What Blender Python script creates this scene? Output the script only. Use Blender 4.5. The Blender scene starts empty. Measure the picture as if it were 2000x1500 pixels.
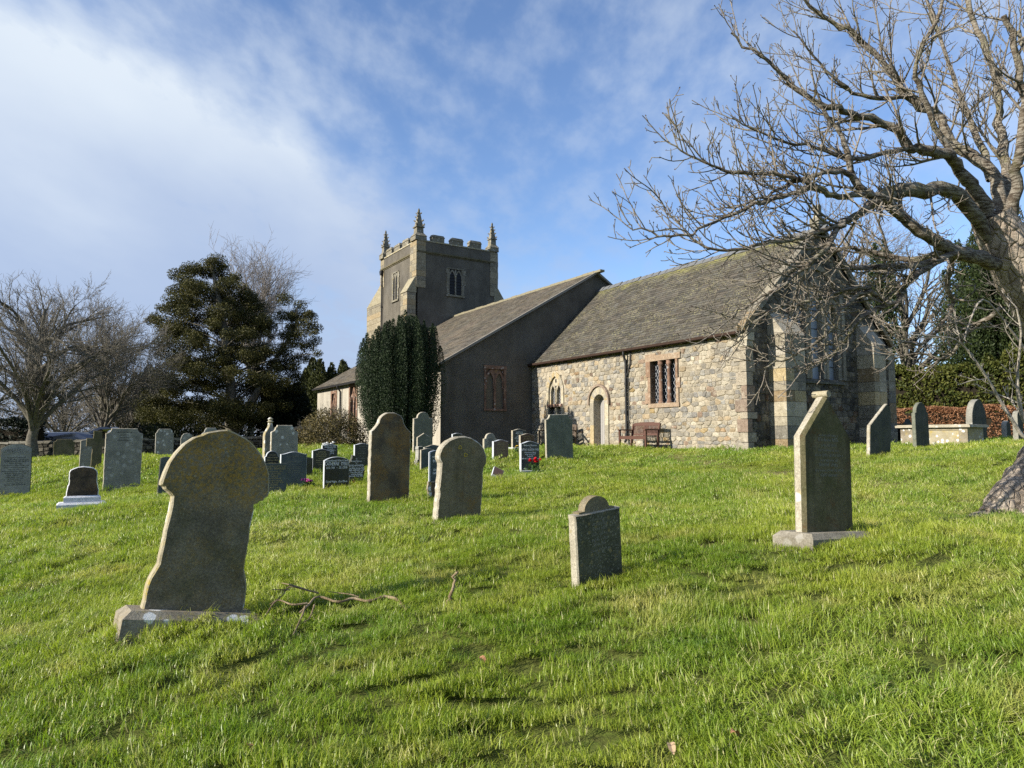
import bpy, math, random
import numpy as np
from mathutils import Vector, Matrix

# ---------------------------------------------------------------- camera, sky, sun, exposure
S = bpy.context.scene
COL = S.collection
R = math.radians
EYE = 1.6
F = 1387.0            # focal length in pixels of the 2000 px wide photograph
PITCH = R(4.40)
YAW = R(32.24)        # church axis

cam_d = bpy.data.cameras.new('camera')
cam = bpy.data.objects.new('camera', cam_d)
COL.objects.link(cam)
cam.location = (0, 0, EYE)
cam.rotation_euler = (R(90) + PITCH, 0, 0)
cam_d.sensor_width = 36
cam_d.lens = F / 2000 * 36
cam_d.clip_start = 0.05
cam_d.clip_end = 3000
S.camera = cam

SUN_DIR = Vector((0.899, 0.448, 0)).normalized()     # the way the light travels over the ground
SUN_EL = R(27)
world = bpy.data.worlds.new('World')
S.world = world
world.use_nodes = True


def build_world():
    nt = world.node_tree
    nt.nodes.clear()
    N, L = nt.nodes.new, nt.links.new
    out = N('ShaderNodeOutputWorld')
    bg = N('ShaderNodeBackground')
    bg.inputs['Strength'].default_value = 0.090
    sky = N('ShaderNodeTexSky')
    sky.sky_type = 'NISHITA'
    sky.sun_disc = False
    sky.sun_elevation = SUN_EL
    sky.sun_rotation = math.atan2(-SUN_DIR.x, -SUN_DIR.y)
    sky.air_density = 1.0
    sky.dust_density = 0.6
    sky.ozone_density = 2.2
    tc = N('ShaderNodeTexCoord')
    sep = N('ShaderNodeSeparateXYZ')
    L(tc.outputs['Generated'], sep.inputs[0])

    def m(op, a, b=None, c=None):
        n = N('ShaderNodeMath')
        n.operation = op
        for i, v in enumerate((a, b, c)):
            if v is None:
                continue
            if isinstance(v, (int, float)):
                n.inputs[i].default_value = v
            else:
                L(v, n.inputs[i])
        return n.outputs[0]
    zz = m('ADD', m('MAXIMUM', sep.outputs[2], 0.0), 0.22)
    comb = N('ShaderNodeCombineXYZ')
    L(m('DIVIDE', sep.outputs[0], zz), comb.inputs[0])
    L(m('DIVIDE', sep.outputs[1], zz), comb.inputs[1])

    def noise(scale, detail, rough=0.55, dist=0.0, vec=None, off=(0, 0, 0), sc=(1, 1, 1), rot=0.0):
        mp = N('ShaderNodeMapping')
        mp.inputs['Location'].default_value = off
        mp.inputs['Scale'].default_value = sc
        mp.inputs['Rotation'].default_value = (0, 0, rot)
        L(comb.outputs[0], mp.inputs[0])
        n = N('ShaderNodeTexNoise')
        n.inputs['Scale'].default_value = scale
        n.inputs['Detail'].default_value = detail
        n.inputs['Roughness'].default_value = rough
        n.inputs['Distortion'].default_value = dist
        L(mp.outputs[0], n.inputs['Vector'])
        return n.outputs[0]

    def ramp(v, a, b):
        n = N('ShaderNodeMapRange')
        n.interpolation_type = 'SMOOTHSTEP'
        n.inputs[1].default_value = a
        n.inputs[2].default_value = b
        L(v, n.inputs[0])
        return n.outputs[0]
    big = noise(0.85, 5, 0.5, 0.3, off=(3.1, 1.7, 0))
    wisp = noise(1.5, 5, 0.5, 0.0, off=(7.3, 2.2, 0), sc=(1, 0.6, 1), rot=0.5)
    fine = noise(11.0, 5, 0.55, 0.0, off=(1.3, 5.2, 0), sc=(1, 0.6, 1), rot=-0.5)
    # a bank of cloud that lies to the west (left), thinner towards the right
    lat = ramp(m('ADD', m('MULTIPLY', sep.outputs[0], -0.47), m('MULTIPLY', sep.outputs[2], -1.0)), -0.41, -0.08)
    c1 = ramp(m('ADD', m('MULTIPLY', lat, 0.46), big), 0.56, 0.92)
    c2 = m('MULTIPLY', ramp(m('ADD', m('MULTIPLY', lat, 0.16), wisp), 0.44, 0.88), 0.50)
    c3 = m('MULTIPLY', ramp(m('ADD', m('MULTIPLY', wisp, 0.4), fine), 0.52, 0.95), 0.34)
    cov = m('MINIMUM', m('ADD', m('ADD', m('MULTIPLY', c1, 0.78), m('MULTIPLY', c2, 0.65)), c3), 0.93)
    # cloud tone: white on top, greyer where the bank is thick
    cmix = N('ShaderNodeMix')
    cmix.data_type = 'RGBA'
    cmix.inputs[6].default_value = (2.75, 3.4, 4.7, 1)
    cmix.inputs[7].default_value = (4.9, 5.4, 5.9, 1)
    L(ramp(m('ADD', m('MULTIPLY', sep.outputs[2], 1.1), m('MULTIPLY', wisp, 0.55)), 0.46, 0.86), cmix.inputs[0])
    mix = N('ShaderNodeMix')
    mix.data_type = 'RGBA'
    L(cov, mix.inputs[0])
    tint = N('ShaderNodeMix')
    tint.data_type = 'RGBA'
    tint.blend_type = 'MULTIPLY'
    tint.inputs[0].default_value = 1
    L(sky.outputs[0], tint.inputs[6])
    tint.inputs[7].default_value = (1.02, 1.10, 1.26, 1)
    L(tint.outputs[2], mix.inputs[6])
    L(cmix.outputs[2], mix.inputs[7])
    L(mix.outputs[2], bg.inputs[0])
    L(bg.outputs[0], out.inputs[0])


build_world()
sun_d = bpy.data.lights.new('sun', 'SUN')
sun = bpy.data.objects.new('sun', sun_d)
COL.objects.link(sun)
sun_d.energy = 4.9
sun_d.angle = R(0.53)
sun_d.color = (1.0, 0.925, 0.80)
sv = Vector((SUN_DIR.x * math.cos(SUN_EL), SUN_DIR.y * math.cos(SUN_EL), -math.sin(SUN_EL)))
sun.rotation_euler = sv.to_track_quat('-Z', 'Y').to_euler()
sun.location = (-20, -15, 30)

S.view_settings.view_transform = 'Standard'
S.view_settings.look = 'None'
S.view_settings.gamma = 1
S.view_settings.exposure = 0.90
S.render.engine = 'CYCLES'
S.cycles.use_denoising = False
S.cycles.max_bounces = 6
S.cycles.diffuse_bounces = 3
S.cycles.transparent_max_bounces = 8
S.cycles.caustics_reflective = False
S.cycles.caustics_refractive = False
S.cycles.sample_clamp_indirect = 4

# ---------------------------------------------------------------- helpers


def at(px, py, Y):
    """pixel of the 2000x1500 photograph at forward distance Y -> point in the world"""
    u = (px - 1000) / F
    v = (750 - py) / F
    c, s = math.cos(PITCH), math.sin(PITCH)
    d = Vector((u, c - v * s, s + v * c))
    return Vector((0, 0, EYE)) + d * (Y / d.y)


def tag(o, label=None, cat=None, group=None, kind=None):
    if label:
        o['label'] = label
    if cat:
        o['category'] = cat
    if group:
        o['group'] = group
    if kind:
        o['kind'] = kind
    return o


def empty(name, loc, rz=0.0, label=None, cat=None, group=None, rot=None):
    o = bpy.data.objects.new(name, None)
    o.empty_display_size = 0.2
    COL.objects.link(o)
    o.location = loc
    o.rotation_euler = rot if rot is not None else (0, 0, rz)
    return tag(o, label, cat, group)


def mesh(name, V, Fc, mats, parent=None, mi=None, col=None, smooth=False, loc=None):
    """one mesh object; Fc is a list of index tuples; col = per-vertex RGB"""
    me = bpy.data.meshes.new(name)
    me.from_pydata([tuple(v) for v in V], [], [tuple(f) for f in Fc])
    return finish(name, me, mats, parent, mi, col, smooth, loc)


def mesh_np(name, V, Q, mats, parent=None, mi=None, col=None, smooth=False, loc=None):
    """fast version: V (n,3), Q (m,k) arrays"""
    me = bpy.data.meshes.new(name)
    V = np.asarray(V, dtype=np.float32)
    Q = np.asarray(Q, dtype=np.int32)
    m_, k = Q.shape
    me.vertices.add(len(V))
    me.vertices.foreach_set('co', V.ravel())
    me.loops.add(m_ * k)
    me.loops.foreach_set('vertex_index', Q.ravel())
    me.polygons.add(m_)
    me.polygons.foreach_set('loop_start', np.arange(0, m_ * k, k, dtype=np.int32))
    me.polygons.foreach_set('loop_total', np.full(m_, k, dtype=np.int32))
    me.update(calc_edges=True)
    return finish(name, me, mats, parent, mi, col, smooth, loc)


def finish(name, me, mats, parent, mi, col, smooth, loc):
    if not isinstance(mats, (list, tuple)):
        mats = [mats]
    for m_ in mats:
        me.materials.append(m_)
    if mi is not None:
        me.polygons.foreach_set('material_index', np.asarray(mi, dtype=np.int32))
    if col is not None:
        a = me.color_attributes.new('Col', 'FLOAT_COLOR', 'POINT')
        c = np.ones((len(me.vertices), 4), dtype=np.float32)
        c[:, :3] = np.asarray(col, dtype=np.float32)[:, :3]
        a.data.foreach_set('color', c.ravel())
    if smooth:
        me.polygons.foreach_set('use_smooth', np.ones(len(me.polygons), dtype=bool))
    me.update()
    o = bpy.data.objects.new(name, me)
    COL.objects.link(o)
    if parent is not None:
        o.parent = parent
    if loc is not None:
        o.location = loc
    return o


class MB:
    """collects simple solids and links them as one mesh"""

    def __init__(self):
        self.v, self.f, self.m, self.c = [], [], [], []

    def add(self, V, Fc, mi=0, col=(1, 1, 1)):
        b = len(self.v)
        self.v += [tuple(p) for p in V]
        self.f += [tuple(i + b for i in f) for f in Fc]
        self.m += [mi] * len(Fc)
        self.c += [col] * len(V)

    def box(self, a, b, mi=0, col=(1, 1, 1), ch=0.0, rot=None):
        x0, y0, z0 = a
        x1, y1, z1 = b
        V = [(x0, y0, z0), (x1, y0, z0), (x1, y1, z0), (x0, y1, z0),
             (x0, y0, z1), (x1, y0, z1), (x1, y1, z1), (x0, y1, z1)]
        Fc = [(3, 2, 1, 0), (4, 5, 6, 7), (0, 1, 5, 4), (1, 2, 6, 5), (2, 3, 7, 6), (3, 0, 4, 7)]
        if rot is not None:
            c = Vector(((x0 + x1) / 2, (y0 + y1) / 2, (z0 + z1) / 2))
            V = [c + rot @ (Vector(p) - c) for p in V]
        self.add(V, Fc, mi, col)

    def prism(self, pts, d0, d1, axis='y', mi=0, cap=None, col=(1, 1, 1)):
        """2-D outline pts extruded along an axis from d0 to d1"""
        n = len(pts)

        def p3(a, b, d):
            return (a, d, b) if axis == 'y' else ((d, a, b) if axis == 'x' else (a, b, d))
        V = [p3(a, b, d0) for a, b in pts] + [p3(a, b, d1) for a, b in pts]
        Fs = [(i, (i + 1) % n, n + (i + 1) % n, n + i) for i in range(n)]
        self.add(V, Fs, mi, col)
        self.add(V, [tuple(range(n))[::-1], tuple(range(n, 2 * n))], mi if cap is None else cap, col)

    def tube(self, pts, r, k=8, mi=0, cap=True, col=(1, 1, 1)):
        V, Q = tube_np([Vector(p) for p in pts], r, k)
        self.add(V, [tuple(q) for q in Q], mi, col)
        if cap:
            n = len(pts)
            b = len(self.v) - len(V)
            self.f += [tuple(b + i for i in range(k))[::-1], tuple(b + (n - 1) * k + i for i in range(k))]
            self.m += [mi, mi]

    def build(self, name, mats, parent=None, smooth=False, loc=None, usecol=False):
        o = mesh(name, self.v, self.f, mats, parent, self.m, self.c if usecol else None, smooth, loc)
        return o


def tube_np(pts, rad, k=5):
    n = len(pts)
    P = np.array([tuple(p) for p in pts], dtype=np.float64)
    T = np.zeros_like(P)
    T[1:-1] = P[2:] - P[:-2]
    T[0] = P[1] - P[0]
    T[-1] = P[-1] - P[-2]
    T /= np.linalg.norm(T, axis=1)[:, None] + 1e-9
    ref = np.array([0, 0, 1.0]) if abs(T[0, 2]) < 0.9 else np.array([1.0, 0, 0])
    U = np.cross(T, ref)
    U /= np.linalg.norm(U, axis=1)[:, None] + 1e-9
    W = np.cross(T, U)
    r = np.full(n, rad) if np.isscalar(rad) else np.asarray(rad, dtype=np.float64)
    a = np.arange(k) * 2 * np.pi / k
    V = P[:, None, :] + r[:, None, None] * (np.cos(a)[None, :, None] * U[:, None, :] + np.sin(a)[None, :, None] * W[:, None, :])
    i = np.arange(n - 1)[:, None] * k
    j = np.arange(k)[None, :]
    j2 = (j + 1) % k
    Q = np.stack([i + j, i + j2, i + k + j2, i + k + j], axis=-1).reshape(-1, 4)
    return V.reshape(-1, 3), Q


class Tubes:
    def __init__(self):
        self.V, self.Q, self.n = [], [], 0

    def add(self, pts, rad, k):
        V, Q = tube_np(pts, rad, k)
        self.V.append(V)
        self.Q.append(Q + self.n)
        self.n += len(V)

    def build(self, name, m_, parent=None, smooth=True):
        return mesh_np(name, np.concatenate(self.V), np.concatenate(self.Q), m_, parent, smooth=smooth)


def leaves(C, size, rng, up=0.0, dirs=None, aspect=1.6):
    """leaf-sized quads at centres C -> V, Q"""
    n = len(C)
    if dirs is None:
        D = rng.normal(size=(n, 3))
        D[:, 2] += up
    else:
        D = dirs + rng.normal(size=(n, 3)) * 0.35
    D /= np.linalg.norm(D, axis=1)[:, None] + 1e-9
    A = np.cross(D, rng.normal(size=(n, 3)))
    A /= np.linalg.norm(A, axis=1)[:, None] + 1e-9
    s = size * rng.uniform(0.6, 1.35, n)
    a = A * (s / aspect / 2)[:, None]
    d = D * (s / 2)[:, None]
    V = np.stack([C - d - a * 0.5, C - d * 0.1 - a, C + d, C - d * 0.1 + a], axis=1).reshape(-1, 3)
    Q = np.arange(4 * n).reshape(-1, 4)
    return V, Q


# value noise used for the ground and for tufts
def vnoise(x, y, seed=0):
    x = np.asarray(x, dtype=np.float64)
    y = np.asarray(y, dtype=np.float64)
    xi = np.floor(x).astype(np.int64)
    yi = np.floor(y).astype(np.int64)
    fx, fy = x - xi, y - yi
    fx = fx * fx * (3 - 2 * fx)
    fy = fy * fy * (3 - 2 * fy)

    def h(a, b):
        t = np.sin(a * 127.1 + b * 311.7 + seed * 74.7) * 43758.5453
        return t - np.floor(t)
    return (h(xi, yi) * (1 - fx) + h(xi + 1, yi) * fx) * (1 - fy) + (h(xi, yi + 1) * (1 - fx) + h(xi + 1, yi + 1) * fx) * fy


# ---------------------------------------------------------------- materials
class NT:
    def __init__(self, name):
        self.mat = bpy.data.materials.new(name)
        self.mat.use_nodes = True
        self.t = self.mat.node_tree
        self.t.nodes.clear()
        self.out = self.n('ShaderNodeOutputMaterial')
        self.p = self.n('ShaderNodeBsdfPrincipled')
        self.l(self.p.outputs[0], self.out.inputs[0])
        self._obj = None

    def n(self, k):
        return self.t.nodes.new(k)

    def l(self, a, b):
        self.t.links.new(a, b)

    def put(self, sock, v):
        if isinstance(v, (int, float)):
            sock.default_value = v
        elif isinstance(v, (tuple, list)):
            sock.default_value = (*v, 1) if len(v) == 3 and sock.type == 'RGBA' else v
        else:
            self.l(v, sock)

    def obj(self):
        """object coordinates, shifted per object so that copies differ"""
        if self._obj is None:
            tc = self.n('ShaderNodeTexCoord')
            oi = self.n('ShaderNodeObjectInfo')
            ml = self.n('ShaderNodeMath')
            ml.operation = 'MULTIPLY'
            ml.inputs[1].default_value = 37.0
            self.l(oi.outputs['Random'], ml.inputs[0])
            ad = self.n('ShaderNodeVectorMath')
            ad.operation = 'ADD'
            self.l(tc.outputs['Object'], ad.inputs[0])
            self.l(ml.outputs[0], ad.inputs[1])
            self._obj = ad.outputs[0]
            self.raw = tc.outputs['Object']
        return self._obj

    def pos(self):
        g = self.n('ShaderNodeNewGeometry')
        return g.outputs['Position']

    def map(self, v, sc=(1, 1, 1), off=(0, 0, 0)):
        m_ = self.n('ShaderNodeMapping')
        m_.inputs['Scale'].default_value = sc
        m_.inputs['Location'].default_value = off
        self.l(v, m_.inputs[0])
        return m_.outputs[0]

    def noise(self, scale, detail=4, rough=0.55, vec=None, dist=0.0, sc=None, off=(0, 0, 0)):
        x = self.n('ShaderNodeTexNoise')
        x.inputs['Scale'].default_value = scale
        x.inputs['Detail'].default_value = detail
        x.inputs['Roughness'].default_value = rough
        x.inputs['Distortion'].default_value = dist
        v = vec if vec is not None else self.obj()
        if sc is not None or off != (0, 0, 0):
            v = self.map(v, sc or (1, 1, 1), off)
        self.l(v, x.inputs['Vector'])
        return x.outputs[0]

    def voro(self, scale, feature='F1', out='Distance', vec=None, rnd=1.0):
        x = self.n('ShaderNodeTexVoronoi')
        x.feature = feature
        x.inputs['Scale'].default_value = scale
        x.inputs['Randomness'].default_value = rnd
        self.l(vec if vec is not None else self.obj(), x.inputs['Vector'])
        return x.outputs[out]

    def step(self, v, a, b, lo=0.0, hi=1.0):
        x = self.n('ShaderNodeMapRange')
        x.interpolation_type = 'SMOOTHSTEP'
        x.inputs[1].default_value = a
        x.inputs[2].default_value = b
        x.inputs[3].default_value = lo
        x.inputs[4].default_value = hi
        self.put(x.inputs[0], v)
        return x.outputs[0]

    def mix(self, f, a, b, mode='MIX'):
        x = self.n('ShaderNodeMix')
        x.data_type = 'RGBA'
        x.blend_type = mode
        self.put(x.inputs[0], f)
        self.put(x.inputs[6], a)
        self.put(x.inputs[7], b)
        return x.outputs[2]

    def math(self, op, a, b=0.0):
        x = self.n('ShaderNodeMath')
        x.operation = op
        self.put(x.inputs[0], a)
        self.put(x.inputs[1], b)
        return x.outputs[0]

    def col(self):
        a = self.n('ShaderNodeAttribute')
        a.attribute_name = 'Col'
        return a.outputs['Color']

    def bump(self, h, strength=0.4, dist=0.02):
        b = self.n('ShaderNodeBump')
        b.inputs['Strength'].default_value = strength
        b.inputs['Distance'].default_value = dist
        self.put(b.inputs['Height'], h)
        self.l(b.outputs[0], self.p.inputs['Normal'])

    def done(self, base, rough=0.85, spec=0.3):
        self.put(self.p.inputs['Base Color'], base)
        self.put(self.p.inputs['Roughness'], rough)
        self.p.inputs['Specular IOR Level'].default_value = spec
        return self.mat


def plain(name, c, rough=0.7, spec=0.3, var=0.15, scale=6, metal=0.0, bump=0.0):
    m_ = NT(name)
    f = m_.noise(scale, 5)
    b = m_.mix(f, tuple(x * (1 - var) for x in c), tuple(min(1, x * (1 + var)) for x in c))
    if bump:
        m_.bump(m_.noise(scale * 8, 4), bump, 0.01)
    m_.p.inputs['Metallic'].default_value = metal
    return m_.done(b, rough, spec)


def old_stone(name, a, b, orange=0.0, crust=None, fine=0.0, yellow=0.0, white=0.3, spots=0.4, streak=0.3, green=0.0, oc=(0.22, 0.12, 0.025)):
    """weathered stone: two-tone mottling, lichen discs, rusty crust, run-off streaks"""
    m_ = NT(name)
    c = m_.mix(m_.step(m_.noise(4.0, 8, 0.65), 0.35, 0.65), a, b)
    c = m_.mix(m_.step(m_.noise(55, 4, 0.7), 0.25, 0.8), c, m_.mix(1.0, c, (0.5, 0.5, 0.48), 'MULTIPLY'))
    if streak:
        st = m_.step(m_.noise(9, 5, 0.6, sc=(1, 1, 0.07)), 0.5, 0.72)
        c = m_.mix(m_.math('MULTIPLY', st, streak), c, tuple(x * 0.42 for x in a))
    if green:
        g = m_.step(m_.noise(3.1, 5, 0.6, off=(4, 2, 9)), 0.42, 0.7)
        c = m_.mix(m_.math('MULTIPLY', g, green), c, (0.06, 0.065, 0.022))
    if orange:
        o1 = m_.step(m_.noise(2.6, 7, 0.66, off=(9, 1, 3)), 0.62 - orange * 0.24, 0.76 - orange * 0.2)
        if crust:
            sp = m_.n('ShaderNodeSeparateXYZ')
            m_.l(m_.raw, sp.inputs[0])
            zn = m_.math('ADD', sp.outputs[2], m_.math('MULTIPLY', m_.noise(3.3, 6, .65, off=(4, 4, 4)), .9))
            o1 = m_.math('MAXIMUM', m_.math('MULTIPLY', o1, .35), m_.step(zn, crust, crust + .42))
        o2 = m_.step(m_.noise(48, 5, 0.75, off=(2, 7, 3)), 0.40, 0.62)
        c = m_.mix(m_.math('MULTIPLY', m_.math('MULTIPLY', o1, o2), 0.9), c, oc)
    if spots:
        for k, (sc, tone) in enumerate(((26, (0.24, 0.235, 0.185)), (52, (0.30, 0.30, 0.25)), (15, (0.25, 0.20, 0.085)))):
            v = m_.voro(sc, vec=m_.map(m_.obj(), off=(k * 3.3, 1, 2)))
            wob = m_.math('ADD', v, m_.math('MULTIPLY', m_.noise(sc * 3, 3), 0.22))
            disc = m_.step(wob, 0.40, 0.33)
            cl = m_.step(m_.noise(2.6 + k * 1.7, 6, 0.68, off=(k * 5, 3, k)), 0.66 - spots * 0.22, 0.80 - spots * 0.2)
            c = m_.mix(m_.math('MULTIPLY', m_.math('MULTIPLY', disc, cl), 0.62), c, tone)
    if yellow:
        y = m_.math('MULTIPLY', m_.step(m_.noise(5, 5, 0.6, off=(5, 5, 1)), 0.66 - yellow * 0.3, 0.74), m_.step(m_.noise(60, 3), 0.35, 0.6))
        c = m_.mix(y, c, (0.36, 0.27, 0.05))
    if white:
        v = m_.math('ADD', m_.voro(5.5, vec=m_.map(m_.obj(), off=(1, 4, 4))), m_.math('MULTIPLY', m_.noise(21, 4), 0.3))
        c = m_.mix(m_.math('MULTIPLY', m_.step(v, 0.42, 0.36), white), c, (0.60, 0.60, 0.57))
    if fine:
        c = m_.mix(m_.step(m_.noise(85, 6, .8, off=(3, 5, 5)), .50, .66, 0, fine), c, m_.mix(1.0, c, (.42, .42, .40), 'MULTIPLY'))
        c = m_.mix(m_.step(m_.noise(70, 6, .8, off=(8, 1, 5)), .52, .66, 0, fine), c, m_.mix(1.0, c, (1.9, 1.85, 1.7), 'MULTIPLY'))
    h = m_.math('ADD', m_.noise(30, 7, 0.7), m_.math('MULTIPLY', m_.noise(160, 3, 0.6), 0.5))
    m_.bump(h, 0.55, 0.012)
    return m_.done(c, 0.95, 0.15)


def polished(name, c, speck=0.2, rough=0.18):
    m_ = NT(name)
    f = m_.step(m_.noise(220, 2, 0.6), 0.55, 0.8)
    b = m_.mix(m_.math('MULTIPLY', f, speck), c, (0.3, 0.3, 0.3))
    dust = m_.step(m_.noise(5, 6, 0.65), 0.45, 0.8)
    b = m_.mix(m_.math('MULTIPLY', dust, 0.12), b, (0.25, 0.25, 0.22))
    m_.put(m_.p.inputs['Roughness'], m_.step(m_.noise(7, 5), 0.3, 0.8, rough, rough + 0.25))
    return m_.done(b, m_.step(m_.noise(7, 5), 0.3, 0.8, rough, rough + 0.25), 0.5)


M = {}
M['pale_side'] = old_stone('pale_cut_stone', (0.36, 0.325, 0.255), (0.46, 0.425, 0.345), fine=.4, yellow=0.15, white=0.5, spots=0.6, streak=0.15)
M['yellow_side'] = old_stone('yellow_lichened_stone', (0.33, 0.29, 0.20), (0.42, 0.38, 0.28), yellow=0.6, white=0.85, spots=0.6, streak=0.1)
M['brown_face'] = old_stone('rusty_lichened_face', (0.150, 0.130, 0.090), (0.245, 0.215, 0.155), orange=0.8, crust=1.18, fine=.7, white=0.0, spots=0.62, streak=0.2, green=0.45, oc=(.30, .185, .035))
M['brown_face2'] = old_stone('ochre_lichened_face', (0.105, 0.085, 0.062), (0.20, 0.16, 0.105), orange=0.8, fine=.6, white=0.0, spots=0.35, streak=0.4, oc=(0.26, 0.145, 0.04))
M['grey_green_face'] = old_stone('grey_green_weathered_face', (0.180, 0.152, 0.098), (0.255, 0.215, 0.142), fine=.5, orange=0.42, white=0.0, spots=0.45, streak=0.45, green=0.3)
M['speck_face'] = old_stone('dark_speckled_face', (0.085, 0.088, 0.058), (0.125, 0.126, 0.088), fine=.4, orange=0.0, white=0.0, spots=1.15, streak=0.1, green=0.2)
M['rust_face'] = old_stone('green_brown_streaked_face', (0.125, 0.114, 0.062), (0.185, 0.165, 0.100), fine=.4, orange=0.55, white=0.0, spots=0.35, streak=0.75, green=0.6, oc=(0.11, 0.048, 0.014))
M['grey_stone'] = old_stone('grey_sandstone', (0.22, 0.215, 0.185), (0.32, 0.31, 0.27), white=0.25, spots=0.6, streak=0.2)
M['light_grey'] = old_stone('light_grey_stone', (0.30, 0.295, 0.265), (0.38, 0.375, 0.34), white=0.1, spots=0.2, streak=0.25)
M['spotted_grey'] = old_stone('spotted_grey_stone', (0.24, 0.235, 0.205), (0.33, 0.32, 0.28), white=0.7, spots=1.1, streak=0.1)
M['olive_stone'] = old_stone('olive_brown_stone', (0.12, 0.105, 0.065), (0.18, 0.155, 0.10), white=0.0, spots=0.4, streak=0.4, green=0.5)
M['mottled_brown'] = old_stone('mottled_black_brown_marble', (0.05, 0.042, 0.036), (0.17, 0.12, 0.08), orange=0.5, white=0.0, spots=0.3, streak=0.3, oc=(0.20, 0.11, 0.05))
M['white_marble'] = old_stone('white_marble', (0.62, 0.63, 0.66), (0.78, 0.79, 0.82), white=0.0, spots=0.0, streak=0.12)
M['slate'] = old_stone('blue_grey_slate', (0.085, 0.105, 0.105), (0.125, 0.145, 0.145), white=0.0, spots=0.2, streak=0.15)
M['green_slate'] = old_stone('green_grey_slate', (0.15, 0.16, 0.125), (0.205, 0.215, 0.17), white=0.05, spots=0.45, streak=0.35)
M['dark_slate'] = old_stone('dark_slate', (0.07, 0.075, 0.062), (0.105, 0.108, 0.09), white=0.0, spots=0.35, streak=0.3, green=0.25)
M['black_granite'] = polished('black_granite', (0.012, 0.014, 0.014))
M['blue_granite'] = polished('blue_black_granite', (0.022, 0.028, 0.036))
M['brown_granite'] = polished('red_brown_granite', (0.10, 0.052, 0.032), 0.25, 0.25)
M['sawn_granite'] = plain('sawn_grey_granite', (0.42, 0.45, 0.48), 0.75, 0.3, 0.12, 60)
M['white_letter'] = plain('white_letters', (0.75, 0.76, 0.76), 0.7, 0.2, 0.08)
M['gold_letter'] = plain('gold_letters', (0.34, 0.28, 0.14), 0.6, 0.3, 0.15)
M['worn_letter'] = plain('worn_dark_letters', (0.085, 0.085, 0.075), 0.9, 0.1, 0.2)
M['faint_letter'] = plain('faint_pale_letters', (0.19, 0.19, 0.155), 0.9, 0.1, 0.25)
# ---------------------------------------------------------------- where things stand (pixel of base, distance)
# key: (px, y_base, y_top, width_px, Y)
ST = {
    'big':      (373, 1212, 848, 232, 5.7),
    'gabled':   (1611, 1048, 774, 103, 7.0),
    'small':    (1168, 1143, 972, 93, 6.5),
    'round':    (892, 1013, 855, 101, 10.4),
    'ogee':     (758, 975, 807, 83, 12.4),
    'slab':     (1093, 901, 810, 56, 20.0),
    'tulip':    (1034, 924, 862, 38, 17.5),
    'lean':     (1716, 888, 786, 44, 16.6),
    'narrow':   (1800, 877, 786, 28, 20.0),
    'arched':   (1909, 866, 780, 30, 24.5),
    'peak':     (1774, 862, 818, 20, 29.0),
    'leftedge': (28, 968, 868, 66, 16.6),
    'marble':   (160, 990, 912, 66, 12.6),
    'leftbig':  (237, 958, 838, 78, 16.8),
    'leftslab': (174, 920, 857, 44, 20.0),
    'cross':    (187, 914, 842, 14, 19.3),
    'wallbrown': (124, 898, 858, 44, 29.0),
    'spotted':  (320, 892, 838, 38, 27.0),
    'arch2':    (362, 897, 846, 26, 25.5),
    'slatehid': (319, 970, 893, 28, 14.6),
    'backgrey': (410, 896, 836, 37, 27.5),
    'farround': (486, 880, 860, 18, 31.0),
    'finial':   (526, 900, 820, 26, 20.5),
    'notched':  (554, 903, 831, 56, 20.0),
    'duskarch': (530, 925, 881, 30, 17.0),
    'greycurve': (572, 952, 883, 54, 15.6),
    'plate':    (534, 968, 906, 52, 13.8),
    'behind':   (597, 935, 893, 26, 17.0),
    'blackA':   (626, 925, 877, 36, 18.2),
    'blackB':   (643, 900, 867, 32, 20.2),
    'white':    (656, 958, 893, 52, 15.0),
    'rough':    (694, 945, 889, 36, 16.4),
    'blackC':   (706, 916, 866, 32, 18.8),
    'paleTall': (825, 893, 805, 40, 23.5),
    'greenpt':  (827, 893, 846, 28, 21.5),
    'stub':     (818, 905, 872, 14, 19.6),
    'slateA':   (834, 917, 876, 28, 18.0),
    'slateB':   (847, 912, 869, 36, 19.0),
    'slateBO':  (851, 985, 881, 28, 12.9),
    'hidden':   (892, 885, 846, 20, 22.0),
    'shoulder': (957, 887, 846, 28, 23.0),
    'brownA':   (977, 898, 859, 31, 19.6),
    'blackD':   (1013, 880, 838, 28, 22.5),
    'brownB':   (1029, 889, 847, 30, 20.6),
    'tabletY':  (970, 934, 914, 16, 15.6),
    'farA':     (1966, 857, 822, 9, 30.0),
    'farB':     (1990, 864, 802, 12, 24.0),
    'farC':     (1976, 857, 836, 10, 32.0),
}
GA = R(32.24)
C0 = Vector((7.083, 21.4, 1.2))
ROT_CH = R(32.24) - R(90)
E_ = Vector((math.sin(GA), -math.cos(GA), 0))
N_ = Vector((math.cos(GA), math.sin(GA), 0))


def ch(x, y, z=0.0):
    return C0 + E_ * x + N_ * y + Vector((0, 0, z))


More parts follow.
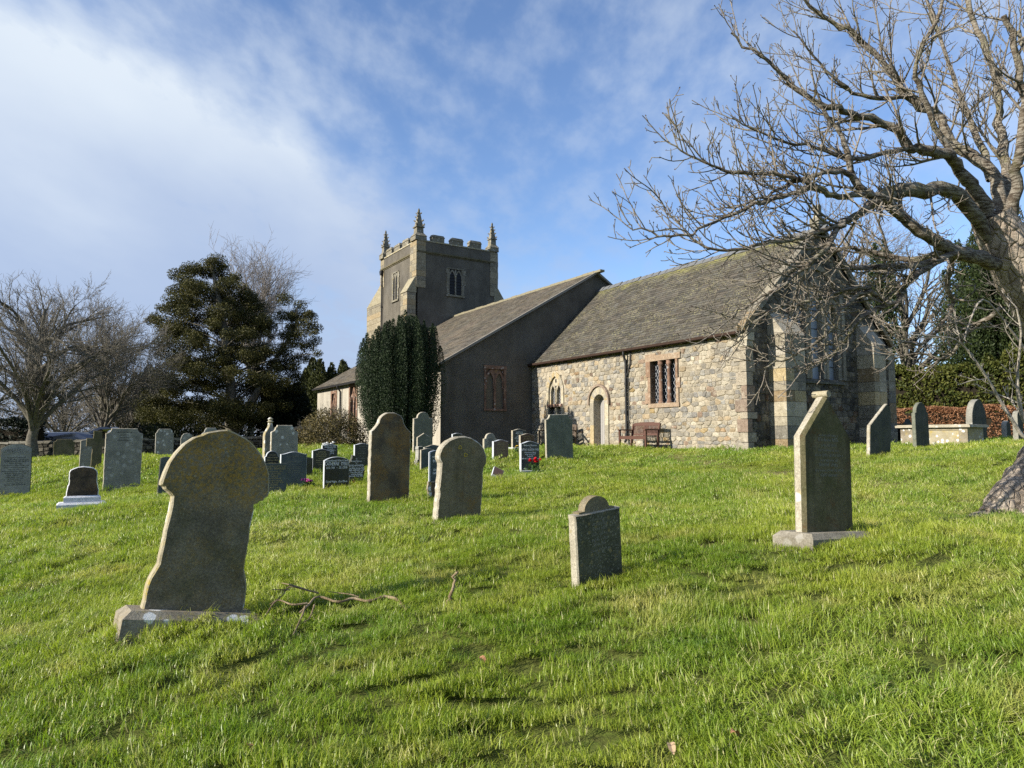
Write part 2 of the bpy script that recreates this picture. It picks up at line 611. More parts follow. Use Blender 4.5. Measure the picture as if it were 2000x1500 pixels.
ctrl = []
for k, (px, yb, yt, w, Y) in ST.items():
    if k not in ('arch2',):
        ctrl.append(tuple(at(px, yb, Y)))
for x, y, z in ((0, 0, .03), (-5, 0, .07), (-11.6, 0, .08), (-6, -1.2, .06), (-2, -1.5, -.02), (-11.6, -4.5, -.06), (-17, -4.6, -.05), (-22, -4.6, 0.0),
                (-28, -4.5, .1), (0, 7.6, .18), (-11, 8, .3), (-28, 8, .4), (3, 3, .12), (6, 8, .3)):
    ctrl.append(tuple(ch(x, y, z)))
for px, py, Y in ((2060, 1004, 9.0), (1840, 876, 22.5), (1757, 872, 24.5), (65, 897, 32.0), (0, 905, 32), (280, 893, 30.5), (420, 893, 33), (510, 885, 34),
                  (640, 872, 26), (780, 880, 26), (1990, 868, 25)):
    ctrl.append(tuple(at(px, py, Y)))
ctrl += [(-3.2, 2.6, -.12), (0, 2, .0), (3, 2.6, .30), (7, 4, .62), (-8, 5, -.12), (-12, 10, .05), (13, 12, 1.15), (24, 24, 1.5), (-30, 26, .6), (-40, 40, 1.0), (0, 60, 1.6),
         (45, 45, 2.0), (-45, 60, 1.2), (45, 10, 1.8), (-40, 5, .1), (0, -10, -.4), (20, -10, .8), (-20, -10, -.6), (40, -30, 1), (-40, -30, -.6), (0, 90, 1.8), (80, 80, 2.4), (-80, 80, 1.6)]
CP = np.array(ctrl)


def _phi(r2):
    return 0.5 * r2 * np.log(r2 + 1e-6)


def _fit():
    n = len(CP)
    xy = CP[:, :2]
    d2 = ((xy[:, None] - xy[None]) ** 2).sum(-1)
    K = _phi(d2) + np.eye(n) * 1.6
    Pm = np.c_[np.ones(n), xy]
    A = np.zeros((n + 3, n + 3))
    A[:n, :n] = K
    A[:n, n:] = Pm
    A[n:, :n] = Pm.T
    return np.linalg.solve(A, np.r_[CP[:, 2], 0, 0, 0])


_W = _fit()


def gz(x, y, bumps=True):
    x = np.atleast_1d(np.asarray(x, dtype=np.float64))
    y = np.atleast_1d(np.asarray(y, dtype=np.float64))
    xc, yc = np.clip(x, -85, 85), np.clip(y, -35, 95)
    z = np.empty(len(x))
    for i in range(0, len(x), 20000):
        a, b = xc[i:i + 20000], yc[i:i + 20000]
        d2 = (a[:, None] - CP[None, :, 0]) ** 2 + (b[:, None] - CP[None, :, 1]) ** 2
        z[i:i + 20000] = _phi(d2) @ _W[:-3] + _W[-3] + _W[-2] * a + _W[-1] * b
    if bumps:
        z = z + 0.075 * (vnoise(x * 0.75, y * 0.75, 3) - 0.5) + 0.05 * (vnoise(x * 1.9, y * 1.9, 5) - 0.5)
    return z


def gz1(x, y, bumps=True):
    return float(gz([x], [y], bumps)[0])


def on_ground(px, py):
    """where the line of sight through a pixel meets the ground"""
    Y = np.linspace(2.5, 60, 1200)
    d = at(px, py, 1.0) - Vector((0, 0, EYE))
    z = EYE + d.z / d.y * Y
    g = gz(d.x / d.y * Y, Y, False)
    k = np.argmax(z < g) if (z < g).any() else len(Y) - 1
    y = float(Y[k])
    return Vector((d.x / d.y * y, y, gz1(d.x / d.y * y, y)))


# worn, half bare strip from the benches past the gabled stone to the tree
TRACK = [on_ground(*p) for p in ((1120, 884), (1190, 884), (1260, 886), (1330, 893), (1420, 912), (1560, 928), (1700, 941), (1800, 950), (1900, 968), (1960, 976))]
TR = np.array([(p.x, p.y) for p in TRACK])


def worn(x, y):
    d = np.full(len(x), 1e9)
    for a, b in zip(TR[:-1], TR[1:]):
        ab = b - a
        t = np.clip(((x - a[0]) * ab[0] + (y - a[1]) * ab[1]) / (ab @ ab), 0, 1)
        d = np.minimum(d, np.hypot(x - a[0] - t * ab[0], y - a[1] - t * ab[1]))
    w = 0.42 + 0.45 * vnoise(x * 1.1, y * 1.1, 9)
    return np.clip(1.25 - d / w, 0, 1)


def ground():
    n = 720
    s = np.linspace(-1, 1, n)
    ax = np.sign(s) * (np.abs(s) ** 3) * 500 + s * 14
    X, Y = np.meshgrid(ax, ax + 8.0)
    x, y = X.ravel(), Y.ravel()
    z = gz(x, y)
    V = np.c_[x, y, z - .035]
    i = np.arange(n - 1)[:, None] * n + np.arange(n - 1)[None]
    Q = np.stack([i, i + 1, i + n + 1, i + n], -1).reshape(-1, 4)
    w = worn(x, y)
    m_ = NT('turf_soil')
    p = m_.pos()
    c = m_.mix(m_.step(m_.noise(1.3, 6, 0.6, vec=p), 0.3, 0.7), (0.075, 0.105, 0.018), (0.13, 0.145, 0.035))
    c = m_.mix(m_.step(m_.noise(14, 5, 0.65, vec=p), 0.35, 0.7), c, (0.07, 0.075, 0.02))
    wear = m_.math('MULTIPLY', m_.col(), m_.step(m_.noise(2.2, 6, 0.7, vec=p), 0.25, 0.6))
    soil = m_.mix(m_.step(m_.noise(5, 6, 0.7, vec=p), 0.35, 0.65), (0.17, 0.14, 0.035), (0.26, 0.22, 0.12))
    c = m_.mix(wear, c, soil)
    m_.bump(m_.noise(18, 6, 0.7, vec=p), 0.8, 0.04)
    o = mesh_np('ground', V, Q, m_.done(c, 0.95, 0.1), col=np.c_[w, w, w], smooth=True)
    tag(o, kind='structure')


ground()


def blade_mat():
    m_ = NT('grass_blade')
    p = m_.pos()
    sep = m_.n('ShaderNodeSeparateColor')
    m_.l(m_.col(), sep.inputs[0])
    t, rnd = sep.outputs[0], sep.outputs[1]
    patch = m_.step(m_.noise(0.42, 5, 0.6, vec=p), 0.34, 0.66)
    c = m_.mix(patch, (0.185, 0.290, 0.026), (0.350, 0.400, 0.046))
    p2 = m_.step(m_.noise(1.25, 5, 0.6, vec=p, off=(7, 3, 0)), 0.50, 0.74)
    c = m_.mix(m_.math('MULTIPLY', p2, 0.85), c, (0.50, 0.455, 0.145))
    p3 = m_.step(m_.noise(2.3, 4, 0.6, vec=p, off=(2, 9, 0)), 0.55, 0.72)
    c = m_.mix(m_.math('MULTIPLY', p3, 0.6), c, (0.070, 0.155, 0.020))
    c = m_.mix(m_.step(rnd, 0.86, 0.97), c, (0.55, 0.51, 0.24))
    c = m_.mix(m_.step(rnd, 0.0, 0.35, 0.35, 0.0), c, (0.07, 0.20, 0.02))
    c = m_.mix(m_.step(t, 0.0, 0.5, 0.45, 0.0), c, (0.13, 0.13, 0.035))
    m_.put(m_.p.inputs['Base Color'], c)
    m_.p.inputs['Roughness'].default_value = 0.42
    m_.p.inputs['Specular IOR Level'].default_value = 0.5
    tr = m_.n('ShaderNodeBsdfTranslucent')
    m_.l(m_.mix(1.0, c, (1.15, 1.25, 0.6), 'MULTIPLY'), tr.inputs[0])
    ms = m_.n('ShaderNodeMixShader')
    ms.inputs[0].default_value = 0.42
    m_.l(m_.p.outputs[0], ms.inputs[1])
    m_.l(tr.outputs[0], ms.inputs[2])
    m_.l(ms.outputs[0], m_.out.inputs[0])
    return m_.mat


def clump_mesh(rng, n, rad, h, w, mat, lean):
    """one tuft of n bent blades: 3 segments each"""
    a = rng.uniform(0, 2 * np.pi, n)
    r = rad * np.sqrt(rng.uniform(0, 1, n))
    bx, by = r * np.cos(a), r * np.sin(a)
    da = rng.uniform(0, 2 * np.pi, n)
    hh = h * rng.choice((.5, .7, .85, 1.0, 1.0, 1.25, 1.5), n) * rng.uniform(.85, 1.15, n)
    k = rng.uniform(0.15, 1.05, n) * lean
    dx, dy = np.cos(da) * k, np.sin(da) * k
    wx, wy = -np.sin(da), np.cos(da)
    rv = rng.uniform(0, 1, n)
    V, C = [], []
    ts = (0.0, 0.45, 0.8, 1.0)
    for t in ts:
        ox, oy = bx + dx * hh * t * t, by + dy * hh * t * t
        oz = hh * (t - 0.32 * k * t * t) - 0.012
        ww = w * (1 - t ** 1.6) * 0.5 + 0.0003
        for s in (-1, 1):
            V.append(np.c_[ox + s * wx * ww, oy + s * wy * ww, oz])
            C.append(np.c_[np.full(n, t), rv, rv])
    V = np.stack(V, 1).reshape(-1, 3)
    C = np.stack(C, 1).reshape(-1, 3)
    b = np.arange(n)[:, None] * 8
    Q = np.concatenate([b + np.array([[0, 1, 3, 2]]), b + np.array([[2, 3, 5, 4]]), b + np.array([[4, 5, 7, 6]])])
    o = mesh_np('grass_tuft', V, Q, mat, col=C)
    COL.objects.unlink(o)
    return o


def lean_dir(x, y, rng):
    """tufts combed over by wind and slope, mostly towards the left, with some disorder"""
    n = len(x)
    a = math.pi * (.92 + .9 * (vnoise(x * .5, y * .5, 31) - .5)) + rng.normal(0, .5, n)
    th = .50 * vnoise(x * .8, y * .8, 32) * rng.uniform(.4, 1.3, n) + .05
    tx, ty = -np.sin(a) * th + rng.normal(0, .10, n), np.cos(a) * th + rng.normal(0, .10, n)
    rz = rng.uniform(0, 6.28, n)
    c, s = np.cos(rz), np.sin(rz)
    return np.c_[c * tx + s * ty, -s * tx + c * ty, rz]


def grass():
    rng = np.random.default_rng(11)
    mat = blade_mat()
    src = bpy.data.collections.new('grass_tufts')
    tiers = [(2.4, 8.5, 62, 0), (8.5, 17.0, 32, 4), (17.0, 34.0, 13, 8), (34.0, 46.0, 5, 8)]
    for i in range(4):
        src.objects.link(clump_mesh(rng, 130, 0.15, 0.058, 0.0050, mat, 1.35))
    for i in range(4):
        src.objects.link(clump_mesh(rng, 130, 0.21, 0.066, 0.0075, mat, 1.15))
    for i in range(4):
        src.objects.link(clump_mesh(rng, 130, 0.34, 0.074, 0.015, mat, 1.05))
    names = sorted(o.name for o in src.objects)     # Collection Info sorts by name
    P, SC, RZ, IX = [], [], [], []
    for y0, y1, dens, base in tiers:
        wide = 0.78
        area = (y1 - y0) * 2 * (wide * (y0 + y1) / 2 + 0.8)
        n = int(area * dens)
        y = np.sqrt(rng.uniform(y0 ** 2, y1 ** 2, n))
        x = rng.uniform(-1, 1, n) * (wide * y + 0.8)
        # inside the church: none
        dx, dy = x - C0.x, y - C0.y
        lx = dx * E_.x + dy * E_.y
        ly = dx * N_.x + dy * N_.y
        inside = ((lx < 0.05) & (lx > -11.7) & (ly > -0.12)) | ((lx < -11.5) & (ly > -4.6))
        pave = (lx > -9.2) & (lx < -3.2) & (ly > -0.75) & (ly < 0) & (rng.uniform(0, 1, n) < 0.8)
        w = worn(x, y)
        keep = ~inside & ~pave & (rng.uniform(0, 1, n) > w * 0.62)
        x, y, w = x[keep], y[keep], w[keep]
        tuft = vnoise(x * 0.9, y * 0.9, 21)
        tuft2 = vnoise(x * 2.6, y * 2.6, 22)
        s = 0.62 + 0.45 * tuft + 0.70 * np.clip(tuft2 - 0.62, 0, 1) * 2.6
        s *= (1 - 0.55 * w) * rng.uniform(0.8, 1.2, len(x))
        P.append(np.c_[x, y, gz(x, y)])
        hz = s
        sxy = rng.uniform(.85, 1.2, len(x))
        SC.append(np.c_[sxy, sxy, hz])
        RZ.append(lean_dir(x, y, rng))
        IX.append(base + rng.integers(0, 4, len(x)))
    # rank grass round the feet of the stones
    P, SC, RZ, IX = np.concatenate(P), np.concatenate(SC), np.concatenate(RZ), np.concatenate(IX)
    me = bpy.data.meshes.new('grass')
    me.vertices.add(len(P))
    me.vertices.foreach_set('co', P.astype(np.float32).ravel())
    for nm, ty, dat, fld in (('scl', 'FLOAT_VECTOR', SC.astype(np.float32).ravel(), 'vector'), ('rot', 'FLOAT_VECTOR', RZ.astype(np.float32).ravel(), 'vector'), ('idx', 'INT', IX.astype(np.int32), 'value')):
        at_ = me.attributes.new(nm, ty, 'POINT')
        at_.data.foreach_set(fld, dat)
    o = bpy.data.objects.new('grass', me)
    COL.objects.link(o)
    me.materials.append(mat)
    g = bpy.data.node_groups.new('grass_scatter', 'GeometryNodeTree')
    g.interface.new_socket('Geometry', in_out='INPUT', socket_type='NodeSocketGeometry')
    g.interface.new_socket('Geometry', in_out='OUTPUT', socket_type='NodeSocketGeometry')
    N = g.nodes.new
    gi, go = N('NodeGroupInput'), N('NodeGroupOutput')
    iop = N('GeometryNodeInstanceOnPoints')
    ci = N('GeometryNodeCollectionInfo')
    ci.inputs['Collection'].default_value = src
    ci.inputs['Separate Children'].default_value = True
    ci.inputs['Reset Children'].default_value = True

    def attr(nm, ty):
        a = N('GeometryNodeInputNamedAttribute')
        a.data_type = ty
        a.inputs['Name'].default_value = nm
        return [s for s in a.outputs if s.enabled and s.name == 'Attribute'][0]
    L = g.links.new
    L(gi.outputs[0], iop.inputs['Points'])
    L(ci.outputs[0], iop.inputs['Instance'])
    iop.inputs['Pick Instance'].default_value = True
    L(attr('idx', 'INT'), iop.inputs['Instance Index'])
    L(attr('rot', 'FLOAT_VECTOR'), iop.inputs['Rotation'])
    L(attr('scl', 'FLOAT_VECTOR'), iop.inputs['Scale'])
    L(iop.outputs[0], go.inputs[0])
    md = o.modifiers.new('scatter', 'NODES')
    md.node_group = g
    tag(o, kind='stuff', label='short winter grass with longer tufts covering the churchyard', cat='grass')


grass()

# ---------------------------------------------------------------- church
church = empty('church', C0, ROT_CH, 'old stone village church with a square battlemented tower and long slate roofs', 'church')


def clip_half(poly, a, b, c):
    """keep a*x+b*y<=c"""
    out = []
    n = len(poly)
    for i in range(n):
        p, q = poly[i], poly[(i + 1) % n]
        dp, dq = a * p[0] + b * p[1] - c, a * q[0] + b * q[1] - c
        if dp <= 0:
            out.append(p)
        if dp * dq < 0:
            t = dp / (dp - dq)
            out.append((p[0] + t * (q[0] - p[0]), p[1] + t * (q[1] - p[1])))
    return out


def clip_convex(poly, conv):
    """conv counter-clockwise"""
    n = len(conv)
    for i in range(n):
        (x0, y0), (x1, y1) = conv[i], conv[(i + 1) % n]
        a, b = (y1 - y0), -(x1 - x0)
        poly = clip_half(poly, a, b, a * x0 + b * y0)
        if len(poly) < 3:
            return []
    return poly


def rubble(outline, holes, cw, chh, seed, mapf, pal, gap=0.013, depth=(0.012, 0.042), out=None):
    """fieldstone facing: irregular polygons, each a cushion standing out of the mortar"""
    rng = random.Random(seed)
    us, vs = [p[0] for p in outline], [p[1] for p in outline]
    k = cw / chh
    sites = []
    v = min(vs)
    while v < max(vs) + chh:
        hrow = chh * rng.choice((0.6, 0.8, 1.0, 1.2, 1.45))
        u = min(us) - rng.random() * cw
        while u < max(us) + cw:
            st = cw * rng.choice((0.5, 0.6, 0.75, 0.95, 1.1, 1.45, 1.7))
            sites.append((u + st / 2 + rng.uniform(-.1, .1) * st, (v + hrow / 2 + rng.uniform(-.13, .13) * hrow) * k))
            u += st
        v += hrow
    A = np.array(sites)
    V, Fc, Cc = [], [], []
    for i, s in enumerate(sites):
        d = ((A - A[i]) ** 2).sum(1)
        nb = np.argsort(d)[1:18]
        R_ = cw * 2.2
        poly = [(s[0] - R_, s[1] - R_), (s[0] + R_, s[1] - R_), (s[0] + R_, s[1] + R_), (s[0] - R_, s[1] + R_)]
        for j in nb:
            q = sites[j]
            a, b = q[0] - s[0], q[1] - s[1]
            poly = clip_half(poly, a, b, (q[0] ** 2 + q[1] ** 2 - s[0] ** 2 - s[1] ** 2) / 2)
            if len(poly) < 3:
                break
        if len(poly) < 3:
            continue
        poly = clip_convex([(p[0], p[1] / k) for p in poly], outline)
        if len(poly) < 3:
            continue
        cx, cy = sum(p[0] for p in poly) / len(poly), sum(p[1] for p in poly) / len(poly)
        bad = False
        for (u0, u1, v0, v1) in holes:
            if u0 < cx < u1 and v0 < cy < v1:
                bad = True
                break
            np_ = []
            for (x, y) in poly:
                if u0 < x < u1 and v0 < y < v1:
                    m_ = min((x - u0, 0), (u1 - x, 1), (y - v0, 2), (v1 - y, 3))
                    x, y = (u0, y) if m_[1] == 0 else ((u1, y) if m_[1] == 1 else ((x, v0) if m_[1] == 2 else (x, v1)))
                np_.append((x, y))
            poly = np_
        if bad:
            continue
        # round the corners
        rd = []
        n = len(poly)
        for q in range(n):
            p, r_ = poly[q], poly[(q + 1) % n]
            rd.append((p[0] * .90 + r_[0] * .10 + rng.gauss(0, .004), p[1] * .90 + r_[1] * .10 + rng.gauss(0, .004)))
            rd.append((p[0] * .5 + r_[0] * .5 + rng.gauss(0, .004), p[1] * .5 + r_[1] * .5 + rng.gauss(0, .004)))
            rd.append((p[0] * .10 + r_[0] * .90 + rng.gauss(0, .004), p[1] * .10 + r_[1] * .90 + rng.gauss(0, .004)))
        n = len(rd)
        hgt = rng.uniform(*depth)
        tx, ty = rng.uniform(-.05, .05), rng.uniform(-.05, .05)
        base = len(V)
        size = max(0.05, min(max(p[0] for p in rd) - min(p[0] for p in rd), max(p[1] for p in rd) - min(p[1] for p in rd)))
        c = rng.choices([p_[0] for p_ in pal], [p_[1] for p_ in pal])[0]
        f = rng.uniform(0.66, 1.0)
        c = tuple(min(0.9, x * f) for x in c)
        for ring, (sh, hh) in enumerate(((gap * .6, -0.004), (gap, hgt * 0.55), (gap + size * .11, hgt))):
            for (x, y) in rd:
                dd = math.hypot(x - cx, y - cy) + 1e-6
                s_ = max(0.2, 1 - sh / dd)
                X, Y_ = cx + (x - cx) * s_, cy + (y - cy) * s_
                t = (X - cx) * tx + (Y_ - cy) * ty if ring else 0
                V.append(mapf(X, Y_, hh + t))
                Cc.append(c)
        for ring in range(2):
            for q in range(n):
                a = base + ring * n + q
                b = base + ring * n + (q + 1) % n
                Fc.append((a, b, b + n, a + n))
        Fc.append(tuple(base + 2 * n + q for q in range(n)))
    return V, Fc, Cc


def holed(mb, outline, holes, mapf, mi=0, col=(1, 1, 1)):
    """flat backing with rectangular openings"""
    us = sorted({min(p[0] for p in outline), max(p[0] for p in outline)} | {h[0] for h in holes} | {h[1] for h in holes})
    vs = sorted({min(p[1] for p in outline), max(p[1] for p in outline)} | {h[2] for h in holes} | {h[3] for h in holes})
    for u0, u1 in zip(us[:-1], us[1:]):
        for v0, v1 in zip(vs[:-1], vs[1:]):
            cu, cv = (u0 + u1) / 2, (v0 + v1) / 2
            if any(h[0] < cu < h[1] and h[2] < cv < h[3] for h in holes):
                continue
            poly = clip_convex([(u0, v0), (u1, v0), (u1, v1), (u0, v1)], outline)
            if len(poly) >= 3:
                mb.add([mapf(u, v, 0) for u, v in poly], [tuple(range(len(poly)))], mi, col)


def south(u, v, d):            # plane y=0 of the church, outwards is -y
    return (u, -d, v)


def east(u, v, d):             # plane x=0, outwards is +x
    return (d, u, v)


def arch_path(uc, hw, v0, vs, va, n=9):
    """jamb, pointed or round head, jamb"""
    pts = [(uc - hw, v0), (uc - hw, (v0 + vs) / 2), (uc - hw, vs)]
    rise = va - vs
    if rise >= hw:            # two-centred
        rr = (hw * hw + rise * rise) / (2 * hw)
        th = math.asin(min(1, rise / rr))
        left = [(uc - hw + rr - rr * math.cos(th * i / n), vs + rr * math.sin(th * i / n)) for i in range(1, n + 1)]
    else:
        rr = (hw * hw + rise * rise) / (2 * rise)
        th = math.asin(hw / rr)
        left = [(uc - rr * math.sin(th * (1 - i / n)), va - rr + rr * math.cos(th * (1 - i / n))) for i in range(1, n + 1)]
    pts += left
    pts += [(2 * uc - u, v) for u, v in left[:-1][::-1]]
    pts += [(uc + hw, vs), (uc + hw, (v0 + vs) / 2), (uc + hw, v0)]
    return pts


def frame(inner, outer, d0, d1, mapf, mb, mi=0, rng=None, cols=None, splay=0.0):
    """dressed surround between two outlines with the same number of points; front at d1, back at d0"""
    n = len(inner)
    for i in range(n - 1):
        c = rng.choice(cols) if cols else (1, 1, 1)
        a, b, c_, d_ = inner[i], inner[i + 1], outer[i + 1], outer[i]
        V = [mapf(*a, d0), mapf(*b, d0), mapf(*c_, d0), mapf(*d_, d0), mapf(*a, d1 - splay), mapf(*b, d1 - splay), mapf(*c_, d1), mapf(*d_, d1)]
        mb.add(V, [(4, 5, 6, 7), (0, 1, 5, 4), (3, 7, 6, 2)], mi, c)
        if i in (0,):
            mb.add(V, [(0, 4, 7, 3)], mi, c)
        if i == n - 2:
            mb.add(V, [(1, 2, 6, 5)], mi, c)


def rubble_mat(name, dark=0.0):
    m_ = NT(name)
    c = m_.col()
    c = m_.mix(m_.step(m_.noise(9, 7, 0.7), 0.30, 0.72, 0.0, 0.62), c, m_.mix(1.0, c, (0.46, 0.44, 0.40), 'MULTIPLY'))
    c = m_.mix(m_.step(m_.noise(5.5, 7, 0.72, off=(6, 1, 2)), 0.50, 0.72, 0, .5), c, (.46, .42, .34))
    c = m_.mix(m_.step(m_.noise(38, 5, 0.75), 0.42, 0.70, 0, 0.65), c, m_.mix(1.0, c, (1.45, 1.42, 1.32), 'MULTIPLY'))
    c = m_.mix(m_.step(m_.noise(27, 6, 0.75, off=(5, 2, 8)), 0.52, 0.66, 0, 0.7), c, m_.mix(1.0, c, (.40, .38, .35), 'MULTIPLY'))
    w = m_.math('MULTIPLY', m_.step(m_.noise(2.2, 7, 0.72, off=(3, 1, 5)), 0.56, 0.70), m_.step(m_.noise(26, 4, 0.6), 0.42, 0.6))
    c = m_.mix(m_.math('MULTIPLY', w, 0.6), c, (0.58, 0.56, 0.50))
    y = m_.math('MULTIPLY', m_.step(m_.noise(0.9, 6, 0.7, off=(8, 2, 2)), 0.60, 0.72), m_.step(m_.noise(20, 4, 0.6), 0.45, 0.62))
    c = m_.mix(m_.math('MULTIPLY', y, 0.5), c, (0.42, 0.31, 0.10))
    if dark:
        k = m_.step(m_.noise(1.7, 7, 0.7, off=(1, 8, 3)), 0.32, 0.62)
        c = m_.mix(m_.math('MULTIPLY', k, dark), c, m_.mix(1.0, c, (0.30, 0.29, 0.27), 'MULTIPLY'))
    m_.bump(m_.math('ADD', m_.noise(22, 7, 0.75), m_.math('MULTIPLY', m_.noise(90, 3, 0.6), 0.4)), 1.0, 0.03)
    return m_.done(c, 0.92, 0.15)


M['rubble'] = rubble_mat('rubble_stone')
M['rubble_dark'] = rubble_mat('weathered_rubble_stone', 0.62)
M['ashlar'] = rubble_mat('dressed_stone')


def render_mat():
    m_ = NT('grey_roughcast')
    v = m_.obj()
    st = m_.math('ADD', m_.math('MULTIPLY', m_.noise(2.0, 6, 0.62, sc=(1, 1, 0.16)), .35), m_.math('MULTIPLY', m_.noise(1.1, 8, 0.68), .65))
    c = m_.mix(m_.step(st, 0.36, 0.64), (0.078, 0.069, 0.054), (0.128, 0.115, 0.091))
    bl = m_.step(m_.noise(0.55, 6, 0.65, off=(2, 4, 1)), 0.4, 0.7)
    c = m_.mix(m_.math('MULTIPLY', bl, 0.4), c, (0.12, 0.115, 0.105))
    c = m_.mix(m_.step(m_.noise(90, 3, 0.7), 0.45, 0.75, 0, 0.5), c, (0.26, 0.25, 0.23))
    li = m_.math('MULTIPLY', m_.step(m_.noise(0.8, 5, 0.6, off=(9, 9, 2)), 0.55, 0.68), m_.step(m_.noise(24, 4, 0.65), 0.62, 0.70))
    c = m_.mix(m_.math('MULTIPLY', li, 0.85), c, (0.55, 0.55, 0.5))
    dk = m_.step(m_.noise(.42, 7, .7, off=(6, 1, 8), sc=(1, 1, .6)), .46, .66)
    c = m_.mix(m_.math('MULTIPLY', dk, .5), c, (.055, .05, .042))
    m_.bump(m_.noise(75, 4, 0.75), 0.9, 0.02)
    return m_.done(c, 0.95, 0.1)


M['render'] = render_mat()


def cream_render():
    m_ = NT('cream_roughcast')
    st = m_.noise(1.6, 6, 0.62, sc=(1, 1, 0.15))
    c = m_.mix(m_.step(st, 0.3, 0.75), (0.40, 0.37, 0.31), (0.27, 0.25, 0.21))
    m_.bump(m_.noise(75, 4, 0.75), 0.9, 0.02)
    return m_.done(c, 0.95, 0.1)


M['cream'] = cream_render()
M['merlon'] = old_stone('lichened_merlon_stone', (.17, .155, .12), (.26, .24, .19), yellow=.3, white=.3, spots=.6, streak=.2)
M['sandstone'] = old_stone('red_sandstone', (0.17, 0.10, 0.072), (0.29, 0.185, 0.135), yellow=.1, white=0.35, spots=0.7, streak=0.4)
M['blocking'] = plain('brown_blocking_render', (0.13, 0.11, 0.08), 0.95, 0.1, 0.2, 20, bump=0.5)
M['iron'] = plain('black_iron', (0.012, 0.012, 0.013), 0.55, 0.4, 0.3, 40)
M['rust_iron'] = plain('rusty_iron_gutter', (0.035, 0.02, 0.014), 0.8, 0.2, 0.6, 9)
M['void'] = plain('dark_interior', (0.006, 0.006, 0.007), 0.6, 0.3)
M['oak'] = plain('grey_weathered_oak', (0.27, 0.26, 0.25), 0.85, 0.2, 0.2, 14, bump=0.3)
M['lead'] = plain('window_lead', (0.25, 0.26, 0.28), 0.6, 0.4, 0.2, 30)


def glass_mat():
    m_ = NT('dark_window_glass')
    m_.bump(m_.noise(14, 2), 0.15, 0.01)
    return m_.done((0.012, 0.016, 0.022), 0.10, 0.8)


def blue_glass():
    m_ = NT('guarded_glass_sky_painted')
    f = m_.noise(2.0, 4)
    return m_.done(m_.mix(f, (0.19, 0.22, 0.265), (0.30, 0.335, 0.39)), 0.45, 0.6)  # pale blue base colour paints the reflected sky into the panes


M['glass'] = glass_mat()
M['guard'] = blue_glass()

PAL_S = [((.42, .37, .285), 5), ((.37, .33, .26), 5), ((.33, .305, .26), 5), ((.30, .29, .265), 4), ((.38, .305, .205), 2.4), ((.47, .43, .345), 2.5), ((.26, .25, .235), 2),
         ((.34, .235, .14), 0.5), ((.27, .20, .15), 0.7), ((.23, .17, .13), 0.45), ((.41, .31, .16), 0.4)]
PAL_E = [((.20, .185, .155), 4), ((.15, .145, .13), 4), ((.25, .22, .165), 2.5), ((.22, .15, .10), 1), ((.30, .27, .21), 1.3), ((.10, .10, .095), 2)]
ASH = [(.40, .36, .27), (.34, .31, .24), (.46, .41, .31), (.30, .275, .22), (.42, .34, .20), (.36, .335, .285)]
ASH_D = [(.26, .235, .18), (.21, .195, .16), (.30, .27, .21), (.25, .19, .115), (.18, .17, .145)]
LW, WD, EAV, RDG, RIDY = 11.6, 7.62, 3.80, 7.42, 3.81


